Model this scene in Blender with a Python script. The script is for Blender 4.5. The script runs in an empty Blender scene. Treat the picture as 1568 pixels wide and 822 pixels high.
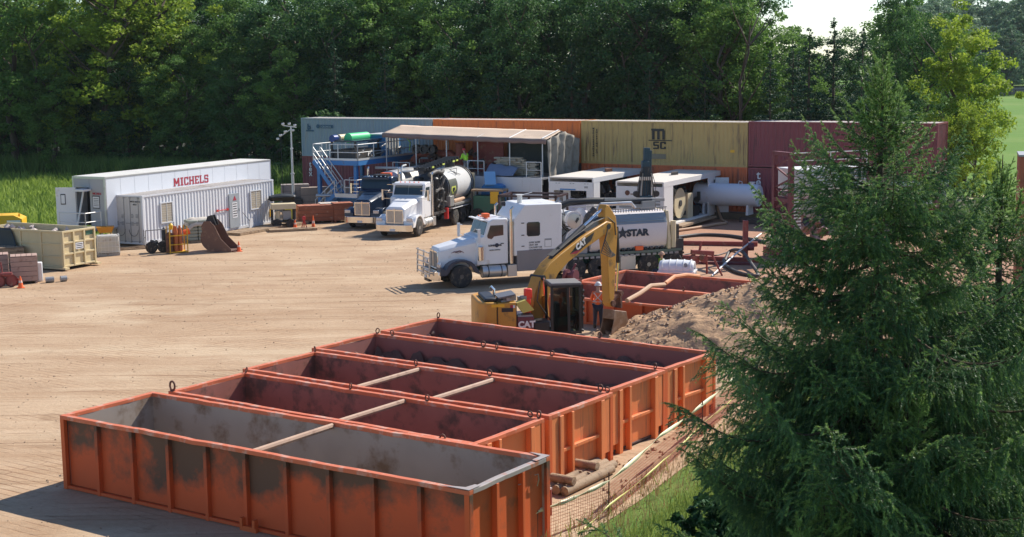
import bpy, math, random
import numpy as np
from mathutils import Vector, Matrix, noise as mnoise
R=math.radians; PI=math.pi
rnd=random.Random(7)
sc=bpy.context.scene; COL=sc.collection
# ---------------- camera, sky, sun, exposure ----------------
CAMH=10.42; PITCH=.142; ROLL=-.0135; FPX=2220.0
fw=Vector((0,math.cos(PITCH),-math.sin(PITCH))); up=Vector((0,math.sin(PITCH),math.cos(PITCH))); rt=Vector((1,0,0))
rt2=rt*math.cos(ROLL)+up*math.sin(ROLL); up2=up*math.cos(ROLL)-rt*math.sin(ROLL)
cd=bpy.data.cameras.new('camera'); cam=bpy.data.objects.new('camera',cd); COL.objects.link(cam)
M=Matrix.Identity(4)
for i in range(3):
    M[i][0]=rt2[i]; M[i][1]=up2[i]; M[i][2]=-fw[i]
M[2][3]=CAMH
cam.matrix_world=M; cd.sensor_width=36; cd.lens=FPX/1568*36; cd.clip_start=.5; cd.clip_end=6000; sc.camera=cam
SUN_AZ,SUN_EL=R(49),R(42)
w=bpy.data.worlds.new('World'); sc.world=w; w.use_nodes=True
nt=w.node_tree; bg=nt.nodes['Background']; sky=nt.nodes.new('ShaderNodeTexSky'); sky.sky_type='NISHITA'
sky.sun_disc=False; sky.sun_elevation=SUN_EL; sky.sun_rotation=SUN_AZ; sky.air_density=1.0; sky.dust_density=.15; sky.ozone_density=1.0
hz=nt.nodes.new('ShaderNodeMix'); hz.data_type='RGBA'; hz.blend_type='MULTIPLY'; hz.inputs[0].default_value=1; hz.inputs[7].default_value=(.86,.97,1.14,1); nt.links.new(sky.outputs[0],hz.inputs[6]); nt.links.new(hz.outputs[2],bg.inputs[0]); bg.inputs[1].default_value=.085
sd=bpy.data.lights.new('sun','SUN'); sd.energy=4.3; sd.angle=R(.5); sd.color=(1,.93,.83)
so=bpy.data.objects.new('sun',sd); so.rotation_euler=(-(PI/2-SUN_EL),0,-SUN_AZ); so.location=(30,30,60); COL.objects.link(so)
sc.view_settings.view_transform='Standard'; sc.view_settings.look='None'; sc.view_settings.exposure=0.70; sc.view_settings.gamma=1
sc.cycles.max_bounces=6; sc.cycles.transparent_max_bounces=8

# a point of the real world under a photo direction, on the level z (used to survey positions)
def ray(x,y): return fw+rt2*((x-784)/FPX)+up2*((411-y)/FPX)
def G(x,y,z=0):
    d=ray(x,y); t=(z-CAMH)/d.z; return Vector((0,0,CAMH))+d*t
def at(x,y,Y):
    d=ray(x,y); return Vector((0,0,CAMH))+d*(Y/d.y)

# ---------------- helpers ----------------
def mat(name,base,rough=.65,metal=0,var=.12,scale=1.5,dirt=None,damt=.45,dscale=1.0,streak=False,bump=0,bscale=20,top=None,trans=0,spec=.5,orand=0):
    m=bpy.data.materials.new(name); m.use_nodes=True; t=m.node_tree; N=t.nodes; Lk=t.links; b=N['Principled BSDF']
    b.inputs['Roughness'].default_value=rough; b.inputs['Metallic'].default_value=metal; b.inputs['Specular IOR Level'].default_value=spec
    tc=N.new('ShaderNodeTexCoord'); co=tc.outputs['Object']
    if orand:
        oi=N.new('ShaderNodeObjectInfo'); va=N.new('ShaderNodeVectorMath'); va.operation='ADD'; Lk.new(co,va.inputs[0])
        sc_=N.new('ShaderNodeVectorMath'); sc_.operation='SCALE'; sc_.inputs[3].default_value=37; sc_.inputs[0].default_value=(1,1,1)
        Lk.new(oi.outputs['Random'],sc_.inputs[3]); mm=N.new('ShaderNodeVectorMath'); mm.operation='SCALE'; mm.inputs[3].default_value=50; Lk.new(sc_.outputs[0],mm.inputs[0]); Lk.new(mm.outputs[0],va.inputs[1]); co=va.outputs[0]
    n1=N.new('ShaderNodeTexNoise'); n1.inputs['Scale'].default_value=scale; n1.inputs['Detail'].default_value=6; Lk.new(co,n1.inputs['Vector'])
    mx=N.new('ShaderNodeMix'); mx.data_type='RGBA'
    mx.inputs[6].default_value=tuple(c*(1-var) for c in base)+(1,); mx.inputs[7].default_value=tuple(min(1,c*(1+var)) for c in base)+(1,)
    Lk.new(n1.outputs[0],mx.inputs[0]); col=mx.outputs[2]
    if dirt:
        mp=N.new('ShaderNodeMapping'); mp.inputs['Scale'].default_value=(3,3,.25) if streak else (1,1,1); Lk.new(co,mp.inputs[0])
        n2=N.new('ShaderNodeTexNoise'); n2.inputs['Scale'].default_value=dscale; n2.inputs['Detail'].default_value=9; n2.inputs['Roughness'].default_value=.65; Lk.new(mp.outputs[0],n2.inputs['Vector'])
        v=n2.outputs[0]
        if top is not None:   # stain gathers above (top>0) or below (top<0) a height
            sx=N.new('ShaderNodeSeparateXYZ'); Lk.new(tc.outputs['Object'],sx.inputs[0])
            ma=N.new('ShaderNodeMath'); ma.operation='MULTIPLY_ADD'; ma.inputs[1].default_value=top[0]; ma.inputs[2].default_value=top[1]; Lk.new(sx.outputs[2],ma.inputs[0])
            ad=N.new('ShaderNodeMath'); ad.operation='ADD'; Lk.new(v,ad.inputs[0]); Lk.new(ma.outputs[0],ad.inputs[1]); v=ad.outputs[0]
        cr=N.new('ShaderNodeValToRGB'); cr.color_ramp.elements[0].position=max(0,.62-damt*.3); cr.color_ramp.elements[1].position=min(1,.70-damt*.3)+.06
        Lk.new(v,cr.inputs[0]); m2=N.new('ShaderNodeMix'); m2.data_type='RGBA'; Lk.new(cr.outputs[0],m2.inputs[0]); Lk.new(col,m2.inputs[6]); m2.inputs[7].default_value=tuple(dirt)+(1,); col=m2.outputs[2]
    Lk.new(col,b.inputs['Base Color'])
    if bump:
        n3=N.new('ShaderNodeTexNoise'); n3.inputs['Scale'].default_value=bscale; n3.inputs['Detail'].default_value=5; Lk.new(co,n3.inputs['Vector'])
        bp=N.new('ShaderNodeBump'); bp.inputs['Strength'].default_value=bump; bp.inputs['Distance'].default_value=.05; Lk.new(n3.outputs[0],bp.inputs['Height']); Lk.new(bp.outputs[0],b.inputs['Normal'])
    if trans:
        tr=N.new('ShaderNodeBsdfTranslucent'); Lk.new(col,tr.inputs[0]); ms=N.new('ShaderNodeMixShader'); ms.inputs[0].default_value=trans
        Lk.new(b.outputs[0],ms.inputs[1]); Lk.new(tr.outputs[0],ms.inputs[2]); Lk.new(ms.outputs[0],N['Material Output'].inputs[0])
    return m
STUFFN={'machinery','inner_machinery','pipework','hydraulic_lines','tools','engine_parts','hydraulic_hoses','pump_unit','deck_slots','track_shoes','notice_text','label_text','door_print','inner_parts','lettering','mesh_fence','grille_bars','mirror','ladder','top_walkway_rail','cage','frame','bars'}
SPLIT={'post','leg','rack_post','side_box','tray_leg','pole','clamp','hinge','white_ribs','toe_board','deck_edge_beam','roof_beam','rails','landing_leg','bottom_rail','chassis','filter_housing','vent_pipe','saddle','skid_rail','end_plate','lug','hanger','tray_leg','roof_frame','side_ledge','hood_slats','wire_hook','latch_foot','corner_plate','boom_marking','fitting','roof_gear','pivot_pin','seal_cable','runner','panel_gap','side_frame','rear_frame','wheel','rail','cylinder_rod','small_print','end_frame','rear_gear','cross_arm','latch','rail','lock_bar'}
class MB:
    def __init__(s): s.v=[]; s.f=[]
    def add(s,vs,fs):
        n=len(s.v); s.v+= [tuple(p) for p in vs]; s.f+=[tuple(i+n for i in f) for f in fs]; return s
    def box(s,x0,x1,y0,y1,z0,z1):
        return s.add([(x0,y0,z0),(x1,y0,z0),(x1,y1,z0),(x0,y1,z0),(x0,y0,z1),(x1,y0,z1),(x1,y1,z1),(x0,y1,z1)],[(0,3,2,1),(4,5,6,7),(0,1,5,4),(1,2,6,5),(2,3,7,6),(3,0,4,7)])
    def beam(s,p,q,w,h,upv=(0,0,1)):
        p=Vector(p);q=Vector(q);d=(q-p).normalized(); u=Vector(upv)
        if abs(d.dot(u))>.98: u=Vector((1,0,0))
        a=d.cross(u).normalized()*(w/2); b=a.cross(d).normalized()*(h/2)
        P=[c+x*a+y*b for c in (p,q) for x,y in ((-1,-1),(1,-1),(1,1),(-1,1))]
        return s.add(P,[(0,1,2,3),(7,6,5,4),(0,4,5,1),(1,5,6,2),(2,6,7,3),(3,7,4,0)])
    def sweep(s,pts,rs,n=8,cap=True):
        pts=[Vector(p) for p in pts]
        if not isinstance(rs,(list,tuple)): rs=[rs]*len(pts)
        base=len(s.v); pa=None
        for i,p in enumerate(pts):
            d=(pts[min(i+1,len(pts)-1)]-pts[max(i-1,0)]); d=d.normalized() if d.length>1e-9 else Vector((0,0,1))
            if pa is None:
                u=Vector((0,0,1)) if abs(d.z)<.9 else Vector((1,0,0)); a=d.cross(u).normalized()
            else:
                a=(pa-d*pa.dot(d)); a=a.normalized() if a.length>1e-6 else d.orthogonal().normalized()
            pa=a; b=d.cross(a)
            for k in range(n):
                t=2*PI*k/n; s.v.append(tuple(p+(a*math.cos(t)+b*math.sin(t))*rs[i]))
        for i in range(len(pts)-1):
            for k in range(n):
                a0=base+i*n+k; a1=base+i*n+(k+1)%n; s.f.append((a0,a1,a1+n,a0+n))
        if cap:
            s.f.append(tuple(base+k for k in reversed(range(n)))); e=base+(len(pts)-1)*n; s.f.append(tuple(e+k for k in range(n)))
        return s
    def tube(s,p,q,r,n=8,r2=None): return s.sweep([p,q],[r,r if r2 is None else r2],n)
    def lathe(s,c,ax,prof,n=20):   # prof: (distance along ax, radius); duplicate points keep edges crisp
        c=Vector(c);ax=Vector(ax).normalized(); a=ax.orthogonal().normalized(); b=ax.cross(a); base=len(s.v)
        for t,r in prof:
            for k in range(n):
                g=2*PI*k/n; s.v.append(tuple(c+ax*t+(a*math.cos(g)+b*math.sin(g))*max(r,1e-4)))
        for i in range(len(prof)-1):
            for k in range(n):
                a0=base+i*n+k;a1=base+i*n+(k+1)%n; s.f.append((a0,a1,a1+n,a0+n))
        s.f.append(tuple(base+k for k in reversed(range(n)))); e=base+(len(prof)-1)*n; s.f.append(tuple(e+k for k in range(n)))
        return s
    def prism(s,poly,ax,d0,d1):
        n=len(poly); mk={'y':lambda p,d:(p[0],d,p[1]),'z':lambda p,d:(p[0],p[1],d),'x':lambda p,d:(d,p[0],p[1])}[ax]
        return s.add([mk(p,d0) for p in poly]+[mk(p,d1) for p in poly],[tuple(range(n)),tuple(range(2*n-1,n-1,-1))]+[(i,i+n,(i+1)%n+n,(i+1)%n) for i in range(n)])
    def loft(s,secs):
        n=len(secs[0]); base=len(s.v)
        for q in secs: s.v+=[tuple(p) for p in q]
        for i in range(len(secs)-1):
            for k in range(n):
                a0=base+i*n+k;a1=base+i*n+(k+1)%n; s.f.append((a0,a1,a1+n,a0+n))
        s.f.append(tuple(base+k for k in reversed(range(n)))); e=base+(len(secs)-1)*n; s.f.append(tuple(e+k for k in range(n)))
        return s
    def grid(s,fn,nu,nv,thick=None):
        base=len(s.v)
        for i in range(nu+1):
            for j in range(nv+1): s.v.append(tuple(fn(i/nu,j/nv)))
        q=lambda i,j:base+i*(nv+1)+j
        for i in range(nu):
            for j in range(nv): s.f.append((q(i,j),q(i+1,j),q(i+1,j+1),q(i,j+1)))
        return s
    def mesh(s,name,m=None,smooth=None):
        me=bpy.data.meshes.new(name); me.from_pydata(s.v,[],s.f)
        if m: me.materials.append(m)
        import bmesh
        bm=bmesh.new(); bm.from_mesh(me); bmesh.ops.recalc_face_normals(bm,faces=bm.faces); bm.to_mesh(me); bm.free()
        if smooth:
            me.polygons.foreach_set('use_smooth',[True]*len(me.polygons)); me.set_sharp_from_angle(angle=R(smooth))
        me.update(); return me
    def islands(s):
        p=list(range(len(s.v)))
        def f(a):
            while p[a]!=a: p[a]=p[p[a]]; a=p[a]
            return a
        for q in s.f:
            r=f(q[0])
            for i in q[1:]: p[f(i)]=r
        D={}
        for q in s.f: D.setdefault(f(q[0]),[]).append(q)
        out=[]
        for fs in D.values():
            ids=sorted({i for q in fs for i in q}); mp={i:k for k,i in enumerate(ids)}; b=MB(); b.v=[s.v[i] for i in ids]; b.f=[tuple(mp[i] for i in q) for q in fs]; out.append(b)
        return out
    def build(s,name,m,parent=None,smooth=38,bevel=0,label=None,solid=0,**kw):
        if name in STUFFN: kw['kind']='stuff'
        elif name in SPLIT and parent is not None:
            I=s.islands()
            if 1<len(I)<=40:
                for b in I: o=link(name,b.mesh(name,m,smooth),parent,bevel=bevel,label=label,solid=solid,**kw)
                return o
        return link(name,s.mesh(name,m,smooth),parent,bevel=bevel,label=label,solid=solid,**kw)
def link(name,me,parent=None,loc=None,rz=None,bevel=0,label=None,solid=0,kind=None,scale=None):
    o=bpy.data.objects.new(name,me); COL.objects.link(o)
    if parent: o.parent=parent
    if loc is not None: o.location=loc
    if rz is not None: o.rotation_euler=(0,0,rz) if not hasattr(rz,'__len__') else rz
    if scale is not None: o.scale=scale if hasattr(scale,'__len__') else (scale,)*3
    if bevel:
        b=o.modifiers.new('Bevel','BEVEL'); b.width=bevel; b.segments=2; b.limit_method='ANGLE'; b.angle_limit=R(35)
    if solid:
        q=o.modifiers.new('Solidify','SOLIDIFY'); q.thickness=solid
    if label: o['label']=label
    if kind: o['kind']=kind
    return o
def thing(name,label,cat,loc=(0,0,0),rz=0,group=None):
    o=bpy.data.objects.new(name,None); COL.objects.link(o); o.location=loc; o.rotation_euler=(0,0,rz) if not hasattr(rz,'__len__') else rz
    o.empty_display_size=.3; o['label']=label; o['category']=cat
    if group: o['group']=group
    return o
def tag(o,label,cat,group=None):
    o['label']=label; o['category']=cat
    if group: o['group']=group
    return o
def dup(root,loc=None,rz=None,label=None,group=None,scale=None):
    r=root.copy(); COL.objects.link(r)
    if loc is not None: r.location=loc
    if rz is not None: r.rotation_euler=(0,0,rz) if not hasattr(rz,'__len__') else rz
    if scale is not None: r.scale=scale if hasattr(scale,'__len__') else (scale,)*3
    if label: r['label']=label
    if group: r['group']=group
    def rec(a,b):
        for ch in list(KIDS.get(a.name,None) or a.children):
            c=ch.copy(); COL.objects.link(c); c.parent=b; rec(ch,c)
    rec(root,r); return r
KIDS={}
_tc={}
def text(parent,s,size,m,origin,xdir,ydir,depth=.01,align='LEFT',name='lettering',bold=0,sx=1.0):
    """flat print standing on a surface; origin = baseline start, local to the parent"""
    c=bpy.data.curves.new(name,'FONT'); c.body=s; c.size=size; c.extrude=depth; c.align_x=align; c.offset=bold; c.resolution_u=3
    o=bpy.data.objects.new(name,c); COL.objects.link(o)
    dg=bpy.context.evaluated_depsgraph_get(); me=bpy.data.meshes.new_from_object(o.evaluated_get(dg)); bpy.data.objects.remove(o)
    me.materials.clear(); me.materials.append(m)
    x=Vector(xdir).normalized(); y=Vector(ydir).normalized(); z=x.cross(y)
    T=Matrix((( x[0]*sx,y[0],z[0],origin[0]),(x[1]*sx,y[1],z[1],origin[1]),(x[2]*sx,y[2],z[2],origin[2]),(0,0,0,1)))
    me.transform(T); return link(name,me,parent)
BL={'M':[('b',0,0,.22,1),('b',.78,0,1,1),('d',.11,1,.5,.25),('d',.89,1,.5,.25),('b',-.06,0,.3,.12),('b',.7,0,1.06,.12)],'I':[('b',.12,0,.38,1),('b',0,0,.5,.14),('b',0,.86,.5,1)],
'C':[('b',.0,.12,.22,.88),('b',.08,0,.72,.16),('b',.08,.84,.72,1),('b',.56,.68,.76,.92),('b',.56,.08,.76,.32)],'H':[('b',.05,0,.27,1),('b',.63,0,.85,1),('b',.2,.42,.7,.58),('b',-.02,0,.34,.12),('b',.56,0,.92,.12),('b',-.02,.88,.34,1),('b',.56,.88,.92,1)],
'E':[('b',.05,0,.27,1),('b',0,0,.72,.15),('b',0,.85,.72,1),('b',.2,.43,.58,.57),('b',.6,0,.74,.28),('b',.6,.72,.74,1)],'L':[('b',.05,0,.27,1),('b',-.02,0,.70,.15),('b',-.02,.88,.36,1),('b',.58,0,.72,.32)],
'S':[('b',.05,.84,.72,1),('b',.0,.5,.2,.92),('b',.04,.43,.7,.58),('b',.54,.08,.74,.5),('b',.0,0,.7,.16),('b',.56,.7,.74,.92),('b',0,.08,.16,.3)],
'm':[('b',0,0,.26,.86),('b',.52,0,.78,.86),('b',1.04,0,1.3,.86),('b',0,.78,1.22,1),('b',-.08,.84,.1,1)],'s':[('b',.05,.82,.8,1),('b',0,.52,.22,.92),('b',.05,.42,.8,.6),('b',.6,.1,.82,.5),('b',0,0,.78,.18)],'c':[('b',0,.1,.24,.9),('b',.08,0,.8,.18),('b',.08,.82,.8,1),('b',.58,.66,.82,.9),('b',.58,.1,.82,.34)]}
def block(parent,s,h,x,y,z,m,adv=.98,sx=1.0,name='block_letter'):
    for ch in s:
        b=MB(); L=BL[ch]; w=max(e[3] for e in L if e[0]=='b')
        for i,e in enumerate(L):
            y0=y-.012-.0006*i
            if e[0]=='b': b.box(x+e[1]*h*sx,x+e[3]*h*sx,y0,y,z+e[2]*h,z+e[4]*h)
            else:
                dx=.13*h*sx; b.prism([(x+e[1]*h*sx-dx,z+e[2]*h),(x+e[1]*h*sx+dx,z+e[2]*h),(x+e[3]*h*sx+dx*.9,z+e[4]*h),(x+e[3]*h*sx-dx*.9,z+e[4]*h)],'y',y0,y)
        o=b.build(name,m,parent,smooth=None); o['kind']='stuff'; x+=(w+.17)*h*sx*adv
def rail(mb,pts,h=1.07,r=.025,mid=True,kick=False):
    """handrail: posts at pts, top and middle rails"""
    pts=[Vector(p) for p in pts]
    for p in pts: mb.tube(p,p+Vector((0,0,h)),r,6)
    for a,b in zip(pts,pts[1:]):
        mb.tube(a+Vector((0,0,h)),b+Vector((0,0,h)),r,6)
        if mid: mb.tube(a+Vector((0,0,h*.5)),b+Vector((0,0,h*.5)),r*.8,6)
    return mb
def fbm(x,y,s=1.0,oct=4): return mnoise.fractal(Vector((x*s,y*s,3.3)),1.0,2.0,oct)
# shared materials
C={}
C['white']=mat('white_paint',(.66,.66,.66),.55,dirt=(.42,.36,.30),damt=.05,dscale=1.2,streak=True,var=.05)
C['white_clean']=mat('clean_white_paint',(.74,.74,.74),.35,var=.05,dirt=(.55,.47,.38),damt=.05,dscale=1.3)
C['cream']=mat('cream_paint',(.62,.52,.33),.55,dirt=(.3,.22,.14),damt=.0,dscale=2,streak=True)
C['black']=mat('black_steel',(.018,.018,.02),.5,var=.3)
C['dark']=mat('dark_machinery',(.045,.042,.04),.6,dirt=(.18,.12,.08),damt=.2,dscale=3)
C['grey']=mat('grey_steel',(.3,.3,.3),.5,metal=.3,dirt=(.2,.15,.1),damt=.1,dscale=3)
C['galv']=mat('galvanised_rail',(.62,.62,.60),.45,metal=.2,var=.1)
C['chrome']=mat('polished_metal',(.75,.72,.68),.18,metal=1,var=.05)
C['alu']=mat('dull_aluminium',(.55,.54,.52),.4,metal=.7,var=.1,dirt=(.35,.27,.2),damt=.1)
C['rubber']=mat('tyre_rubber',(.03,.028,.027),.85,dirt=(.16,.12,.08),damt=.35,dscale=6)
C['glass']=mat('window_glass',(.015,.03,.033),.08,var=.2,spec=.8)
C['rust']=mat('rusty_steel',(.17,.075,.045),.8,dirt=(.08,.04,.03),damt=.5,dscale=4,bump=.3)
C['redsteel']=mat('red_primer_steel',(.26,.055,.045),.65,dirt=(.3,.16,.1),damt=.25,dscale=3)
C['maroon']=mat('maroon_paint',(.15,.032,.04),.6,dirt=(.2,.1,.08),damt=.2,dscale=4)
C['blue']=mat('blue_paint',(.045,.20,.46),.5,dirt=(.1,.13,.16),damt=.15,dscale=3)
C['navy']=mat('navy_truck_paint',(.015,.03,.06),.25,var=.1,dirt=(.2,.16,.12),damt=-.05)
C['yellow']=mat('machine_yellow',(.52,.25,.035),.5,dirt=(.16,.09,.04),damt=.22,dscale=2.5,var=.12,bump=.1)
C['byellow']=mat('bright_yellow',(.75,.42,.02),.5,dirt=(.3,.2,.08),damt=.0)
C['wood']=mat('weathered_timber',(.34,.24,.15),.85,dirt=(.16,.10,.06),damt=.35,dscale=3,var=.25,bump=.3,orand=1)
C['orange']=mat('safety_orange',(.85,.14,.03),.6,var=.06)
C['lime']=mat('lime_vest',(.45,.85,.05),.7,var=.08)
C['red']=mat('red_paint',(.5,.03,.03),.5,dirt=(.3,.12,.08),damt=.1)
C['green']=mat('green_machine_paint',(.04,.14,.09),.5,dirt=(.1,.1,.07),damt=.2,dscale=3)
C['tealdark']=mat('dark_teal_paint',(.01,.05,.08),.35,var=.2)
C['tarp']=mat('black_tarpaulin',(.02,.025,.028),.55,var=.3,bump=.3,bscale=3)
C['canvas']=mat('beige_canvas',(.55,.42,.31),.85,var=.08,dirt=(.38,.29,.2),damt=.1,dscale=.8)
C['canvasgrey']=mat('grey_canvas',(.30,.27,.22),.85,var=.2,dirt=(.2,.17,.13),damt=.3,dscale=2)
C['txtdark']=mat('dark_print',(.05,.05,.06),.6)
C['txtwhite']=mat('white_print',(.75,.72,.7),.6)
C['txtred']=mat('red_print',(.38,.03,.05),.6)
C['hose']=mat('dark_hose',(.06,.055,.05),.6,dirt=(.2,.13,.09),damt=.2,dscale=4)
C['tanhose']=mat('tan_hose',(.45,.28,.17),.7,var=.15)
C['skin']=mat('skin',(.45,.27,.19),.6,var=.05)
C['denim']=mat('dark_work_trousers',(.025,.03,.05),.85,var=.2)
C['sack']=mat('paper_sacks',(.42,.36,.27),.85,var=.15,orand=1)
C['bark']=mat('tree_bark',(.09,.065,.045),.9,var=.3,scale=4,bump=.6,bscale=9)
# ---------------- ground ----------------
def sheet(name,pts,z,m,cells=1,kind='structure'):
    b=MB(); b.add([(x,y,z) for x,y in pts],[tuple(range(len(pts)))]); o=b.build(name,m,None,smooth=None); o['kind']=kind; return o
def ground_mat():
    m=bpy.data.materials.new('yard_sand_on_timber_mats'); m.use_nodes=True; t=m.node_tree; N=t.nodes; L=t.links; b=N['Principled BSDF']; b.inputs['Roughness'].default_value=.92; b.inputs['Specular IOR Level'].default_value=.15
    tc=N.new('ShaderNodeTexCoord'); mp=N.new('ShaderNodeMapping'); mp.vector_type='POINT'; mp.inputs['Rotation'].default_value=(0,0,.588); L.new(tc.outputs['Object'],mp.inputs[0])
    def noise(s,d=8,r=.6,vec=None,dist=0):
        n=N.new('ShaderNodeTexNoise'); n.inputs['Scale'].default_value=s; n.inputs['Detail'].default_value=d; n.inputs['Roughness'].default_value=r; n.inputs['Distortion'].default_value=dist; L.new(vec or mp.outputs[0],n.inputs['Vector']); return n.outputs[0]
    def ramp(v,p0,p1,c0=(0,0,0,1),c1=(1,1,1,1)):
        c=N.new('ShaderNodeValToRGB'); c.color_ramp.elements[0].position=p0; c.color_ramp.elements[1].position=p1; c.color_ramp.elements[0].color=c0; c.color_ramp.elements[1].color=c1; L.new(v,c.inputs[0]); return c.outputs[0]
    def mix(f,a,c,mode='MIX'):
        x=N.new('ShaderNodeMix'); x.data_type='RGBA'; x.blend_type=mode
        if isinstance(f,float): x.inputs[0].default_value=f
        else: L.new(f,x.inputs[0])
        for i,q in ((6,a),(7,c)):
            if isinstance(q,tuple): x.inputs[i].default_value=q
            else: L.new(q,x.inputs[i])
        return x.outputs[2]
    def mapped(sx,sy,rot):
        q=N.new('ShaderNodeMapping'); q.inputs['Rotation'].default_value=(0,0,rot); q.inputs['Scale'].default_value=(sx,sy,1); L.new(tc.outputs['Object'],q.inputs[0]); return q.outputs[0]
    base=ramp(noise(.12,9,.62),.32,.68,(.35,.23,.14,1),(.52,.38,.25,1))
    fine=ramp(noise(7,6,.7),.3,.75,(.32,.20,.115,1),(.55,.40,.26,1)); c=mix(.38,base,fine)
    # wheel tracks: long streaks running through the yard in two directions
    tr=ramp(noise(1.0,6,.62,mapped(.06,.8,.30),1.2),.50,.62); c=mix(mathmul(N,L,tr,.45),c,(.34,.21,.12,1))
    tr2=ramp(noise(1.0,6,.62,mapped(.06,.7,-.35),1.2),.53,.66); c=mix(mathmul(N,L,tr2,.32),c,(.62,.47,.32,1))
    tr3=ramp(noise(1.0,5,.6,mapped(.07,1.9,.62),1.5),.60,.68); c=mix(mathmul(N,L,tr3,.7),c,(.27,.16,.09,1))
    pale=ramp(noise(.22,8,.66,mapped(.6,1,.1)),.52,.70); c=mix(mathmul(N,L,pale,.6),c,(.60,.48,.33,1))
    damp=ramp(noise(.5,8,.7,mapped(.7,1,.9)),.60,.68); c=mix(mathmul(N,L,damp,.5),c,(.25,.155,.09,1))
    # plank joints of the mats, showing where the sand is thin
    bk=N.new('ShaderNodeTexBrick'); bk.offset=.37; L.new(mp.outputs[0],bk.inputs['Vector']); bk.inputs['Scale'].default_value=1; bk.inputs['Brick Width'].default_value=4.9; bk.inputs['Row Height'].default_value=.28; bk.inputs['Mortar Size'].default_value=.028; bk.inputs['Mortar Smooth'].default_value=.3
    bk.inputs['Color1'].default_value=(.9,.9,.9,1); bk.inputs['Color2'].default_value=(1.08,1.04,1,1); bk.inputs['Mortar'].default_value=(.50,.36,.30,1)
    show=ramp(noise(.28,7,.7),.47,.68); c=mix(mathmul(N,L,show,.85),c,mix(1.0,c,bk.outputs[0],'MULTIPLY'))
    mud=ramp(noise(.09,8,.7,mapped(1,1,1.3)),.60,.74); c=mix(mathmul(N,L,mud,.6),c,(.27,.15,.09,1))
    # reddish clay towards the drilling pit
    sx=N.new('ShaderNodeSeparateXYZ'); L.new(tc.outputs['Object'],sx.inputs[0]); mr=N.new('ShaderNodeMapRange'); mr.inputs[1].default_value=6; mr.inputs[2].default_value=11; L.new(sx.outputs[0],mr.inputs[0])
    c=mix(mathmul(N,L,mr.outputs[0],.65),c,mix(noise(1.2,7),(.30,.13,.085,1),(.46,.25,.17,1)))
    L.new(c,b.inputs['Base Color'])
    bp=N.new('ShaderNodeBump'); bp.inputs['Strength'].default_value=.55; bp.inputs['Distance'].default_value=.06
    hs=N.new('ShaderNodeMath'); hs.operation='ADD'; L.new(noise(5,8,.7),hs.inputs[0]); L.new(mathmul(N,L,tr3,-.5),hs.inputs[1])
    bm3=N.new('ShaderNodeMath'); bm3.operation='MULTIPLY'; L.new(bk.outputs['Fac'],bm3.inputs[0]); L.new(show,bm3.inputs[1]); h2=N.new('ShaderNodeMath'); h2.operation='SUBTRACT'; L.new(hs.outputs[0],h2.inputs[0]); L.new(mathmul(N,L,bm3.outputs[0],.9),h2.inputs[1]); L.new(h2.outputs[0],bp.inputs['Height']); L.new(bp.outputs[0],b.inputs['Normal']); return m
def mathmul(N,L,a,k):
    x=N.new('ShaderNodeMath'); x.operation='MULTIPLY'; L.new(a,x.inputs[0]); x.inputs[1].default_value=k; return x.outputs[0]
C['yard']=ground_mat()
C['meadow']=mat('meadow_soil_and_grass',(.10,.17,.035),.95,var=.3,scale=.35,dirt=(.16,.2,.05),damt=.5,dscale=.15,bump=.5,bscale=3,spec=.1)
C['field']=mat('far_green_field',(.12,.22,.04),.95,var=.15,scale=.05,dirt=(.17,.25,.06),damt=.45,dscale=.03,bump=.4,bscale=2,spec=.1)
C['forestfloor']=mat('forest_floor',(.05,.05,.025),.95,var=.4,scale=.6)
g=sheet('ground',[(-2500,-300),(2500,-300),(2500,3500),(-2500,3500)],-.012,C['meadow'])
sheet('field',[(31,70),(900,70),(900,1500),(60,1500),(33,110)],-.004,C['field'])
sheet('forest_floor',[(-400,152),(-30,142),(24,98),(32,112),(120,420),(60,900),(-400,900)],0.0,C['forestfloor'])
yard=sheet('yard',[(-60,40),(-60,61),(-33,74.5),(-28,85),(-19,105),(-15.5,121),(30,95.5),(30,60),(16,56),(9.5,46),(5.5,38.6),(3.0,33.5),(.2,28.6),(-3,22),(-60,-20)],.004,C['yard'])
# trench edge bank between yard and grass, lower right
dm=mat('loose_dirt',(.44,.285,.17),.95,var=.22,scale=1.2,dirt=(.33,.21,.14),damt=.3,dscale=2.2,bump=.9,bscale=7,spec=.1)
C['dirt']=dm
def heap(name,cx,cy,rx,ry,h,rot,m,n=90,seed=0,rough=.28,peak=1.3):
    b=MB(); c,s=math.cos(rot),math.sin(rot)
    def fn(u,v):
        x=(u*2-1);y=(v*2-1); r=math.sqrt(x*x+y*y)
        z=max(0,1-r)**(1/peak)*h if r<1 else 0
        X=x*rx;Y=y*ry
        nz=fbm(X+seed,Y,.45,5)*rough*min(1,z*1.5)+fbm(X+seed,Y+9,2.2,4)*.10*min(1,z*2)+fbm(X-seed,Y+9,7,2)*.035*min(1,z*3)
        return (cx+X*c-Y*s,cy+X*s+Y*c,max(-.05,z+nz) if r<1 else -.05)
    return b.grid(fn,n,n).build(name,m,None,smooth=80)
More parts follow.
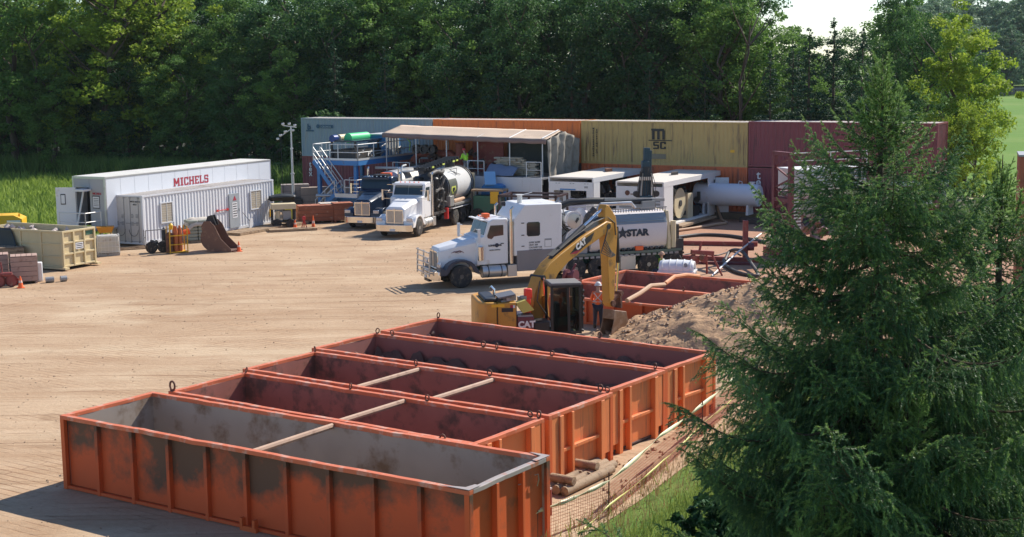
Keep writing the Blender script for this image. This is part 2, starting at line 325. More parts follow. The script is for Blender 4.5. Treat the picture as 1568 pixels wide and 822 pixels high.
def rocks(name,spots,m,lab=None,smin=.05,smax=.16,parent=None,seed=1):
    rr=random.Random(seed); b=MB()
    for (x,y,z) in spots:
        s=rr.uniform(smin,smax); ax=[Vector((rr.gauss(0,1),rr.gauss(0,1),rr.gauss(0,1))).normalized()*s*rr.uniform(.7,1.3) for _ in range(1)]
        P=[]; 
        for d in ((1,0,0),(-1,0,0),(0,1,0),(0,-1,0),(0,0,1),(0,0,-1)): P.append((x+d[0]*s*rr.uniform(.6,1.3),y+d[1]*s*rr.uniform(.6,1.3),z+d[2]*s*rr.uniform(.4,.9)))
        b.add(P,[(0,2,4),(2,1,4),(1,3,4),(3,0,4),(2,0,5),(1,2,5),(3,1,5),(0,3,5)])
    o=b.build(name,m,parent,smooth=None); o['kind']='stuff'; return o
hp=heap('soil_heap',9.6,52.9,6.9,4.6,2.45,-.35,dm,120,3,peak=1.0)
tag(hp,'large heap of brown excavated soil beside the digger, behind the spruce','soil heap')
hp2=heap('soil_heap',5.6,54.9,1.5,.8,.55,-.6,dm,50,11,.15)
tag(hp2,'low ridge of freshly dug soil heaped against the shallow pit bins','soil heap')
def heap_z(x,y): 
    c,s=math.cos(-.35),math.sin(-.35); dx,dy=x-9.6,y-52.9; X=dx*c+dy*s; Y=-dx*s+dy*c; r=math.hypot(X/6.9,Y/4.6); return max(0,1-r)*2.45 if r<1 else None
sp=[]
rr=random.Random(5)
for i in range(1500):
    x=rr.uniform(1.5,15);y=rr.uniform(47.5,58); z=heap_z(x,y)
    if z is not None: sp.append((x,y,z+.02))
ro=rocks('clods',sp,mat('soil_clods',(.42,.29,.19),.95,var=.3,scale=3),None,.03,.11,hp); ro.matrix_parent_inverse=Matrix.Identity(4)
sp=[]
for i in range(500):
    x=rr.uniform(2,11); y=rr.uniform(32,48)
    if (y-31)>(x-2)*1.35+0 and (y-31)<(x-2)*1.35+9: pass
    d=(x-.79)*.555*0
    a=((x+11.27)*.832-(y-35.1)*.555); 
    if 10.6<a<12.9: sp.append((x,y,.03))
rocks('loose_soil',sp,dm,None,.03,.09)
sp=[]
for i in range(3800):
    x=rr.uniform(-34,12);y=rr.uniform(28,96)
    if y<61 and x<-60: continue
    a=(x+11.27)*.832-(y-35.1)*.555; v=(x+11.27)*.555+(y-35.1)*.832
    if -.3<a<12.7 and -.2<v<16.3: continue
    if x<-33+(y-74.5)*.45: continue
    sp.append((x,y,.008))
rocks('yard_grit',sp,C['wood'],None,.012,.045,None,9)
sp=[]
for i in range(500):
    a=rr.gauss(-.25,.35); b_=rr.uniform(0,16.2); side_=rr.random()
    p=(-11.27+.832*a+.555*b_,35.1-.555*a+.832*b_); sp.append((p[0],p[1],.01))
rocks('spilled_clay',sp,bpy.data.materials['soil_clods'],None,.015,.06,None,10)
# ---------------- shipping containers ----------------
def corr(L,z0,z1,y,depth,period=.278):
    """corrugated wall running along x; outer face towards -y when depth>0"""
    b=MB(); n=max(1,int(L/period)); p=L/n; xs=[]
    for i in range(n):
        a=i*p; xs+=[(a,0),(a+p*.26,0),(a+p*.5,1),(a+p*.76,1)]
    xs.append((L,0)); base=0
    for x,d in xs: b.v+=[(x,y+d*depth,z0),(x,y+d*depth,z1)]
    for i in range(len(xs)-1): b.f.append((2*i,2*i+2,2*i+3,2*i+1))
    return b
_cm={}
ROOFW=mat('sunlit_dusty_roof',(.50,.46,.42),.7,dirt=(.3,.2,.15),damt=.2,dscale=1)  # dusty tops, paled so the sunlit roof edge sits in the colour
def container_meshes(L,W,H):
    k=(L,W,H)
    if k in _cm: return _cm[k]
    d={}
    b=corr(L-.24,.16,H-.1,.03,.036); b.v=[(x+.12,y,z) for x,y,z in b.v]; d['side']=b.mesh('side_wall')
    b=corr(L-.24,.16,H-.1,W-.03,-.036); b.v=[(x+.12,y,z) for x,y,z in b.v]; d['side2']=b.mesh('side_wall')
    b=corr(W-.24,.16,H-.1,.03,.036); b.v=[(L-y,x+.12,z) for x,y,z in b.v]; d['end']=b.mesh('end_wall')
    b=MB(); n=40
    for i in range(n): 
        x=.1+(L-.2)*i/n; b.box(x,x+(L-.2)/n*.55,.1,W-.1,H-.05,H-.022)
    b.box(.05,L-.05,.06,W-.06,H-.08,H-.04); d['roof']=b.mesh('roof')
    b=MB()
    for x in (0,L-.12):
        for y in (0,W-.12): b.box(x,x+.12,y,y+.12,.118,H-.118)
    for y in (0,W-.09):
        b.box(.178,L-.178,y+.004,y+.086,.0,.16); b.box(.178,L-.178,y+.004,y+.07,H-.1,H-.004)
    for x in (.004,L-.09): b.box(x,x+.086,.162,W-.162,H-.1,H-.004); b.box(x,x+.086,.162,W-.162,.0,.14)
    b.box(.1,L-.1,.1,W-.1,.10,.14); d['frame']=b.mesh('frame')
    b=MB().box(-.004,.176,-.004,.16,0,.116); d['cast']=b.mesh('corner_casting')
    b=MB(); b.box(.02,.06,0,W/2-.125,.16,H-.12); d['door']=b.mesh('door')
    b=MB(); 
    b.tube((-.0,0,.1),(-.0,0,H-.1),.018,6); b.box(-.02,.02,-.05,.05,.1,.2); b.box(-.02,.02,-.05,.05,H-.2,H-.1); b.box(-.03,0,-.02,.35,1.2,1.24)
    d['bar']=b.mesh('locking_bar'); _cm[k]=d; return d
def setm(me,m):
    q=me.copy(); q.materials.clear(); q.materials.append(m); return q
def container(label,loc,ang,m,frame_m=None,L=12.19,W=2.44,H=2.9,doors=True,roofm=None,group=None,side=True,name='shipping_container',cat='shipping container',side_gaps=None):
    t=thing(name,label,cat,loc,ang,group); d=container_meshes(L,W,H); fm=frame_m or m
    if side: link('side_wall',setm(d['side'],m),t)
    link('side_wall',setm(d['side2'],m),t); link('end_wall',setm(d['end'],m),t); link('roof',setm(d['roof'],roofm or ROOFW),t); link('frame',setm(d['frame'],fm),t)
    cs=setm(d['cast'],fm)
    for x in (0,L-.172):
        for y in (0,W-.156):
            for z in (0,H-.116): link('corner_casting',cs,t,(x,y,z))
    dm_=setm(d['door'],m); bmh=setm(d['bar'],C['grey'])
    for i in range(2):
        q=link('door',dm_,t,(0,.125+i*(W/2-.122),0))
        for yy in (.22,.85): link('locking_bar',bmh,q,(0,yy,0))
    return t
cc=lambda n,c,d,a=.22,s=1.6:mat(n,c,.55,dirt=d,damt=a,dscale=s,streak=True,var=.10,scale=.8)
m_gb=cc('container_greyblue',(.27,.33,.37),(.30,.28,.25)); m_or=cc('container_orange',(.66,.17,.03),(.26,.08,.04)); m_mu=cc('container_mustard',(.47,.33,.12),(.17,.11,.06),.25)
m_mr=cc('container_maroon',(.22,.05,.06),(.09,.03,.035)); m_dk=cc('container_dark_brown',(.06,.035,.035),(.1,.05,.04)); m_o2=cc('container_rust_orange',(.55,.13,.04),(.22,.07,.04),.3)
rowang=-.528; r0=Vector((-16.24,113.1,0)); rdir=Vector((math.cos(rowang),math.sin(rowang),0))
sheet('gravel_pad',[tuple((r0+rdir*a+Vector((-rdir.y,rdir.x,0))*c)[:2]) for a,c in ((-1.5,-1),(51,-1),(51,4),(-1.5,4))],.42,mat('gravel_pad_soil',(.16,.13,.09),.95,var=.3,scale=3,bump=.5))
b=MB(); P=[tuple((r0+rdir*a+Vector((-rdir.y,rdir.x,0))*c)[:2]) for a,c in ((-1.5,-1),(51,-1),(51,4),(-1.5,4))]; b.prism(P,'z',-.1,.415); o=b.build('gravel_bank',bpy.data.materials['gravel_pad_soil'],None,smooth=None); o['kind']='structure'
tops=[(m_gb,'long grey blue shipping container at the left end of the top row'),(m_or,'bright orange shipping container in the top row behind the beige canopy'),(m_mu,'mustard yellow shipping container with black shipping line lettering in the top row'),(m_mr,'dark maroon shipping container at the right end of the top row, behind the spruce')]
bots=[(m_mr,'dark maroon shipping container with white letters under the grey blue one'),(m_dk,'dark brown shipping container in shade below the bright orange one'),(m_o2,'rusty orange shipping container below the mustard yellow one'),(m_mr,'maroon shipping container with white letters below the right hand maroon one')]
rcs=[]
for lev,lst in ((0,bots),(1,tops)):
    for i,(m,lab) in enumerate(lst):
        p=r0+rdir*(12.25*i)+Vector((0,0,.42+lev*2.93+ (.06 if lev and i==3 else 0)))
        rcs.append(container(lab,p,rowang,m,frame_m=m,group='shipping containers stacked in a row two high',H=2.93))
yd=-.012
msc=rcs[6]
def rowtext(c,s,size,x,z,m,**k): return text(c,s,size,m,(x,yd,z),(1,0,0),(0,0,1),**k)
ink=mat('container_ink',(.035,.035,.03),.7)
x0=5.4
block(msc,'m',.72,x0-.02,-.008,1.72,ink,name='logo_letter'); block(msc,'sc',.50,x0+.06,-.008,1.08,ink,sx=1.05,name='logo_letter')
MB().box(x0-.28,x0+1.45,-.02,-.008,1.63,1.69).build('logo_bar',ink,msc)
def vert(c,s,size,x,z,m,step,**k):
    for i,ch in enumerate(s): rowtext(c,ch,size,x,z-i*step,m,align='CENTER',**k)
vert(msc,'MEDITERRANEAN',.17,.95,2.35,ink,.155,name='side_print',bold=.006); vert(msc,'SHIPPING CO.',.17,1.2,2.25,ink,.155,name='side_print',bold=.006)
MB().box(11.0,11.3,-.016,-.008,.95,1.12).build('sticker',C['byellow'],msc)
MB().box(5.2,6.4,-.015,-.008,.42,.75).build('faded_patch',mat('faded_patch_paint',(.22,.19,.13),.7),msc)
gb=rcs[4]; wink=mat('worn_blue_ink',(.05,.11,.17),.7)
rowtext(gb,'b',.6,.62,2.05,wink,bold=.03,name='logo_letter'); MB().box(.5,1.25,-.02,-.008,1.9,2.0).build('logo_bar',wink,gb)
MB().lathe((1.65,-.008,2.3),(0,-1,0),[(0,.16),(.012,.16)],16).build('logo_disc',wink,gb); MB().box(1.9,3.1,-.02,-.008,2.16,2.42).build('logo_plate',wink,gb)
rowtext(gb,'CRONOS',.22,1.98,2.2,m_gb,bold=.006,name='logo_print',depth=.016)
vert(rcs[0],'tex',.62,.8,2.1,C['txtwhite'],.36,name='side_letters',bold=.01); vert(rcs[3],'tex',.8,.72,2.2,C['txtwhite'],.46,name='side_letters',bold=.012)
MB().box(8.9,9.25,-.02,-.008,1.0,1.35).build('sticker',C['byellow'],rcs[4])

# ---------------- white office container ----------------
oa=1.079
wh=mat('office_white_paint',(.66,.67,.69),.45,var=.03,dirt=(.46,.40,.34),damt=-.12,dscale=1.6,streak=True)
whend=mat('office_white_shaded_end',(.52,.50,.47),.55,var=.06,dirt=(.34,.28,.22),damt=.0,dscale=2,streak=True)  # office white greyed in colour for the shaded door end, plus streaky dirt
off=container('white corrugated office container with two mesh windows and a grey door',(-21.34,83.65,.14),oa,wh,L=12.35,W=2.44,H=2.86,name='office_container',cat='office container')
for o in list(off.children):
    if o.name.startswith('door'):
        o.data.materials[0]=whend
for i,(x0_,x1_) in enumerate(((1.54,2.5),(9.95,11.0))):
    wn=MB().box(x0_,x1_,-.03,.0,1.1,2.3); f=MB(); 
    f.box(x0_,x1_,-.045,.01,2.26,2.32); f.box(x0_,x1_,-.045,.01,1.08,1.14); f.box(x0_-.06,x0_,-.045,.01,1.08,2.32); f.box(x1_,x1_+.06,-.045,.01,1.08,2.32)
    q=f.build('window',wh,off); MB().box(x0_,x1_,-.012,-.004,1.14,2.26).build('pane',mat('screened_window',(.42,.36,.27),.5,var=.15,scale=6),q)
    g_=MB(); g_.box((x0_+x1_)/2-.02,(x0_+x1_)/2+.02,-.03,-.012,1.14,2.26)
    for k in range(1,8): g_.box(x0_,x1_,-.024,-.014,1.14+k*.14,1.15+k*.14)
    g_.build('bars',C['galv'],q)
gd=mat('grey_door_paint',(.33,.36,.38),.5,dirt=(.2,.18,.16),damt=.0)
d=MB().box(7.75,8.7,-.05,.0,.12,2.3).build('entrance_door',gd,off,bevel=.01)
MB().box(8.02,8.5,-.06,-.05,.75,1.72).build('notice_board',C['white_clean'],d)
b=MB(); 
for z in (.85,1.0,1.15,1.3,1.45,1.6): b.box(8.08,8.44,-.066,-.06,z,z+.055)
b.build('notice_text',C['txtdark'],d)
b=MB(); b.prism([(8.1,1.85),(8.45,1.85),(8.28,2.15)],'y',-.06,-.05); b.build('warning_sign',C['txtred'],d)
MB().tube((8.62,-.1,1.15),(8.62,-.1,1.32),.02,6).build('handle',C['black'],d)
b=MB(); b.tube((6.6,-.04,1.35),(7.7,-.04,1.35),.03,8); b.tube((6.6,-.07,1.35),(6.6,.0,1.35),.08,10); b.tube((7.55,-.07,1.35),(7.55,.0,1.35),.08,10); b.build('lock_bar',C['red'],off)
b=MB(); b.box(11.85,12.2,-.01,.0,.45,.95); b.build('yellow_label',C['byellow'],off)
# weathered prints on the end doors
def endtext(s,size,y,z,m=C['txtdark'],**k): return text(off,s,size,m,(.008,y,z),(0,-1,0),(0,0,1),name='door_print',**k)
endtext('APHU 662113',.13,.95,2.45); endtext('45G1',.13,.75,2.28); 
for (y,z) in ((.8,1.55),(.45,1.55),(.8,1.1),(.45,1.1),(1.55,1.5),(1.95,1.1),(1.55,1.1)):
    b=MB(); rr=random.Random(int(y*100+z*10))
    for k in range(3): b.box(0,.012,y-.1+rr.uniform(0,.08),y+.12,z+k*.08,z+k*.08+.045)
    b.build('door_print',C['grey'],off)
b=MB()
for y in (.75,1.75):
    pts=[(-.02,y+.35*math.sin(a),.75-.38*math.cos(a)+.1) for a in [i*PI/8-PI/2 for i in range(9)]]; b.sweep(pts,.012,5)
b.build('seal_cable',C['dark'],off)
# deck of mats by its door
t=thing('timber_walkway','low timber walkway of planks along the white office container','walkway',(-21.34,83.65,0),oa)
for i in range(20): MB().box(6.6+i*.36,6.6+i*.36+.34,-1.75,-.35,.02,.17+.01*(i%3)).build('plank',C['wood'],t)
t=thing('entry_stop','small white bracket leaning by the office container door','bracket',(-21.34,83.65,0),oa)
MB().prism([(9.1,.17),(9.5,.17),(9.45,.75),(9.2,.75)],'y',-.5,-.42).build('plate',C['white'],t); MB().tube((8.6,-.4,1.2),(9.2,-.45,.6),.015,5).build('rod',C['dark'],t)

# ---------------- long white trailer ----------------
ta=1.085
tr=thing('box_trailer','long white box trailer with dark red company lettering and an open rear door','trailer',(-23.5,83.83,0),ta)
TL=15.7; TW=2.5
tw=mat('trailer_skin',(.70,.73,.77),.35,var=.02,dirt=(.5,.47,.42),damt=-.15,dscale=.8,streak=True)
n=13
for i in range(n):
    a=.08+i*(TL-.16)/n; MB().box(a+.012,a+(TL-.16)/n-.012,-.001,.03,1.12,3.98).build('panel',tw,tr)
for i in range(n):
    a=.08+i*(TL-.16)/n; 
b=MB(); b.box(.05,TL-.05,.012,.05,1.1,4.0); b.box(.05,TL-.05,TW-.03,TW,1.1,4.0); b.box(TL-.05,TL,0.0,TW,1.05,4.06); b.build('side_frame',mat('panel_joint',(.38,.40,.43),.5),tr)
b=MB(); b.box(0,TL-.05,-.015,.06,3.98,4.07); b.box(0,TL,-.015,.06,1.0,1.12); b.box(0,TL,TW-.06,TW+.015,3.98,4.07); b.build('rails',C['alu'],tr)
MB().box(.02,TL-.02,.0,TW,4.06,4.10).build('roof',mat('trailer_roof',(.62,.60,.54),.6,dirt=(.4,.38,.33),damt=.1,dscale=.6),tr)
b=MB(); b.box(-.03,.05,-.02,.10,1.0,4.1); b.box(-.03,.05,TW-.1,TW+.02,1.0,4.1); b.box(-.03,.05,.1,TW-.1,3.97,4.1); b.box(-.03,.05,.1,TW-.1,1.0,1.1); b.build('rear_frame',C['alu'],tr)
td=mat('trailer_door_grey',(.36,.36,.37),.5,var=.05,dirt=(.25,.22,.2),damt=.0)
MB().box(-.01,.03,.1,1.2,1.1,3.97).build('rear_door',td,tr); MB().box(-.01,.03,1.22,2.4,3.45,3.97).build('door_head',td,tr); MB().box(-.01,.03,2.25,2.4,1.1,3.45).build('door_jamb',td,tr)
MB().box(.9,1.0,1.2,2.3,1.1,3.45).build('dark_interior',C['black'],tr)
dr=MB().box(-1.25,-1.19,2.05,3.15,1.12,3.42) ; 
dd=MB(); dd.beam((-.02,2.32,2.28),(-.55,3.35,2.28),.05,2.32); q=dd.build('open_door',C['white_clean'],tr)
b=MB(); b.beam((-.31,2.83,2.75),(-.44,3.08,2.75),.065,.62); b.build('door_notice',C['txtdark'],q); b=MB(); b.beam((-.325,2.86,2.75),(-.425,3.05,2.75),.08,.5); b.build('notice_paper',C['white_clean'],q)
MB().box(-.03,-.012,.45,1.0,2.25,3.0).build('notice_frame',C['txtdark'],tr); MB().box(-.04,-.03,.49,.96,2.3,2.94).build('notice_paper',C['white'],tr)
b=MB()
for z in (2.4,2.5,2.62,2.72,2.82): b.box(-.046,-.04,.53,.9,z,z+.03)
b.build('notice_text',C['txtdark'],tr)
text(tr,'MICHELS',.17,C['txtred'],(-.02,.98,3.06),(0,-1,0),(0,0,1),name='door_lettering',bold=.004)
block(tr,'MICHELS',.50,5.93,-.003,3.07,C['txtred'],sx=1.03,name='company_letter')
b=MB(); b.box(1,TL-1,.3,.45,.75,1.05); b.box(1,TL-1,TW-.45,TW-.3,.75,1.05); b.build('chassis',C['dark'],tr)
for x in (TL-3,TL-1.8):
    for y in (.02,TW-.32): 
        wv=MB().lathe((x,y,.5),(0,1,0),[(0,.3),(0,.47),(.05,.5),(.25,.5),(.3,.47),(.3,.3)],20).build('wheel',C['rubber'],tr)
b=MB(); b.box(3.4,3.5,.25,.35,.1,.8); b.box(3.4,3.5,TW-.35,TW-.25,.1,.8); b.build('landing_leg',C['grey'],tr)
for i in range(6): link('roof_edge_board',MB().box(0,.2,0,.1,0,.05).mesh('x',C['alu']),tr,(1+i*2.5,-.0,4.0)) if 0 else None
# access stair landing
st=thing('access_stair','galvanised access landing with handrail at the open door of the long trailer','access stair',(-23.5,83.83,0),ta)
b=MB(); b.box(-1.5,-.06,.2,2.3,1.0,1.06); b.build('landing',C['grey'],st)
rail(MB(),[(-1.45,.25,1.06),(-.2,.25,1.06)],1.05,.035).build('handrail',C['galv'],st); rail(MB(),[(-1.45,.25,1.06),(-1.45,2.25,1.06)],1.05,.035).build('handrail',C['galv'],st)
b=MB(); 
for x,y in ((-1.45,.25),(-1.45,2.25),(-.2,.25)): b.beam((x,y,0),(x,y,1.0),.07,.07)
b.build('leg',C['galv'],st)
for k in range(5): MB().box(-1.5-.27*(k+1),-1.5-.27*k,1.2,2.2,.84-.2*k,.88-.2*k).build('step',C['grey'],st)
MB().beam((-.9,1.5,1.06),(-.35,1.35,3.3),.08,.08).build('prop_pole',C['galv'],st)
MB().box(-.75,-.1,1.0,1.75,3.28,3.4).build('lamp_cover',C['white'],st)
# ---------------- steel pit bins ----------------
u_=lambda a:Vector((math.cos(a),math.sin(a),0)); v_=lambda a:Vector((-math.sin(a),math.cos(a),0))
m_bin=mat('orange_bin_paint',(.62,.115,.024),.6,dirt=(.30,.09,.035),damt=.2,dscale=1.1,var=.10,scale=.7,bump=.05)
m_binstain=mat('orange_bin_scorched',(.62,.10,.022),.6,dirt=(.11,.058,.032),damt=.24,dscale=.5,var=.14,scale=1,top=(.16,-.08))
m_rim=mat('orange_rim_worn',(.60,.15,.06),.55,dirt=(.55,.36,.27),damt=.32,dscale=3,var=.15)
m_end=mat('sunlit_end_orange',(.76,.22,.065),.6,dirt=(.34,.12,.06),damt=.22,dscale=1.4,streak=True,var=.1)  # bin orange lightened in colour for the sunlit end walls, with dirt streaks
m_ingrey=mat('worn_grey_lining',(.34,.285,.235),.55,dirt=(.17,.10,.055),damt=.38,dscale=.9,var=.2,scale=1.1)
m_inmar=mat('maroon_lining',(.33,.125,.09),.7,dirt=(.12,.07,.05),damt=.42,dscale=1.6,var=.25)
m_inmud=mat('mud_coated_lining',(.31,.12,.095),.75,dirt=(.095,.06,.05),damt=.55,dscale=1.4,var=.15,top=(-.50,.60))
m_beam=mat('worn_cross_beam',(.42,.27,.18),.6,dirt=(.25,.14,.09),damt=.3,dscale=4,var=.2)
eye_me=None
def eye_mesh():
    b=MB(); pts=[(.085*math.cos(a),0,.13+.11*math.sin(a)) for a in [i*2*PI/12 for i in range(13)]]
    b.sweep(pts,.026,6,cap=False); b.box(-.07,.07,-.02,.02,-.05,.05); return b.mesh('lifting_eye',C['rust'],60)
eye_me=eye_mesh()
def bin_(label,o,a,L,W,H,nr=11,ribs_end=4,inner=m_inmar,outer=m_bin,endm=None,beams=(),rimm=m_rim,t=.07,z0=0,eyes=(),wide_end=False,group='open top steel pit bins'):
    T=thing('steel_bin',label,'steel bin',(o[0],o[1],z0),a,group); endm=endm or outer
    rd=.13
    b=MB(); b.box(.07,L-.07,rd-.0,rd+.01,.1,H-.1); b.build('near_wall',outer,T,smooth=None)
    b=MB(); b.box(.07,L-.07,W-rd-.01,W-rd,.1,H-.1); b.build('far_wall',inner,T,smooth=None)
    b=MB(); b.box(.07,L-.07,rd+.012,rd+.02,.1,H-.1); b.build('near_lining',inner,T,smooth=None)
    b=MB(); b.box(rd,rd+.012,rd,W-rd,.1,H-.1); b.build('end_wall',inner,T,smooth=None,label='')if 0 else b.build('end_wall',inner,T,smooth=None)
    b=MB(); b.box(L-rd-.024,L-rd-.012,rd,W-rd,.1,H-.1); b.build('end_lining',inner,T,smooth=None)
    b=MB(); b.box(L-rd-.01,L-rd,rd+.0,W-rd,.1,H-.1); b.build('end_wall',endm,T,smooth=None)
    b=MB(); b.box(.1,L-.1,.1,W-.1,.06,.1); b.build('floor',inner,T,smooth=None)
    for (nm,bx) in (('top_rail',(0,L,0,t*2.1)),('top_rail',(0,L,W-t*2.1,W)),('top_rail',(0,t*2.1,t*2.1,W-t*2.1)),('top_rail',(L-t*2.1,L,t*2.1,W-t*2.1))):
        alongx=(bx[1]-bx[0])>(bx[3]-bx[2]); N_=max(2,int(max(bx[1]-bx[0],bx[3]-bx[2])/.35)); secs=[]; sd_=rnd.random()*50
        for k in range(N_+1):
            f=k/N_; e_=min(1,6*f,6*(1-f)); j1=fbm(k*.9+sd_,1,.5)*.035*e_; j2=fbm(k*.9+sd_,7,.5)*.013*e_
            if alongx: x=bx[0]+(bx[1]-bx[0])*f; secs.append([(x,bx[2]+j1,H-.1+j2),(x,bx[3]+j1,H-.1+j2),(x,bx[3]+j1,H+j2),(x,bx[2]+j1,H+j2)])
            else: y=bx[2]+(bx[3]-bx[2])*f; secs.append([(bx[0]+j1,y,H-.1+j2),(bx[1]+j1,y,H-.1+j2),(bx[1]+j1,y,H+j2),(bx[0]+j1,y,H+j2)])
        MB().loft(secs).build(nm,rimm,T,smooth=None,bevel=.01)
    b=MB()
    for x0,x1,y0,y1 in ((0,L,0,rd),(0,L,W-rd,W)): b.box(x0,x1,y0+.02,y1,.02,.10)
    b.build('bottom_rail',outer,T)
    rb=MB().box(-.05,.05,.0,rd,0,H-.1).mesh('rib',outer)
    for i in range(nr+1):
        x=.05+(L-.1)*i/nr; link('rib',rb,T,(x,.004,0),bevel=.008); link('rib',rb,T,(x,W-rd-.004,0))
    re=MB().box(0,rd,-.05,.05,0,H-.1).mesh('end_rib',endm)
    for i in range(ribs_end):
        y=.05+(W-.1)*i/(ribs_end-1)
        if wide_end and 0<i<ribs_end-1: continue
        link('end_rib',re,T,(L-rd-.004,y,0),bevel=.008); link('end_rib',re,T,(.004,y,0))
    if wide_end:
        for y0,y1 in ((.45,.62),(W-.62,W-.45),(W/2-.5,W/2-.4)): MB().box(L-rd,L+.03,y0,y1,-.12,H-.1).build('end_post',endm,T,bevel=.01)
        MB().box(L-rd,L-.02,.62,W-.62,H*.42,H*.42+.09).build('cross_rail',endm,T,bevel=.01)
        for y0 in (.12,W-.55):
            pts=[(L-rd+.01,y0),(L+.05,y0),(L+.05,y0+.02)]
            pr=[(y0,H-.1)]+[(y0+.42*(1-math.cos(q)) if y0<1 else y0+.42-.42*(1-math.cos(q)),H-.1-1.25*math.sin(q)) for q in [i*PI/16 for i in range(9)]]+[(y0+ (.42 if y0<1 else 0),.1),(y0+(.0 if y0<1 else .42),.1)]
            MB().box(L-.03,L-.012,y0,y0+.40,.3,H-.1).build('gusset',endm,T)
    for bx in beams:
        b=MB(); b.tube((bx,t*2.1,H-.09),(bx,W-t*2.1,H-.09),.075,8); b.build('cross_beam',m_beam,T)
    for (ex,ey) in eyes:
        link('lifting_eye',eye_me,T,(ex,ey,H),rz=(rnd.uniform(-.3,.3),rnd.uniform(-.2,.2),rnd.uniform(-.5,.5)),scale=.62+rnd.random()*.15)
    return T
BA=-.588
m_gr=mat('worn_grey_rim',(.36,.31,.28),.5,dirt=(.45,.16,.08),damt=.35,dscale=2.5,var=.15)
b1=bin_('nearest long orange bin with scorched side panels and worn grey inside',(-11.27,35.1),BA,12.44,3.05,1.88,10,4,m_ingrey,m_binstain,m_bin,beams=(6.35,),eyes=())
for o in b1.children:
    if o.name.startswith('top_rail') and (abs(o.data.vertices[0].co.x)>11): o.data.materials[0]=m_gr
b=MB(); b.prism([(12.44,3.05),(11.9,3.05),(12.3,2.9),(12.3,2.55),(12.44,2.5)],'z',1.895,1.903); b.prism([(12.44,0),(11.7,0),(12.25,.14),(12.3,.4),(12.44,.4)],'z',1.895,1.903); b.build('corner_plate',m_gr,b1)
b=MB(); b.box(6.1,6.6,-.08,.0,.0,.12); b.box(6.12,6.2,-.1,.02,.1,.3); b.box(6.5,6.58,-.1,.02,.1,.3); b.build('latch_foot',m_bin,b1)
# dents: hooks and scratches on the right end
b=MB()
for y,z in ((1.95,1.5),(2.6,1.55)): b.sweep([(12.33,y,z),(12.4,y+.03,z+.02),(12.4,y+.05,z-.1),(12.36,y+.05,z-.25)],.015,5)
b.build('wire_hook',C['alu'],b1)
labs=['second bin from the camera, dark stained inside with one mossy cross beam','third bin from the camera, plain maroon inside with two pale cross beams','fourth bin from the camera with dark clay smeared along its inner wall','fifth and farthest of the long bins, mud caked, beside the yellow digger']
o1=Vector((-11.27,35.1,0)); UV=lambda u,v:tuple((o1+u_(BA)*u+v_(BA)*v)[:2])
farL=[UV(.28,6.24),UV(.0,9.5),UV(-.28,12.75),UV(-.2,16.0)]; farR=[UV(10.3,5.98),UV(10.36,9.22),UV(10.25,12.38),UV(10.35,15.38)]
BINS=[b1]
for i in range(4):
    l=Vector(farL[i]+(0,)); r=Vector(farR[i]+(0,)); d=(r-l); a=math.atan2(d.y,d.x); W=[2.84,3.0,2.95,2.88][i]; Lr=d.length+.15
    o=l-v_(a)*W
    eyes=[(.1,W-.07),(4.0,W-.07),(6.6,W-.07),(Lr-.35,W-.07),(Lr-.12,W-.07)]
    if i==3: eyes=[(.1,W-.07),(Lr*.62,W-.07)]
    if i==2: eyes=[(.15,W-.07),(.8,W-.07),(4.4,W-.07),(4.9,W-.07),(6.9,W-.07),(Lr-.3,W-.07)]
    beams={0:(5.9,),1:(4.15,6.75)}.get(i,())
    B=bin_(labs[i],(o.x,o.y),a,Lr,W,1.84,9,4,[m_inmar,m_inmar,m_inmud,m_inmud][i],m_bin,m_end,beams=beams,eyes=eyes,z0=.0,wide_end=True); BINS.append(B)
    if i==0: link('lifting_eye',eye_me,B,(.1,.07,1.84),scale=1.1); link('lifting_eye',eye_me,B,(9.2,.07,1.7),scale=.9)
    if i in (2,3):
        # clay clinging to the left end and lumps standing along the far wall
        b=MB(); rr=random.Random(20+i)
        for k in range(26):
            x=.2+abs(rr.gauss(0,.35)); y=rr.uniform(.5,W-.4); z=rr.uniform(.3,1.45); s=rr.uniform(.06,.16)
            b.add([(x+dx*s*rr.uniform(.6,1.4),y+dy*s*rr.uniform(.6,1.4),z+dz*s*rr.uniform(.6,1.4)) for dx,dy,dz in ((1,0,0),(-1,0,0),(0,1,0),(0,-1,0),(0,0,1),(0,0,-1))],[(0,2,4),(2,1,4),(1,3,4),(3,0,4),(2,0,5),(1,2,5),(3,1,5),(0,3,5)])
        q=b.build('dried_clay',mat('dried_clay_%d'%i,(.30,.19,.14),.9,var=.3,scale=5),B,smooth=None); q['kind']='stuff'
        def fn(s,t,i=i,W=W,Lr=Lr):
            x=.3+s*(Lr-.6); y=.25+t*(W-.5); lump=abs(math.sin(x*2.6+fbm(x,i*3,.8)*3))**.6
            h=(.45+.95*t**3*(.55+.45*lump)+.12*fbm(x,y,1.5))*(1.0 if i==3 else 1.05)
            if i==2: h=(.35+1.15*t**4*(.45+.55*lump*(1-.35*s))+.1*fbm(x,y,1.5))
            return (x,y,h)
        MB().grid(fn,110,18).build('wet_clay',mat('wet_clay_%d'%i,(.13,.085,.068),.95,var=.3,scale=4,bump=.6,bscale=8,spec=.1),B,smooth=60)
b=MB(); b.sweep([(0,0,0),(.0,.0,.12)],.05,8)
# cardboard-like sticker on bin 4 end
MB().box(10.32,10.34,.7,1.5,1.35,1.55).build('worn_label',C['white'],BINS[3])
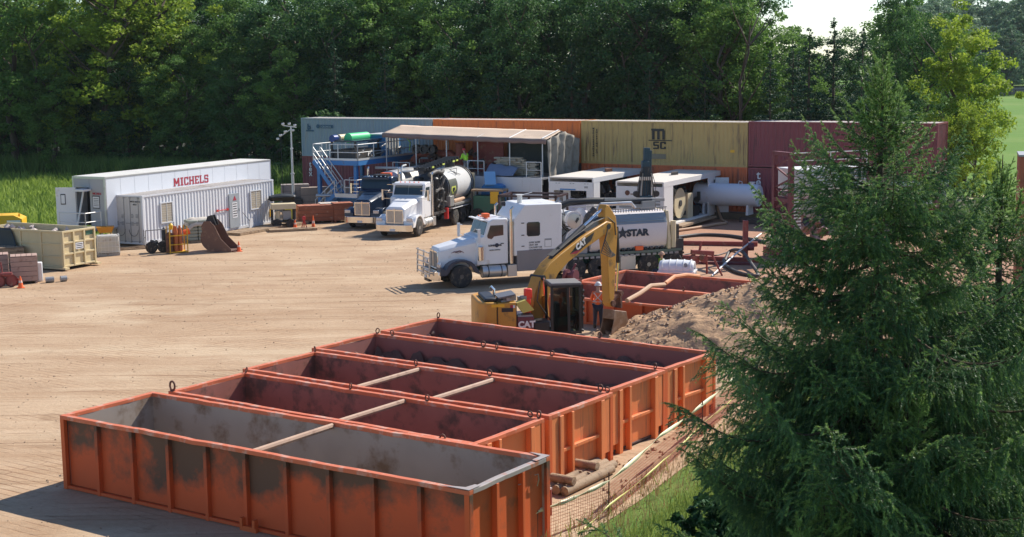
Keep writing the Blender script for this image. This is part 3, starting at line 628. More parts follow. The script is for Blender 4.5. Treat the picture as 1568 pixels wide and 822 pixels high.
# shallow bins by the digger
c1=bin_('nearer of two shallow bins between digger and tank truck, orange front showing',(.76,58.36),-.612,10.3,3.6,1.06,8,4,m_inmar,m_bin,m_end,beams=(),eyes=((.1,.1),(5.1,3.55),(.2,3.5)),group='shallow pit bins beside the digger')
c2=bin_('farther of two shallow bins, beside the white domed cover',(2.76,61.5),-.64,9.5,3.9,1.06,8,4,m_inmar,m_bin,m_end,eyes=((.15,.1),(9.0,.1)),group='shallow pit bins beside the digger')
b=MB(); b.sweep([(4.4,55.0,1.25),(5.0,56.1,1.35),(5.5,57.0,1.5),(6.2,58.4,1.32)],.09,8); o=b.build('drain_hose',C['tanhose'],None); tag(o,'tan pipe lying across the nearer shallow bin beside the digger bucket','pipe')
b=MB(); b.sweep([(6.25,58.5,1.35),(6.7,59.3,1.5),(7.3,60.1,1.45),(7.95,61.0,1.25)],.09,8); o=b.build('drain_hose',mat('orange_pipe',(.6,.25,.1),.6),None); tag(o,'orange pipe lying across the farther shallow bin','pipe')
t=thing('valve_hoist','dark red valve assembly clamped on the corner of the shallow bin behind the digger cab','valve',(2.55,60.4,1.2),-.6)
MB().lathe((-.35,.0,.25),(1,0,0),[(0,.2),(0,.26),(.12,.26),(.12,.14),(.4,.14),(.4,.26),(.52,.26)],16).build('flange',C['maroon'],t); MB().box(-.5,.3,-.12,.12,-.1,.1).build('body',C['maroon'],t); MB().tube((-.1,0,.3),(.1,.1,.75),.05,8).build('stem',C['maroon'],t)
# timber cribbing under the ends of the bins
for (px,py,s) in ((880,738,1.9),(915,716,.9),(1030,640,1.3)):
    p=G(px,py,.1); t=thing('cribbing',{880:'stack of orange smeared cribbing logs under the second bin end',915:'short cribbing log under the third bin end',1030:'cribbing logs half hidden by spruce under the fourth bin end'}[px],'timber cribbing',(p.x,p.y,0),BA+PI/2)
    for k in range(3):
        MB().tube((-.9,-.25+k*.24,.13),(s-.5,-.25+k*.24,.13),.12,10).build('log',C['wood'],t)
    MB().tube((-.6,-.35,.33),(-.6,.3,.33),.11,10).build('log',C['wood'],t)
p=G(826,795,0); t=thing('step_stand','small red steel step stand with pale top leaning at the nearest bin end','step stand',(p.x,p.y+.15,0),BA+PI/2)
MB().box(-.25,.3,-.17,.17,.62,.66).build('tread',mat('worn_pink_tread',(.55,.42,.38),.7),t); b=MB()
for x in (-.22,.27):
    for y in (-.15,.15): b.beam((x,y,0),(x,y,.62),.04,.04)
b.build('leg',C['redsteel'],t)
# ---------------- trucks ----------------
def wheel_meshes():
    d={}
    d['tyre']=MB().lathe((0,0,0),(0,1,0),[(0,.30),(.0,.46),(.04,.525),(.07,.54),(.21,.54),(.24,.525),(.28,.46),(.28,.30)],28).mesh('tyre',C['rubber'],35)
    b=MB().lathe((0,.03,0),(0,1,0),[(0,.30),(0.0,.27),(.06,.25),(.06,.13),(.0,.12),(-.03,.10),(-.03,.0)],20)
    for k in range(10):
        a=k*PI/5; b.tube((.185*math.cos(a),.07,.185*math.sin(a)),(.185*math.cos(a),.05,.185*math.sin(a)),.018,5)
    d['rim']=b.mesh('rim',C['alu'],35); 
    d['dark']=MB().lathe((0,.03,0),(0,1,0),[(0,.30),(.12,.28),(.12,.0)],20).mesh('rim',C['dark'],35); return d
WM=wheel_meshes()
def wheel(T,x,side,W=2.45,steel=False,z=.54,s=1.0):
    y=-W/2 if side<0 else W/2
    w=link('wheel',WM['tyre'],T,(x,y,z),rz=0 if side<0 else PI,scale=s); link('rim',WM['dark'] if steel else WM['rim'],w); return w
def conv_truck(name,label,loc,rz,paint,group=None,sleeper=False,grille_m=None,bar=False,fender=None,hoodw=.62,dark=False):
    T=thing(name,label,'truck',loc,rz,group); fender=fender or paint
    # hood
    def sec(x,hw,z0,z1,c=.16): return [(x,-hw,z0),(x,hw,z0),(x,hw,z1-c),(x,hw-c*1.3,z1),(x,-hw+c*1.3,z1),(x,-hw,z1-c)]
    MB().loft([sec(-.95,hoodw-.06,.85,1.78),sec(-.88,hoodw,.8,1.86),sec(0,hoodw+.1,.85,2.05),sec(1.0,.92,.95,2.30,.22)]).build('hood',paint,T,bevel=.03,smooth=50)
    MB().box(-.985,-.93,-hoodw+.06,hoodw-.06,.86,1.72).build('grille_surround',C['chrome'],T,bevel=.02)
    b=MB()
    for k in range(16): b.box(-1.0,-.984,-hoodw+.12+k*(2*hoodw-.24)/16,-hoodw+.12+(k+.55)*(2*hoodw-.24)/16,.92,1.62)
    b.build('grille_bars',grille_m or C['grey'],T); MB().box(-1.01,-.985,-.03,.03,.86,1.76).build('grille_centre',C['chrome'],T)
    # fenders, arched over the front wheel
    for s in (-1,1):
        pts=[]; 
        for k in range(11):
            a=PI*k/10; pts.append((-.0-.72*math.cos(a),.56+.72*math.sin(a)**.8))
        inner=[(p[0]*.86,p[1]-.06) for p in reversed(pts)]
        y0,y1=(s*1.22,s*.60)
        b=MB().prism([(-1.05,.62),(-1.02,1.05)]+[(q[0]*1.12,q[1]+.05) for q in pts[1:-1]]+[(.95,.62),(.80,.62)]+inner[1:-1]+[(-.72,.62)],'y',min(y0,y1),max(y0,y1)); b.build('fender',fender,T,bevel=.02,smooth=50)
        MB().box(-1.08,-1.0,min(s*.78,s*1.18),max(s*.78,s*1.18),1.0,1.22).build('headlight',mat('headlight_lens',(.55,.57,.62),.15,metal=.6) if 'headlight_lens' not in bpy.data.materials else bpy.data.materials['headlight_lens'],T,bevel=.03)
        wheel(T,0,s)
        # mirrors
        b=MB(); b.box(.72,.84,s*1.5-.05,s*1.5+.05,2.1,2.75); b.beam((.8,s*1.0,2.7),(.8,s*1.5,2.7),.03,.03); b.beam((.8,s*1.0,2.2),(.8,s*1.5,2.2),.03,.03); b.build('mirror',C['chrome'] if not bar else C['white'],T)
    # bumper
    b=MB().prism([(-1.3,-.95),(-1.38,-.8),(-1.38,.8),(-1.3,.95),(-1.1,1.18),(-1.0,1.18),(-1.0,-1.18),(-1.1,-1.18)],'z',.42,.82); b.build('bumper',C['chrome'],T,bevel=.02); MB().box(-1.4,-1.384,-.17,.17,.45,.58).build('number_plate',C['white'],T)
    MB().box(-1.35,-1.2,-.35,.35,.28,.42).build('tow_bracket',C['black'],T)
    # cab
    cabp=[(.80,1.0),(.86,2.28),(1.18,2.34),(1.42,3.02),(1.62,3.14),(2.35,3.14),(2.38,3.0),(2.38,1.0)]
    MB().prism(cabp,'y',-1.05,1.05).build('cab',paint,T,bevel=.05)
    b=MB(); 
    p0=Vector((1.19,0,2.40)); p1=Vector((1.41,0,2.99)); nv=Vector((-.59,0,.22)).normalized()*.015
    for y0,y1 in ((-.94,-.01),(.01,.94)):
        b.add([p0+Vector((0,y0,0))+nv,p0+Vector((0,y1,0))+nv,p1+Vector((0,y1*.95,0))+nv,p1+Vector((0,y0*.95,0))+nv,p0+Vector((0,y0,0))-nv,p0+Vector((0,y1,0))-nv,p1+Vector((0,y1*.95,0))-nv,p1+Vector((0,y0*.95,0))-nv],[(0,1,2,3),(7,6,5,4),(0,4,5,1),(1,5,6,2),(2,6,7,3),(3,7,4,0)])
    b.build('windscreen',C['glass'],T,smooth=None)
    b=MB(); b.beam((1.1,-.98,3.05),(1.1,.98,3.05),.03,.12) if not sleeper else b.beam((1.22,-.98,3.08),(1.22,.98,3.08),.2,.05); b.build('visor',paint,T,bevel=.01)
    for y in (-.6,-.3,0,.3,.6): MB().lathe((1.5,y,3.13),(0,0,1),[(0,.05),(.04,.045),(.06,.02)],8).build('marker_light',C['orange'] if not dark else C['chrome'],T)
    for s in (-1,1):
        y=s*1.055; ys=sorted((y,y-s*.01))
        q=MB().prism([(1.22,1.08),(1.22,2.32),(1.42,2.95),(2.24,2.95),(2.24,1.08)],'y',*ys).build('door',paint,T,bevel=.006)
        y2=s*1.062; y3=sorted((y2,y2-s*.012))
        MB().prism([(1.33,2.36),(1.36,2.25),(1.55,2.2),(1.68,2.32),(2.14,2.36),(2.14,2.84),(1.5,2.84)],'y',*y3).build('side_window',C['glass'],q)
        b=MB(); b.box(2.0,2.15,*sorted((s*1.075,s*1.05)),1.95,1.99); b.build('handle',C['black'],q)
        # exhaust stack, fuel tank, steps
        xs=2.52; b=MB(); b.tube((xs,s*1.08,1.0),(xs,s*1.08,3.0),.10 if True else .07,12); b.tube((xs,s*1.08,3.0),(xs,s*1.08,3.55),.06,10,.06); b.tube((xs,s*1.08,3.55),(xs+.12,s*1.08,3.66),.06,10); b.build('exhaust_stack',C['chrome'],T)
        MB().lathe((1.05,s*.98,.68),(1,0,0),[(0,.0),(0,.27),(.02,.29),(1.15,.29),(1.17,.27),(1.17,.0)],18).build('fuel_tank',C['alu'],T,smooth=30)
        for x in (1.3,1.95): MB().lathe((x,s*.98,.68),(1,0,0),[(0,.296),(.05,.296)],18).build('tank_strap',C['dark'],T)
        b=MB(); b.box(2.3,2.75,*sorted((s*.78,s*1.2)),.4,.95); b.build('battery_box',C['alu'],T,bevel=.01)
        MB().lathe((.98,s*1.13,1.25),(0,0,1),[(0,.0),(0,.15),(.62,.15),(.66,.1),(.66,0)],14).build('air_cleaner',C['chrome'],T) if sleeper else None
    return T
def frame_rails(T,x0,x1,z=.82,m=None):
    b=MB(); b.box(x0,x1,-.45,-.33,z-.14,z+.14); b.box(x0,x1,.33,.45,z-.14,z+.14)
    for x in np.arange(x0+.5,x1,1.2): b.box(x,x+.1,-.33,.33,z-.1,z+.1)
    b.build('chassis',m or C['black'],T)
# --- white vacuum truck, nose to the camera
kp=G(637,362); ka=1.25; kl=Vector((kp.x+.25,kp.y,0))+v_(ka)*1.22
KW=conv_truck('vacuum_truck','white vacuum truck with black round tank front and hose boom, facing the camera',(kl.x,kl.y,0),ka,C['white_clean'],group='trucks parked in the yard')
frame_rails(KW,.9,10.6)
for x in (6.3,7.7,9.0)[:3]:
    for s in (-1,1): wheel(KW,x,s)
for s in (-1,1): MB().box(5.6,9.6,*sorted((s*.95,s*1.28)),1.12,1.16).build('mudguard',C['white'],KW)
tk=mat('tank_white',(.62,.62,.60),.3,var=.05,dirt=(.4,.36,.3),damt=.05,dscale=1.4,streak=True)
R_=1.12; zc=2.45
MB().lathe((5.3,0,zc),(1,0,0),[(0,R_),(4.6,R_),(4.72,R_*.98),(4.95,R_*.75),(5.02,.3)],36).build('tank',tk,KW,smooth=40)
MB().lathe((5.28,0,zc),(-1,0,0),[(0,R_),(.02,R_*1.01),(.12,R_*.9),(.28,R_*.5),(.32,.05)],36).build('tank_head',C['black'],KW)
for x in (5.35,9.55,9.85): MB().lathe((x,0,zc),(1,0,0),[(0,R_+.0),(0,R_+.05),(.08,R_+.05),(.08,R_)],36).build('tank_band',C['black'] if x!=9.55 else C['dark'],KW)
b=MB(); n=14
for k in range(n):
    a0=R(208)-k*R(5.5); a1=a0-R(5.5); r=R_+.012
    b.add([(5.5,r*math.cos(a0),zc+r*math.sin(a0)*-1),(6.9,r*math.cos(a0),zc-r*math.sin(a0)),(6.9,r*math.cos(a1),zc-r*math.sin(a1)),(5.5,r*math.cos(a1),zc-r*math.sin(a1))],[(0,1,2,3)])
b.build('side_panel',mat('dark_grey_panel',(.09,.1,.08),.5),KW)
lg=mat('lime_logo',(.55,.62,.12),.5)
# leaf-shaped emblem standing on the panel
def onside(x,th,r=R_+.02): return Vector((x,r*math.cos(th),zc+r*math.sin(th)))
em=MB(); pts=[(5.8,R(176)),(6.55,R(176)),(6.6,R(188)),(6.18,R(203)),(5.78,R(190))]
P=[onside(x,t_) for x,t_ in pts]; P2=[onside(6.18+(x-6.18)*.55,R(187)+(t_-R(187))*.55,R_+.03) for x,t_ in pts]
em.add([tuple(p) for p in P],[(0,1,2,3,4)]); em.build('emblem',lg,KW,smooth=None); MB().add([tuple(p) for p in P2],[(0,1,2,3,4)]).build('emblem_inner',C['black'],KW,smooth=None)
# pump stack, filters and black ladder behind the cab
b=MB(); 
for (x,y,z0,z1,r) in ((3.1,-.75,1.2,3.2,.2),(3.6,-.85,1.1,3.3,.24),(4.3,-.9,1.2,2.6,.28),(3.2,.6,1.1,3.1,.25),(4.2,.5,1.2,3.3,.35),(4.7,-.5,1.3,3.2,.18)): b.lathe((x,y,z0),(0,0,1),[(0,r*.7),(.1,r),(z1-z0-.1,r),(z1-z0,r*.6)],14)
b.build('filter_housing',C['black'],KW)
b=MB(); b.box(2.75,5.1,-1.1,1.1,1.0,1.15); b.box(2.8,3.0,-.6,.6,1.2,2.9); b.tube((3.3,-1.05,1.9),(4.9,-1.05,1.6),.1,8); b.tube((3.4,-1.08,1.4),(4.6,-1.08,2.3),.07,8); b.tube((3.0,-1.1,2.4),(3.9,-1.1,2.6),.09,8); b.tube((3.9,-1.1,2.6),(4.5,-1.15,3.2),.09,8)
for k in range(9): b.box(3.9+.0,3.94,-1.25,-.95,1.2+k*.25,1.24+k*.25)
b.box(3.88,3.92,-1.27,-1.23,1.1,3.5); b.box(3.88,3.92,-.97,-.93,1.1,3.5); b.build('pump_unit',C['dark'],KW)
rr=random.Random(3); b=MB()
for k in range(26):
    p=Vector((rr.uniform(3,5),rr.uniform(-1.15,-.4),rr.uniform(1.2,3.2))); b.sweep([p,p+Vector((rr.uniform(-.3,.3),rr.uniform(-.1,.1),rr.uniform(-.4,.4))),p+Vector((rr.uniform(-.5,.5),rr.uniform(-.1,.1),rr.uniform(-.6,.6)))],.035,5)
b.build('hydraulic_lines',C['hose'],KW)
b=MB(); b.beam((3.2,-.1,3.62),(9.6,.3,3.95),.35,.18); b.beam((3.2,-.35,3.8),(9.6,.05,4.1),.08,.14); b.beam((3.2,.2,3.8),(9.6,.5,4.1),.08,.14)
b.lathe((9.0,.2,3.5),(0,0,1),[(0,.35),(.5,.35),(.6,.2)],14)
for k in range(12): b.box(3.4+k*.5,3.55+k*.5,-.45,.5,3.75+k*.03,3.9+k*.03)
b.build('hose_boom',C['black'],KW); b=MB()
for k in (1,4,7,8): b.box(3.5+k*.62,3.85+k*.62,-.48,-.44,3.8+k*.02,3.9+k*.02)
b.build('boom_marking',lg,KW)
b=MB(); b.sweep([(3.3,-.6,3.45),(4.2,-.7,3.6),(5.0,-.75,3.45),(5.6,-.6,3.55)],.14,10); b.build('suction_hose',C['hose'],KW)
b=MB(); b.box(5.2,5.9,-1.25,-.95,1.3,1.95); b.build('toolbox',C['alu'],KW,bevel=.01)
b=MB(); b.box(5.9,9.9,-1.3,-.8,1.32,1.42)
for k in range(16): b.box(5.95+k*.25,6.05+k*.25,-1.305,-1.25,1.28,1.34)
b.build('hose_tray',C['alu'],KW); MB().tube((6.2,-1.05,1.55),(8.1,-1.05,1.55),.13,10).build('spare_pipe',C['tanhose'],KW)
b=MB(); b.box(9.9,10.05,-1.2,1.2,1.0,3.1); b.build('rear_door_frame',C['cream'],KW)
b=MB(); b.beam((6.6,-.7,3.55),(7.9,-.7,3.55),.03,.03);b.beam((6.6,-.7,3.55),(7.2,-.95,3.2),.03,.03);b.beam((7.9,-.7,3.55),(7.2,-.95,3.2),.03,.03);b.beam((6.9,-.8,3.4),(7.9,-.95,3.15),.03,.03);b.build('top_bracket',C['black'],KW)
MB().box(4.8,5.0,-1.2,-.95,.55,1.25).build('red_bracket',C['red'],KW)
for o in KW.children:
    if o.name.startswith('fender'): pass
# --- dark truck beside it
pl=kl+v_(ka)*3.88+u_(ka)*3.9
PT=conv_truck('tank_truck','dark navy truck with bare metal grille parked beside the white vacuum truck',(pl.x,pl.y,0),ka,C['navy'],group='trucks parked in the yard',dark=True,hoodw=.6)
frame_rails(PT,.9,9.5)
for x in (6.3,7.7):
    for s in (-1,1): wheel(PT,x,s)
MB().lathe((3.3,0,2.3),(1,0,0),[(0,.2),(.1,.95),(.2,1.05),(5.6,1.05),(5.7,.95),(5.8,.2)],28).build('tank',C['alu'],PT,smooth=40)
b=MB(); b.box(1.6,2.2,-.7,.3,3.15,3.25); b.box(2.4,3.3,-.9,.9,2.6,2.95); b.build('roof_gear',C['black'],PT); MB().box(2.5,2.9,-.5,.2,3.1,3.3).build('beacon',C['orange'],PT,bevel=.03)
b=MB(); b.sweep([(3.2,-1.0,1.2),(3.2,-1.0,3.5),(3.4,-1.0,3.7),(4.0,-1.0,3.72)],.06,8); b.build('exhaust_pipe',C['galv'],PT); MB().box(4.5,5.6,-1.15,-.3,3.2,3.28).build('work_platform',C['alu'],PT)
# --- big sleeper tanker, side on
sa=.356; so_=Vector((-2.59,66.49,0)); sl=so_+v_(sa)*1.23+u_(sa)*.28
ST=conv_truck('tanker_truck','white long nose sleeper tank truck seen side on behind the digger',(sl.x,sl.y,0),sa,C['white_clean'],group='trucks parked in the yard',sleeper=True,bar=True,fender=mat('dark_blue_fender',(.035,.045,.07),.3),hoodw=.66)
st_sh=mat('warm_white_paint',(.66,.61,.60),.4,var=.04,dirt=(.4,.33,.27),damt=-.05)
# sleeper box
MB().prism([(2.62,1.35),(2.62,3.1),(3.15,3.75),(5.05,3.75),(5.05,1.35)],'y',-1.22,1.22).build('sleeper',C['white_clean'],ST,bevel=.05)
MB().box(2.75,5.0,-1.24,1.24,.62,1.6).build('sleeper_skirt',mat('grey_skirt',(.22,.2,.2),.5,dirt=(.3,.22,.16),damt=.1),ST,bevel=.02)
MB().prism([(3.25,2.32),(3.25,2.85),(3.32,2.92),(3.85,2.92),(3.92,2.85),(3.92,2.32),(3.85,2.25),(3.32,2.25)],'y',-1.235,-1.222).build('sleeper_window',C['glass'],ST,bevel=.003)
b=MB()
for z in (1.78,2.3,2.87): b.box(2.98,3.12,-1.24,-1.22,z,z+.04)
b.build('hinge',C['black'],ST)
b=MB(); b.box(4.15,4.5,-1.232,-1.222,1.7,2.1); b.build('side_hatch',C['grey'],ST); MB().box(4.17,4.48,-1.24,-1.23,1.72,2.02).build('hatch_lid',C['white_clean'],ST)
for k,s_ in enumerate(('GVW 36280','UNIT 204','CALGARY AB','NO SMOKING')): text(ST,s_,.11,C['txtdark'],(3.35,-1.226,1.92-k*.12),(1,0,0),(0,0,1),name='door_print')
b=MB(); b.lathe((3.3,-.2,3.75),(0,0,1),[(0,.12),(.35,.12),(.38,.2),(.4,.2)],12); b.tube((3.3,-.2,4.1),(3.9,-.3,4.25),.02,5); b.build('roof_vent',C['galv'],ST)
b=MB(); b.lathe((2.45,.1,3.72),(1,0,0),[(0,.1),(.2,.13)],8); b.build('horn',C['dark'],ST)
# door sign
text(ST,'LONE STAR',.115,C['navy'],(1.38,-1.075,1.86),(1,0,0),(0,0,1),name='door_lettering',bold=.004,sx=1.1)
b=MB(); b.lathe((1.8,-1.07,1.9),(0,-1,0),[(0,.1),(.008,.1)],10); b.build('door_emblem',C['navy'],ST); text(ST,'OILFIELD SERVICES',.065,C['txtdark'],(1.42,-1.075,1.66),(1,0,0),(0,0,1),name='door_print')
b=MB(); 
for k in range(6):
    b.sweep([(-.35+k*.1,-.775,1.62+.05*(k%2)),(-.2+k*.13,-.785,1.66+.03*(k%3)),(0+k*.13,-.80,1.60+.05*(k%2))],.012,4)
b.build('flame_decal',C['maroon'],ST)
MB().lathe((-.0,-.90,1.0),(0,0,1),[(0,.01),(.01,.01)],4) 
b=MB(); 
for y in (-.95,0,.95): b.beam((-1.5,y,.6),(-1.45,y,1.75),.06,.06)
for z in (.7,.95,1.2,1.45,1.7): b.beam((-1.5,-.98,z),(-1.5,.98,z),.05,.05)
b.build('bull_bar',C['alu'],ST)
frame_rails(ST,.9,11.6,m=C['green'])
for x in (5.75,6.95,9.6,10.9):
    for s in (-1,1): wheel(ST,x,s,W=2.5)
b=MB(); b.box(5.2,11.4,-1.22,1.22,1.12,1.24)
b.build('deck',mat('green_grey_deck',(.12,.16,.13),.6,dirt=(.25,.2,.15),damt=.2),ST); b=MB()
for k in range(20): b.box(5.3+k*.3,5.5+k*.3,-1.25,-1.2,1.0,1.1)
b.build('deck_slots',C['grey'],ST)
b=MB(); b.prism([(5.1,.45),(5.1,1.1),(5.4,1.1),(5.4,.45)],'y',-1.2,-.7); b.prism([(8.1,.35),(8.1,1.05),(8.9,1.05),(8.9,.35)],'y',-1.22,-.6); b.build('side_box',C['alu'],ST,bevel=.01)
tg=mat('tank_upper_bluegrey',(.20,.25,.29),.4,var=.1,dirt=(.35,.33,.3),damt=.1,dscale=2)
MB().prism([(-.95,1.28),(-1.16,1.5),(-1.21,1.8),(-1.22,2.55),(-.98,3.0),(-.75,3.12),(.75,3.12),(.98,3.0),(1.22,2.55),(1.21,1.8),(1.16,1.5),(.95,1.28)],'x',6.55,10.6).build('tank',st_sh,ST,bevel=.03)
MB().add([(6.58,-1.235,2.56),(10.57,-1.235,2.56),(10.57,-.985,3.02),(6.58,-.985,3.02),(6.58,-1.22,2.55),(10.57,-1.22,2.55),(10.57,-.97,3.0),(6.58,-.97,3.0)],[(0,1,2,3),(7,6,5,4),(0,4,5,1),(1,5,6,2),(2,6,7,3),(3,7,4,0)]).build('upper_panel',tg,ST,smooth=None)
for k in range(3): MB().box(6.62,10.5,-1.20+k*.08,-1.17+k*.08,2.66+k*.12,2.69+k*.12).build('side_ledge',tg,ST)
b=MB(); b.box(6.5,10.7,-.95,-.9,3.25,3.3); b.box(6.5,10.7,.9,.95,3.25,3.3)
for k in range(30): b.box(6.55+k*.14,6.58+k*.14,-.95,-.91,3.1,3.27)
b.build('top_walkway_rail',C['grey'],ST)
MB().lathe((6.56,0,2.25),(-1,0,0),[(0,1.1),(.15,.95),(.25,.4)],24).build('tank_head',st_sh,ST)
MB().prism([(-1.26,1.25),(-1.26,1.8),(-1.0,3.1),(1.0,3.1),(1.26,1.8),(1.26,1.25)],'x',10.62,10.78).build('rear_door',C['cream'],ST,bevel=.02)
b=MB(); b.box(10.8,11.3,-1.1,1.1,1.3,2.4); b.box(10.8,11.5,-1.2,-.7,1.1,1.7); b.build('rear_gear',C['dark'],ST)
MB().tube((10.95,-1.15,1.3),(10.95,-1.15,2.6),.14,10).build('cream_pipe',C['cream'],ST)
text(ST,'STAR',.44,C['navy'],(8.42,-1.238,1.98),(1,0,0),(0,0,1),name='tank_lettering',bold=.025,sx=1.12); text(ST,'LONE',.44,C['navy'],(6.7,-1.238,1.98),(1,0,0),(0,0,1),name='tank_lettering',bold=.025,sx=1.12)
def star(cx,cz,r): return [(cx+(r if k%2==0 else r*.4)*math.sin(k*PI/5),cz+(r if k%2==0 else r*.4)*math.cos(k*PI/5)) for k in range(10)]
MB().prism(star(8.2,2.14,.33),'y',-1.24,-1.23).build('star_emblem',C['navy'],ST,smooth=None)
for z in (2.85,1.98):
    q=MB().lathe((5.75,.6,z),(0,-1,0),[(0,.4),(1.55,.42),(1.58,.46),(1.64,.46)],24).build('filter_drum',C['white'],ST); MB().lathe((5.75,-1.04,z),(0,-1,0),[(0,.38),(.02,.36),(.05,.02)],24).build('drum_lid',C['alu'],q)
b=MB(); b.sweep([(6.3,-.9,1.7),(6.35,-.9,2.6),(6.5,-.9,3.0),(6.9,-.85,3.35)],.15,12); b.build('thick_hose',C['hose'],ST)
b=MB(); b.sweep([(5.35,-.3,3.5),(5.8,-.3,3.66),(7,-.3,3.68),(10.2,-.2,3.52)],.17,10); b.build('boom_hose',C['black'],ST); b=MB(); b.beam((7.6,-.25,3.72),(10.9,-.1,3.56),.4,.14); b.box(9.6,10.3,-.5,.5,3.15,3.55); b.sweep([(4.9,-.8,3.3),(4.9,-.8,3.7),(5.1,-.8,3.95)],.07,8); b.build('boom',C['grey'],ST)
b=MB(); b.sweep([(7.0,-.9,3.3),(7.2,-.9,3.55),(8.8,-.9,3.55),(9.0,-.9,3.3)],.09,8); b.build('top_pipe',C['alu'],ST)
b=MB(); b.box(5.15,5.25,-.6,.6,1.3,3.6); b.box(5.1,6.4,-1.1,1.1,1.25,1.6); b.build('pump_frame',C['grey'],ST)
b=MB(); rr=random.Random(9)
for k in range(24):
    p=Vector((rr.uniform(5.1,6.5),rr.uniform(-1.1,-.6),rr.uniform(1.3,3.4))); b.sweep([p,p+Vector((rr.uniform(-.3,.3),rr.uniform(-.1,.1),rr.uniform(-.3,.3))),p+Vector((rr.uniform(-.4,.4),0,rr.uniform(-.5,.5)))],.03,5)
for k in range(12): b.tube((7+k*.3,-1.1,1.32),(7.15+k*.3,-1.1,1.32),.07,6)
b.build('pipework',C['hose'],ST); MB().box(8.9,9.3,-1.25,-1.1,1.26,1.46).build('side_reflector',C['orange'],ST)
MB().box(1.45,1.75,-.3,.1,3.14,3.32).build('roof_beacon',C['orange'],ST,bevel=.02)
# ---------------- people ----------------
def skin_obj(name,m,J,E,parent,sub=2):
    me=bpy.data.meshes.new(name); keys=list(J); me.from_pydata([J[k][0] for k in keys],[(keys.index(a),keys.index(b)) for a,b in E],[]); me.materials.append(m)
    o=bpy.data.objects.new(name,me); COL.objects.link(o); o.parent=parent
    md=o.modifiers.new('Skin','SKIN'); md.use_smooth_shade=True
    sv=me.skin_vertices[0].data
    for i,k in enumerate(keys):
        r=J[k][1]; sv[i].radius=(r,r) if not hasattr(r,'__len__') else r
        sv[i].use_root=(i==0)
    s=o.modifiers.new('Sub','SUBSURF'); s.levels=sub; s.render_levels=sub
    return o
def person(label,loc,rz,shirt,trousers,helmet,lean=0,sit=False,arms='down',vest=None,hair=None,group=None):
    """front of the person is local +x, height 1.78 m"""
    T=thing('person',label,'person',loc,rz,group); L=lean
    hipz=.92 if not sit else .5
    def tx(z): return L*max(0,z-hipz)*.9
    S={}; hz=hipz
    sh=hz+.50
    J={'pelvis':((tx(hz),0,hz),(.13,.16)),'waist':((tx(hz+.18),0,hz+.18),(.11,.15)),'chest':((tx(hz+.38),0,hz+.38),(.12,.18)),'neck':((tx(sh+.07),0,sh+.07),.055),'jaw':((tx(sh+.15)+.02,0,sh+.15),.07),'head':((tx(sh+.26),0,sh+.26),.093)}
    E=[('pelvis','waist'),('waist','chest'),('chest','neck'),('neck','jaw'),('jaw','head')]
    for s,n in ((1,'l'),(-1,'r')):
        if sit: leg=[((.1,s*.1,hz),.09),((.48,s*.13,hz+.02),.065),((.5,s*.13,.1),.045),((.62,s*.13,.05),.04)]
        else: leg=[((0,s*.1,.86),.095),((.02+.02*s,s*.115,.48),.062),((-.01,s*.13,.09),.045),((.14,s*.14,.045),.04)]
        for i,(p,r) in enumerate(leg): J[n+'leg%d'%i]=(p,r); E.append((('pelvis' if i==0 else n+'leg%d'%(i-1)),n+'leg%d'%i))
        sx=tx(sh)
        if arms=='down': ap=[((sx,s*.19,sh),.055),((sx-.03,s*.27,sh-.28),.043),((sx+.10,s*.27,sh-.52),.032),((sx+.15,s*.26,sh-.60),.034)]
        elif arms=='work': ap=[((sx,s*.19,sh),.055),((sx+.02,s*.27,sh-.27),.043),((sx+.25,s*.20,sh-.33),.032),((sx+.34,s*.17,sh-.32),.034)]
        else: ap=[((sx,s*.19,sh),.055),((sx+.15,s*.26,sh-.22),.043),((sx+.38,s*.22,sh-.15),.032),((sx+.47,s*.21,sh-.13),.034)]
        for i,(p,r) in enumerate(ap): J[n+'arm%d'%i]=(p,r); E.append((('chest' if i==0 else n+'arm%d'%(i-1)),n+'arm%d'%i))
        h=Vector(ap[3][0]); d=(Vector(ap[3][0])-Vector(ap[2][0])).normalized(); side=Vector((0,1,0)).cross(d).normalized()
        for k in range(5):
            f0=h+side*(k-2)*.018; ln=[.05,.075,.08,.075,.06][k]
            if k==0: f0=h-d*.02+side*-.03; 
            J[n+'f%da'%k]=(tuple(f0+d*.03),.010); J[n+'f%db'%k]=(tuple(f0+d*(.03+ln*.6)+Vector((0,-s*.008,0))),.009); J[n+'f%dc'%k]=(tuple(f0+d*(.03+ln)+Vector((0,-s*.02,-.006))),.008)
            E+=[(n+'arm3',n+'f%da'%k),(n+'f%da'%k,n+'f%db'%k),(n+'f%db'%k,n+'f%dc'%k)]
    body=skin_obj('body',C['skin'],J,E,T,1)
    hx,hy,hzz=J['head'][0]
    fb=MB(); fb.prism([(hx+.085,hzz-.03),(hx+.12,hzz-.035),(hx+.09,hzz+.01)],'y',-.012,.012); fb.box(hx-.02,hx+.02,-.105,-.088,hzz-.03,hzz+.03); fb.box(hx-.02,hx+.02,.088,.105,hzz-.03,hzz+.03); fb.build('face',C['skin'],T)
    fb=MB(); 
    for s in (-1,1): fb.box(hx+.084,hx+.092,s*.035-.014,s*.035+.014,hzz+.005,hzz+.018)
    fb.box(hx+.08,hx+.088,-.028,.028,hzz-.07,hzz-.062); fb.build('eyes_and_mouth',C['dark'],T)
    k2=[k for k in J if k in('pelvis','waist','chest') or ('arm' in k and k[-1] in '012')]
    Js={k:(J[k][0],tuple(np.array(J[k][1])+.042) if hasattr(J[k][1],'__len__') else J[k][1]+.026) for k in k2}; Es=[e for e in E if e[0] in Js and e[1] in Js]
    skin_obj('jacket',shirt,Js,Es,T,1)
    k3=[k for k in J if k=='pelvis' or ('leg' in k and k[-1] in '012')]
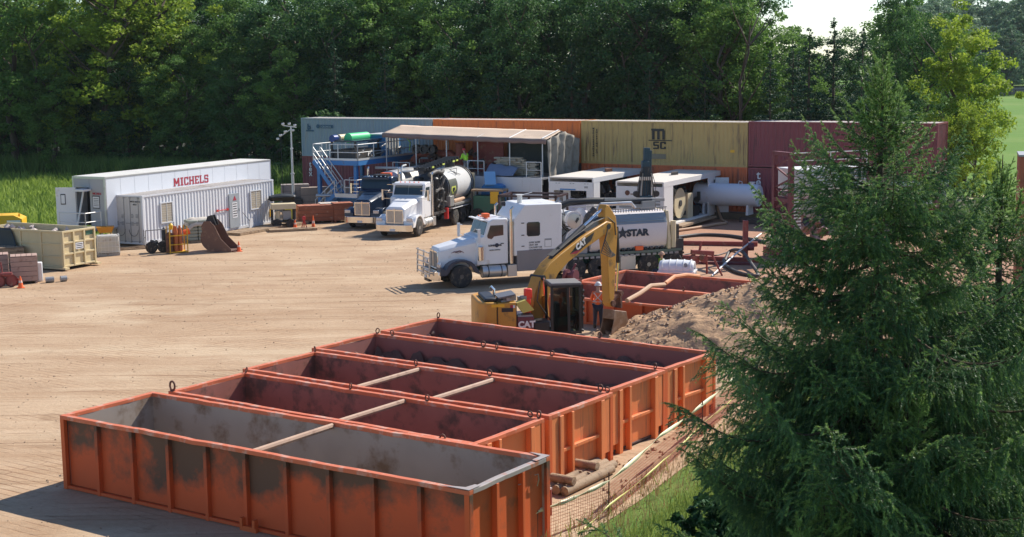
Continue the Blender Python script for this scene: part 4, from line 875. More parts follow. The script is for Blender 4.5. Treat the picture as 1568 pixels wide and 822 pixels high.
    Jt={k:(J[k][0],tuple(np.array(J[k][1])+.02) if hasattr(J[k][1],'__len__') else J[k][1]+.022) for k in k3}; Et=[e for e in E if e[0] in Jt and e[1] in Jt]
    skin_obj('trousers',trousers,Jt,Et,T,1)
    for s,n in ((1,'l'),(-1,'r')):
        a=Vector(J[n+'leg2'][0]); c=Vector(J[n+'leg3'][0]); b=MB(); b.sweep([a+Vector((-.05,0,.12)),a+Vector((-.03,0,-.02)),(a+c)/2+Vector((0,0,-.0)),c+Vector((.05,0,0))],[.06,.065,.055,.04],10); b.build('boot',C['black'],T)
    hm=MB().lathe((hx-.01,0,hzz+.02),(0,0,1),[(0,.15),(.01,.15),(.015,.118),(.06,.115),(.10,.095),(.135,.055),(.145,.0)],18); hm.box(hx+.08,hx+.18,-.07,.07,hzz+.02,hzz+.03); hm.build('hard_hat',helmet,T)
    if vest:
        cz=J['chest'][0]; wz=J['waist'][0]
        b=MB()
        for s in (-1,1):   # X on the back
            b.beam((cz[0]-.152,-s*.13,cz[2]+.13),(wz[0]-.142,s*.13,wz[2]-.02),.012,.05,upv=(1,0,0)) if 0 else b.sweep([(cz[0]-.12,-s*.14,cz[2]+.12),(cz[0]-.178,-s*.03,cz[2]-.03),(cz[0]-.178,s*.03,cz[2]-.08),(wz[0]-.150,s*.14,wz[2]+.0)],.017,5)
        pts=[(wz[0]+.152*math.cos(a),.196*math.sin(a),wz[2]-.02) for a in [i*2*PI/16 for i in range(17)]]; b.sweep(pts,.017,5,cap=False)
        b.build('reflective_stripes',vest,T)
    return T
wp=G(916,502,0)*.985
person('worker seen from behind in orange jacket and white hard hat beside the digger arm',(wp.x,wp.y,.12),R(82),C['orange'],C['denim'],C['white'],lean=.08,arms='work',vest=mat('silver_stripe',(.6,.58,.55),.4))
# ---------------- excavator ----------------
# the machine stands beyond the last long bin; local x = reach direction of the boom
ep=Vector((.75,50.3,0)); 
EX=thing('excavator','yellow tracked excavator with open engine cover digging beside the bins','excavator',(ep.x,ep.y,0),0)
ba=R(48)   # boom swing direction in the yard
Y=C['yellow']
def loc(x,y,z,a=ba): return (x*math.cos(a)-y*math.sin(a),x*math.sin(a)+y*math.cos(a),z)
def rot(mb,a): 
    mb.v=[loc(x,y,z,a) for x,y,z in mb.v]; return mb
ha=R(10)  # house direction as seen: tail left, cab to the right
# tracks
for s in (-1,1):
    prof=[(-1.5,.2),(-1.35,.05),(1.35,.05),(1.6,.25),(1.6,.5),(1.35,.75),(-1.35,.75),(-1.6,.5)]
    rot(MB().prism(prof,'y',s*1.0-.25,s*1.0+.25),ha).build('track',C['dark'],EX,bevel=.03)
    b=MB()
    for k in range(15):
        x=-1.4+k*.2; b.box(x,x+.06,s*1.0-.27,s*1.0+.27,.75,.79)
    rot(b,ha).build('track_shoes',C['rubber'],EX)
rot(MB().box(-.8,.8,-.8,.8,.5,.95),ha).build('undercarriage',C['dark'],EX)
# house
rot(MB().prism([(-2.05,-.9),(-1.95,-1.15),(1.1,-1.15),(1.3,-1.0),(1.3,1.0),(1.1,1.15),(-1.95,1.15),(-2.05,.9)],'z',.95,1.08),ha).build('deck',C['black'],EX)
rot(MB().prism([(-2.1,-.85),(-1.9,-1.18),(-1.5,-1.18),(-1.5,1.18),(-1.9,1.18),(-2.1,.85)],'z',1.08,2.26),ha).build('counterweight',Y,EX,bevel=.06)
rot(MB().box(-1.49,-.82,-1.17,1.17,1.08,2.24),ha).build('engine_side',Y,EX,bevel=.03)
rot(MB().box(-.80,-.22,-1.17,-.15,1.08,1.72),ha).build('side_panel',C['maroon'],EX,bevel=.02)
rot(MB().box(-.2,.35,-1.1,-.3,1.08,1.5),ha).build('tool_box',C['black'],EX,bevel=.02)
rot(MB().box(-.78,-.25,-1.14,-.2,1.72,1.77),ha).build('step_plate',C['grey'],EX)
def etext(s,size,x,z,m,y=-1.182,**k):
    o=loc(x,y,z,ha); xd=loc(1,0,0,ha); return text(EX,s,size,m,o,xd,(0,0,1),name='lettering',**k)
etext('CAT',.30,-.78,1.36,C['txtwhite'],bold=.015); etext('311F',.13,-.7,1.17,C['txtwhite'],bold=.004)
rot(MB().box(-1.35,-.95,-1.19,-1.183,1.92,2.06),ha).build('decal',C['black'],EX); rot(MB().box(-1.05,-.95,-1.185,-1.173,2.05,2.15),ha).build('flag_decal',C['txtred'],EX); rot(MB().box(-.95,-.88,-1.185,-1.173,2.05,2.15),ha).build('flag_decal',C['white'],EX)
rot(MB().box(-1.55,-1.3,-1.2,-1.17,1.2,1.3),ha).build('latch',C['black'],EX)
rot(MB().box(-1.7,-1.25,-1.187,-1.18,2.1,2.2),ha).build('maker_plate',C['byellow'],EX)
# grille lines on the counterweight/engine
b=MB()
for x in (-1.5,-.84): b.box(x,x+.015,-1.185,-1.172,1.12,2.22)
rot(b,ha).build('panel_gap',C['black'],EX)
rot(MB().prism([(-1.9,-1.0),(-1.45,-1.0),(-1.45,.6),(-1.9,.6)],'z',2.26,2.38),ha).build('rear_hood',C['black'],EX,bevel=.05)
b=MB(); 
b.beam((-1.45,-.7,2.40),(-.85,-.7,2.5),.9,.05); 
rot(b,ha).build('engine_cover',mat('faded_grey_cover',(.12,.12,.13),.5,var=.3,scale=4),EX)
b=MB(); rr=random.Random(8)
for k in range(18):
    x,y,z=rr.uniform(-1.4,-.6),rr.uniform(-1.1,.2),rr.uniform(2.1,2.35); b.box(x,x+rr.uniform(.1,.3),y,y+rr.uniform(.1,.3),z,z+rr.uniform(.05,.2))
rot(b,ha).build('engine_parts',C['grey'],EX)
rot(MB().prism([(-.85,2.2),(-.5,2.3),(-.2,1.95),(-.6,1.85)],'y',-1.15,-.8),ha).build('yellow_cover',mat('pale_yellow_plastic',(.5,.42,.10),.5),EX)
rot(MB().sweep([(-1.5,-.5,2.3),(-1.5,-.5,2.6),(-1.62,-.5,2.72)],.06,8),ha).build('exhaust',C['chrome'],EX)
# cab
cx0,cx1,cy0,cy1=.42,1.42,-1.12,-.12
def post(b,p,q): b.beam(p,q,.085,.085)
b=MB(); cp=[(cx0,cy0),(cx1,cy0),(cx1,cy1),(cx0,cy1)]
for (x,y) in cp: post(b,(x,y,1.05),(x*.97+.03 if x>1 else x,y,2.72))
for i in range(4):
    a,c=cp[i],cp[(i+1)%4]; post(b,(a[0],a[1],2.72),(c[0],c[1],2.72)); post(b,(a[0],a[1],1.1),(c[0],c[1],1.1))
post(b,(1.02,cy0,1.05),(.98,cy0,2.72)); post(b,(cx1,cy0,1.75),(cx1,cy1,1.75))
rot(b,ha).build('cab_frame',C['black'],EX)
rot(MB().box(cx0-.03,cx1+.05,cy0-.03,cy1+.03,2.74,2.84),ha).build('cab_roof',mat('dusty_roof',(.16,.15,.145),.7,dirt=(.2,.18,.15),damt=.2),EX,bevel=.03)
gl=bpy.data.materials.new('clear_cab_glass'); gl.use_nodes=True; gb_=gl.node_tree; pb=gb_.nodes['Principled BSDF']; pb.inputs['Base Color'].default_value=(.02,.03,.03,1); pb.inputs['Roughness'].default_value=.05; pb.inputs['Transmission Weight'].default_value=0; trn=gb_.nodes.new('ShaderNodeBsdfTransparent'); trn.inputs[0].default_value=(.42,.55,.52,1); mxs=gb_.nodes.new('ShaderNodeMixShader'); mxs.inputs[0].default_value=.85
gb_.links.new(pb.outputs[0],mxs.inputs[1]); gb_.links.new(trn.outputs[0],mxs.inputs[2]); gb_.links.new(mxs.outputs[0],gb_.nodes['Material Output'].inputs[0])
rot(MB().box(cx0+.05,.97,cy0-.005,cy0+.005,1.15,2.68),ha).build('side_glass',gl,EX,smooth=None); rot(MB().box(1.05,cx1-.05,cy0-.005,cy0+.005,1.15,2.68),ha).build('door_glass',gl,EX,smooth=None); rot(MB().box(cx1-.005,cx1+.005,cy0+.05,cy1-.05,1.2,2.68),ha).build('front_glass',gl,EX,smooth=None)
b=MB(); b.box(.65,1.05,-.9,-.4,1.1,1.5); b.box(.6,.75,-.9,-.4,1.5,2.1); b.box(.55,.6,cy0+.05,cy1-.05,1.1,1.9); b.box(1.3,1.4,-.9,-.8,1.1,1.7); rot(b,ha).build('seat',C['dark'],EX,bevel=.03)
b=MB(); b.box(.66,1.0,-1.05,-.75,1.35,1.6); rot(b,ha).build('control_box',C['green'],EX)
b=MB()
for z in (1.7,1.9,2.1,2.3,2.5): b.beam((cx1+.12,cy0,z),(cx1+.12,cy0+.3,z+.05),.07,.1)
b.beam((cx1+.1,cy0+.1,1.2),(cx1+.1,cy0+.1,2.75),.05,.05); rot(b,ha).build('lamp_and_mirror',C['black'],EX)
# boom: side profile in (reach, height), curved, thickness across
def bp(X,Z): return (X,Z)
boomp=[(-.15,1.25),(-.25,1.7),(-.1,2.4),(.25,3.05),(.75,3.5),(1.3,3.78),(2.6,4.35),(4.0,4.82),(4.3,4.75),(4.35,4.55),(4.15,4.38),(2.9,3.92),(1.75,3.42),(1.2,3.05),(.85,2.6),(.55,1.95),(.3,1.3)]
off_=.62   # boom foot sits beside the cab
def B3(mb): 
    mb.v=[ (lambda q:(q[0]+bo.x,q[1]+bo.y,q[2]))(loc(x,y,z-.09*max(0,z-1.5),ba)) for x,y,z in mb.v]; return mb
bo=Vector(loc(-.05,.1,0,ha))
B3(MB().prism(boomp,'y',-.23,.23)).build('boom',Y,EX,bevel=.03)
b=MB(); b.prism([(.9,3.56),(1.35,3.86),(2.9,4.52),(2.9,4.44),(1.35,3.78)],'y',-.1,.1); B3(b).build('boom_top_guard',C['black'],EX)
b=MB(); b.tube((1.5,0,3.95),(2.9,0,4.72),.1,10); B3(b).build('stick_cylinder',C['black'],EX); b=MB(); b.tube((2.9,0,4.72),(4.15,0,5.38),.05,8); B3(b).build('cylinder_rod',C['chrome'],EX)
for s in (-1,1):
    b=MB(); b.tube((.45,s*.3,1.45),(.35,s*.3,2.3),.085,10); B3(b).build('boom_cylinder',C['yellow'],EX); b=MB(); b.tube((.35,s*.3,2.3),(.33,s*.28,3.0),.045,8); B3(b).build('cylinder_rod',C['chrome'],EX)
b=MB(); b.lathe((.33,-.3,3.0),(0,1,0),[(0,.1),(.6,.1)],10); b.lathe((4.1,-.24,4.6),(0,1,0),[(0,.12),(.48,.12)],10); b.lathe((1.35,-.21,3.4),(0,1,0),[(0,.1),(.42,.1)],10); B3(b).build('pivot_pin',C['black'],EX)
# decal on the boom side facing the camera
def btext(s,size,x,z,m,ang,**k):
    xd=Vector(loc(math.cos(ang),0,math.sin(ang),ba)); ydv=Vector(loc(-math.sin(ang),0,math.cos(ang),ba)); o=Vector(loc(x,-.243,z-.09*max(0,z-1.5),ba))+bo; return text(EX,s,size,m,o,xd,ydv,name='boom_lettering',**k)
b=MB(); b.prism([(1.85,3.75),(2.3,4.1),(3.25,4.47),(3.05,4.15),(2.2,3.72)],'y',-.238,-.229); B3(b).build('boom_decal',C['black'],EX,smooth=None)
b=MB(); b.prism([(1.85,3.74),(2.2,3.71),(2.45,3.82),(2.2,3.84)],'y',-.240,-.237); B3(b).build('decal_triangle',C['txtred'],EX,smooth=None)
btext('CAT',.30,2.22,3.84,C['txtwhite'],R(23),bold=.015)
b=MB(); rr=random.Random(2)
for k in range(4): b.sweep([(1.0,-.1+.07*k,3.75),(2.2,-.1+.07*k,4.35),(3.4,-.12+.07*k,4.85),(4.1,-.15+.09*k,5.0),(4.5,-.2+.12*k,4.7),(4.55,-.2+.12*k,4.2)],.025,5)
for k in range(6): b.sweep([(4.0,-.26,4.5),(3.75-.05*k,-.34,4.1-.1*k),(4.1,-.33,3.6-.05*k),(4.4,-.3,3.4)],.02,5)
b.sweep([(.1,-.3,2.9),(-.3,-.5,2.2),(.2,-.7,1.4),(.5,-.9,1.1)],.02,5)
B3(b).build('hydraulic_hoses',C['hose'],EX)
# stick, nearly upright
stp=[(3.95,5.35),(4.05,5.5),(4.2,5.45),(4.62,4.95),(4.72,4.3),(4.62,3.3),(4.5,1.45),(4.35,1.25),(4.2,1.4),(4.1,3.3),(4.0,4.1),(3.95,4.55)]
B3(MB().prism(stp,'y',-.17,.17)).build('stick',Y,EX,bevel=.03)
b=MB(); b.tube((4.85,0,4.5),(4.95,0,3.0),.085,10); B3(b).build('bucket_cylinder',C['black'],EX); b=MB(); b.tube((4.95,0,3.0),(4.85,0,1.75),.045,8); B3(b).build('cylinder_rod',C['chrome'],EX)
b=MB(); b.beam((4.45,0,1.5),(4.9,0,1.75),.34,.12); b.beam((4.9,0,1.75),(4.95,0,1.15),.34,.1); b.lathe((4.88,-.25,1.75),(0,1,0),[(0,.1),(.5,.1)],10); b.lathe((4.38,-.25,1.4),(0,1,0),[(0,.12),(.5,.12)],10); B3(b).build('bucket_linkage',C['rust'],EX)
bk=[(4.25,1.45),(5.0,1.3),(5.1,.9),(4.95,.5),(4.6,.25),(4.2,.22),(3.95,.35),(4.0,.42),(4.3,.36),(4.6,.45),(4.85,.7),(4.85,1.0),(4.7,1.12),(4.2,1.1)]
bk=[(x+.12,z-.30) for x,z in bk]; B3(MB().prism(bk,'y',-.27,.27)).build('bucket',mat('worn_bucket',(.22,.12,.06),.6,dirt=(.3,.2,.13),damt=.5,dscale=3),EX,bevel=.015)
for s in (-1,1): B3(MB().prism([(4.37,.85),(5.02,.85),(5.07,.5),(4.82,.12),(4.42,.02),(4.12,.1)],'y',s*.265-.015,s*.265+.015)).build('bucket_side',bpy.data.materials['worn_bucket'],EX)
for k in range(5): B3(MB().prism([(4.12,.10),(3.90,-.02),(4.12,.02)],'y',-.26+k*.11,-.21+k*.11)).build('tooth',C['alu'],EX)
oc=Vector(loc(.95,-.62,0,ha))+ep
person('excavator operator in orange vest sitting in the cab',(oc.x,oc.y,1.02),ha,C['orange'],C['denim'],C['orange'],sit=True,arms='work')
oc=Vector(loc(-.4,-.7,0,ha))+ep
t=thing('fuel_can','red fuel cans standing on the digger beside its open engine cover','fuel can',(oc.x,oc.y,1.78),ha)
MB().box(-.15,.15,-.12,.12,0,.55).build('body',mat('bright_red_plastic',(.8,.05,.03),.4),t,bevel=.04); MB().box(-.08,.2,-.1,.1,.5,.85).build('spout_can',bpy.data.materials['bright_red_plastic'],t,bevel=.05)
# ---------------- steel platform with stairs (mud recycler) ----------------
pz=3.75; pc=G(548,246,pz); pa=math.atan2(.88,.47)   # long side runs away from the camera, to the right
T=thing('steel_platform','raised blue steel platform with white handrails, stairs and tank in front of the grey container','steel platform',(pc.x,pc.y,0),pa)
def pl_(px,py,z=pz):
    q=G(px,py,z)-pc; return (q.x*math.cos(-pa)-q.y*math.sin(-pa),q.x*math.sin(-pa)+q.y*math.cos(-pa),z)
LW=3.75; DL=7.2
MB().box(0,DL,0,LW,pz-.08,pz).build('deck',C['grey'],T)
b=MB(); b.box(-.02,DL,-.06,.0,pz-.34,pz-.02); b.box(-.06,0,0,LW,pz-.34,pz-.02); b.box(0,DL,LW,LW+.06,pz-.34,pz-.02)
for k in range(6): b.box(k*1.35,k*1.35+.1,0,LW,pz-.3,pz-.08)
b.build('deck_edge_beam',C['blue'],T)
b=MB(); b.box(-.03,DL,-.075,-.06,pz-.0,pz+.14); b.box(-.075,-.06,0,LW,pz,pz+.14); b.build('toe_board',C['galv'],T)
rail(MB(),[(0,0,pz),(2.0,0,pz),(4.6,0,pz),(DL,0,pz)],1.1,.035).build('handrail',C['galv'],T)
rail(MB(),[(0,0,pz),(0,1.65,pz),(0,2.35,pz)],1.1,.035).build('handrail',C['galv'],T); rail(MB(),[(0,3.0,pz),(0,LW,pz),(1.6,LW,pz),(4,LW,pz),(DL,LW,pz)],1.1,.035).build('handrail',C['galv'],T)
b=MB()
for x,y in ((.25,.35),(.25,LW-.3),(5.6,.35),(5.6,LW-.3)): b.box(x-.12,x+.12,y-.12,y+.12,0,pz-.08)
b.build('post',C['blue'],T)
# tank and roll on top
MB().box(1.2,5.6,.9,3.0,pz+.02,pz+.65).build('tank',C['dark'],T); MB().box(1.0,4.2,.75,3.1,pz+1.2,pz+1.32).build('upper_tray',C['navy'],T)
b=MB(); 
for x,y in ((1.1,.9),(1.1,2.9),(4.0,.9),(4.0,2.9)): b.box(x,x+.12,y,y+.12,pz,pz+1.2)
b.build('tray_leg',C['dark'],T)
MB().lathe((1.6,1.9,pz+1.45),(1,0,0),[(0,.1),(.05,.34),(2.4,.34),(2.45,.1)],16).build('green_cover',mat('bright_green_cover',(.05,.55,.2),.5,var=.1),T)
MB().lathe((1.6,2.7,pz+1.45),(1,0,0),[(0,.25),(1.4,.25)],12).build('cream_motor',C['cream'],T); MB().lathe((.9,2.75,pz+1.45),(1,0,0),[(0,.25),(.5,.25)],12).build('blue_motor',mat('dark_blue_motor',(.01,.04,.2),.4),T)
MB().box(4.3,6.3,.5,2.0,pz,pz+1.55).build('panel_cabinet',C['blue'],T,bevel=.02); b=MB()
for k in range(5): b.box(4.35+k*.38,4.5+k*.38,.44,.5,pz+.1,pz+1.45)
b.build('white_ribs',C['galv'],T)
b=MB(); b.box(4.2,6.4,.45,2.1,pz+1.55,pz+1.62); b.build('cabinet_lid',C['galv'],T)
b=MB(); rr=random.Random(4)
for k in range(16):
    p=Vector((rr.uniform(1.2,6.8),rr.uniform(.3,1.0),pz+rr.uniform(.1,.9))); b.sweep([p,p+Vector((rr.uniform(-.5,.5),.1,rr.uniform(-.2,.3))),p+Vector((rr.uniform(-.8,.8),0,-.1))],.05,5)
b.build('pipework',C['grey'],T)
b=MB(); b.sweep([(6.4,.2,pz+1.5),(6.7,-.1,pz+.9),(6.9,.1,pz+.3)],.04,6); b.build('lime_cord',C['lime'],T)
# stair flight going down to the right, landing, lower flight down to the left (seen along its side)
def stair(b1_,b2_,w,n,T,name='stair'):
    p=Vector(b1_);q=Vector(b2_); d=q-p; side=Vector((-d.y,d.x,0)).normalized()*w/2
    b=MB()
    for s in (-1,1): b.beam(p+side*s,q+side*s,.06,.28)
    fl=b.build(name+'_stringer',C['blue'],T)
    for k in range(n):
        c=p+d*((k+.5)/n); b=MB(); b.beam(c-side,c+side,.24,.03); b.build('tread',C['galv'],T)
    for s in (-1,1):
        b=MB(); pts=[p+side*s,(p+q)/2+side*s,q+side*s]
        for a in pts: b.tube(a,a+Vector((0,0,.95)),.03,6)
        for a,c in zip(pts,pts[1:]): b.tube(a+Vector((0,0,.95)),c+Vector((0,0,.95)),.035,6); b.tube(a+Vector((0,0,.5)),c+Vector((0,0,.5)),.028,6)
        b.build('handrail',C['galv'],T)
lz=1.45
s0=(-.52,3.1,pz); s1=(-.52,1.2,lz)
stair(s0,s1,.8,9,T)
X0=-.5; Y0=.3; b=MB(); b.box(X0-.6,X0+1.0,Y0-.9,Y0+.9,lz-.06,lz); b.box(X0-.62,X0+1.02,Y0-.92,Y0+.92,lz-.22,lz-.06); b.build('landing',C['blue'],T)
b=MB(); b.box(X0-.64,X0-.62,Y0-.92,Y0+.92,lz-.16,lz+.1); b.box(X0-.62,X0+1.02,Y0-.94,Y0-.92,lz-.16,lz+.1); b.build('toe_board',C['galv'],T)
rail(MB(),[(X0-.6,Y0-.9,lz),(X0-.6,Y0+.1,lz)],1.05,.032).build('handrail',C['galv'],T); rail(MB(),[(X0-.6,Y0-.9,lz),(X0+1,Y0-.9,lz),(X0+3,Y0-.9,lz),(X0+5,Y0-.9,lz)],1.05,.032).build('handrail',C['galv'],T); rail(MB(),[(X0+1,Y0+.8,lz),(X0+3,Y0+.8,lz),(X0+5,Y0+.8,lz)],1.05,.032).build('handrail',C['galv'],T)
MB().box(X0+1,X0+5.2,Y0-.9,Y0+.8,lz-.12,lz).build('catwalk',C['blue'],T)
stair((X0-.2,Y0+.95,lz),(X0-.2,Y0+2.6,.1),.8,6,T,'lower_stair')
MB().box(X0+.3,X0+5,Y0-.7,2.8,.15,1.2).build('skid_tank',C['blue'],T,bevel=.03)
# ---------------- drill rig deck under the canopy ----------------
rl=at(585,205,103); rr_=at(836,215,96.5); rd_=(rr_-rl); ca=math.atan2(rd_.y,rd_.x); CL=math.hypot(rd_.x,rd_.y)
RG=thing('canopy','long beige canvas canopy on poles over the drilling deck, with a hanging grey curtain','canopy',(rl.x,rl.y,0),ca)
h0=(rl.z+rr_.z)/2; HS=(rr_.z-rl.z)
def roof(s,t_):
    sag=-.06*math.sin(s*PI*5)**2; x=s*CL+ (1.0*t_ if s<.02 else 0)*0; 
    return (x+ .5*t_*(1-2*s)*.2,t_*2.3,h0+HS*(s-.5)+.05+ .48*t_+sag*(1-abs(2*t_-1))+.02*fbm(s*9,t_*2,1))
MB().grid(roof,60,8).build('canvas_roof',C['canvas'],RG,smooth=60,solid=.03)
MB().grid(lambda s,t_:(s*CL+.9*(1-t_)*0,2.3+t_*2.2,h0+HS*(s-.5)+.53-.75*t_),30,4).build('canvas_roof',C['canvas'],RG,smooth=60,solid=.03)
b=MB(); b.grid(lambda s,t_:(s*CL,-.01,h0+HS*(s-.5)+.05-.30*t_+.02*math.sin(s*60)),60,2).build('valance',mat('valance_brown',(.24,.16,.14),.8),RG,smooth=60,solid=.02)
b=MB(); 
for k in range(6): 
    x=.3+k*(CL-.6)/5; b.tube((x,.05,2.2),(x,.05,h0),.04,6); b.tube((x,4.3,1.5),(x,4.3,h0-.2),.04,6); b.tube((x,.0,h0),(x,2.3,h0+.45),.04,6); b.tube((x,2.3,h0+.45),(x,4.4,h0-.2),.04,6)
b.build('pole',C['galv'],RG)
def curt(s,t_):
    y=.05+s*4.2; x=CL+.10*math.sin(s*26+2*t_)+.12*fbm(s*5,t_*3,1)+.25*(1-t_)*s
    top=h0+HS*.5+.02+(.48*min(1,s*1.8) if s<.55 else .48-(s-.55)*1.3)
    return (x+.05,y,top-(3.4+.3*math.sin(s*9))*t_)
MB().grid(curt,60,16).build('hanging_curtain',C['canvasgrey'],RG,smooth=70,solid=.02)
# deck module
DK=thing('drilling_deck','white sided drilling deck with steps, handrails and machinery beneath the beige canopy','drilling deck',(rl.x,rl.y,0),ca)
dz=2.75
MB().box(5.6,CL+.3,-1.2,4.2,dz-.1,dz).build('deck',C['grey'],DK); MB().box(5.6,CL+.3,-1.22,-1.16,.3,dz+.02).build('side_panel',C['white'],DK); MB().box(0.2,5.5,-.6,4.2,1.5,1.6).build('lower_deck',C['dark'],DK); MB().box(5.5,5.6,-1.2,4.2,.3,dz).build('end_panel',C['grey'],DK)
MB().prism([(5.58,.6),(4.1,.6),(5.58,dz)],'y',-1.22,-.2).build('stair_side',C['dark'],DK)
rail(MB(),[(6.0,-1.1,dz),(6.6,-1.1,dz)],1.05,.03).build('handrail',C['galv'],DK) ; rail(MB(),[(7.7,-1.1,dz),(9.0,-1.1,dz)],1.05,.03).build('handrail',C['galv'],DK); rail(MB(),[(CL-.9,-1.1,dz),(CL+.2,-1.1,dz)],1.05,.03).build('handrail',C['galv'],DK); rail(MB(),[(1.2,-.5,1.6),(2.6,-.5,1.6)],1.9,.03).build('handrail',C['galv'],DK); rail(MB(),[(4.2,-.5,1.6),(5.3,-.5,1.6)],1.9,.03).build('handrail',C['galv'],DK)
b=MB(); b.tube((4.4,-1.0,.9),(6.0,-1.0,dz+1.0),.035,6); b.tube((4.0,-1.0,.5),(6.0,-1.0,dz+.2),.035,6); b.build('stair_rail',C['galv'],DK)
b=MB(); b.sweep([(1.4,2.0,2.2),(1.4,2.0,3.6),(1.9,2.0,4.0),(4.5,2.0,4.0),(5.0,2.0,3.6),(5.0,2.0,2.4)],.28,12); b.lathe((5.5,1.6,1.6),(0,0,1),[(0,.35),(3.2,.35)],14); b.build('red_duct',mat('rust_red_duct',(.26,.07,.045),.7,dirt=(.13,.06,.04),damt=.3,dscale=3),DK)
b=MB(); 
for k in range(3): b.lathe((2.2+k*.65,1.3,4.35),(0,-1,0),[(0,.32),(.4,.34),(.42,.2),(.3,.18)],16)
b.box(1.8,4.6,.8,3.4,1.6,3.3); b.build('engine',C['dark'],DK)
MB().box(2.2,3.6,.7,.78,3.1,3.2).build('lamp_strip',C['cream'],DK)
rr=random.Random(12); b=MB()
for k in range(60):
    x,y,z=rr.uniform(.3,8.2),rr.uniform(.4,3.6),rr.uniform(1.7,4.0)
    if rr.random()<.5: b.box(x,x+rr.uniform(.1,.6),y,y+rr.uniform(.1,.5),z-.3,z+rr.uniform(0,.3))
    else: b.lathe((x,y,z),(rr.random(),rr.random(),rr.random()),[(0,rr.uniform(.08,.25)),(rr.uniform(.2,.7),rr.uniform(.08,.25))],8)
b.build('machinery',mat('rusty_machinery',(.12,.06,.045),.7,dirt=(.05,.04,.035),damt=.6,dscale=3),DK)
b=MB(); b.box(5.9,8.4,2.6,2.7,2.6,5.2); b.build('red_wall',C['redsteel'],DK); MB().box(8.4,CL,3.2,3.3,2.6,5.2).build('dark_wall',mat('dark_green_wall',(.05,.06,.055),.7,dirt=(.1,.1,.09),damt=.4),DK)
rr=random.Random(5); sm=MB().box(0,.55,0,.35,0,.13); sk=sm.mesh('sack',C['sack'])
SP=thing('sack_stack','stack of paper sacks on the drilling deck under the canopy, beside the curtain','sack stack',(rl.x,rl.y,0),ca)
for lay in range(9):
    for k in range(6-(lay>6)*2):
        link('sack',sk,SP,(8.9+k*.52+rr.uniform(-.05,.05)+(lay%2)*.15,.4+rr.uniform(-.1,.1),dz+.02+lay*.135),rz=rr.uniform(-.1,.1),bevel=.04)
MB().grid(lambda s,t_:(8.9+s*2.2,-.9+t_*1.0,dz+.1+.7*math.sin(t_*1.5)*(1-.3*s)+.08*fbm(s*4,t_*3,1)),16,10).build('blue_sheet',mat('faded_blue_sheet',(.2,.24,.33),.6),DK,smooth=70,solid=.02)
wq=RG.matrix_basis@Vector((7.15,-.35,dz+.02)); wl=Matrix.Translation(RG.location)@Matrix.Rotation(ca,4,'Z')@Vector((7.15,-.35,dz))
person('worker in lime jacket and red hard hat standing on the drilling deck under the canopy',tuple(wl),ca+R(160),C['lime'],C['grey'],C['red'],lean=.35,arms='work')
# dark steel and pipe behind the trucks
PK=thing('pipe_rack','long rack of rusty pipe between the blue platform and the canopy','pipe rack',(rl.x-1.5,rl.y-1.3,0),ca)
for k in range(2): MB().tube((.5,1.2+k*.1,3.1-.3*k),(6.5,1.2+k*.1,3.15-.3*k),.09,8).build('pipe',C['galv'] if k==0 else C['rust'],PK)
b=MB(); 
for x in (1.2,4): b.box(x,x+.12,1.1,1.3,0,2.9)
b.build('rack_post',C['maroon'],PK)
# ---------------- white equipment modules ----------------
ma_=math.atan2(.88,.47)
whm=mat('module_white',(.70,.69,.68),.45,var=.04,dirt=(.5,.44,.38),damt=-.1,dscale=1.5,streak=True); whroof=mat('module_roof_cream',(.66,.60,.52),.6,var=.05,dirt=(.45,.38,.3),damt=.05,dscale=.7)
def module(label,nr,L,W,H,z0,opening,z_roof=3.1):
    # local x = length (away from the camera), y = width to the left; the near end faces the camera
    T=thing('equipment_module',label,'equipment module',(nr.x,nr.y,0),ma_,'white equipment modules'); 
    MB().box(0,L,0,W,H-.10,H).build('roof',whroof,T,bevel=.01)
    b=MB(); b.box(-.02,L,-.03,.06,H-.32,H-.02); b.box(-.02,L,W-.06,W+.03,H-.32,H-.02); b.build('roof_beam',whm,T)
    b=MB(); b.box(0,L,0,W,z0,z0+.14); b.build('floor',whm,T)
    b=MB(); b.box(L-.06,L,.0,W,z0,H-.3); b.build('end_wall',whm,T); 
    MB().box(0.3,L-.3,W-.06,W,z0+.1,H-.3).build('rear_wall',whm,T)
    rr=random.Random(int(L*7)); b=MB()
    for k in range(70):
        x,y,z=rr.uniform(1.0,L-1),rr.uniform(.3,W-.5),rr.uniform(z0+.3,H-.8)
        if rr.random()<.5: b.box(x,x+rr.uniform(.1,.7),y,y+rr.uniform(.1,.5),z-.2,z+rr.uniform(0,.4))
        else: b.lathe((x,y,z),(rr.random(),rr.random(),rr.random()),[(0,rr.uniform(.08,.25)),(rr.uniform(.2,.7),rr.uniform(.08,.25))],8)
    b.build('inner_machinery',C['dark'],T); return T
n1=G(908,272,3.1); n2=G(1016,279,3.1)
M1=module('farther white equipment module with an open side, beside the beige canopy',n1,10.7,3.1,3.1,.4,None)
b=MB(); b.box(-.02,.05,0,.45,.3,2.8); b.box(-.02,.05,W_-.3 if 0 else 2.75,3.1,.3,2.8); b.box(-.025,.05,0,3.1,2.25,2.8); b.build('end_frame',whm,M1)
MB().box(-.03,-.022,1.2,2.3,2.27,2.36).build('blue_smear',C['blue'],M1); MB().box(.03,.08,.5,1.7,.4,1.75).build('inner_panel',mat('pale_lilac_panel',(.5,.5,.6),.5),M1); MB().box(.6,.7,1.9,2.4,.4,2.2).build('inner_door',C['white'],M1)
MB().box(0.05,1.0,-.02,.02,.3,2.8).build('side_wall',whm,M1)
b=MB()
for y in (.3,1.3,2.3): b.box(-.035,-.02,y,y+.12,2.68,2.72); b.box(-.035,-.02,y+.2,y+.32,2.68,2.72)
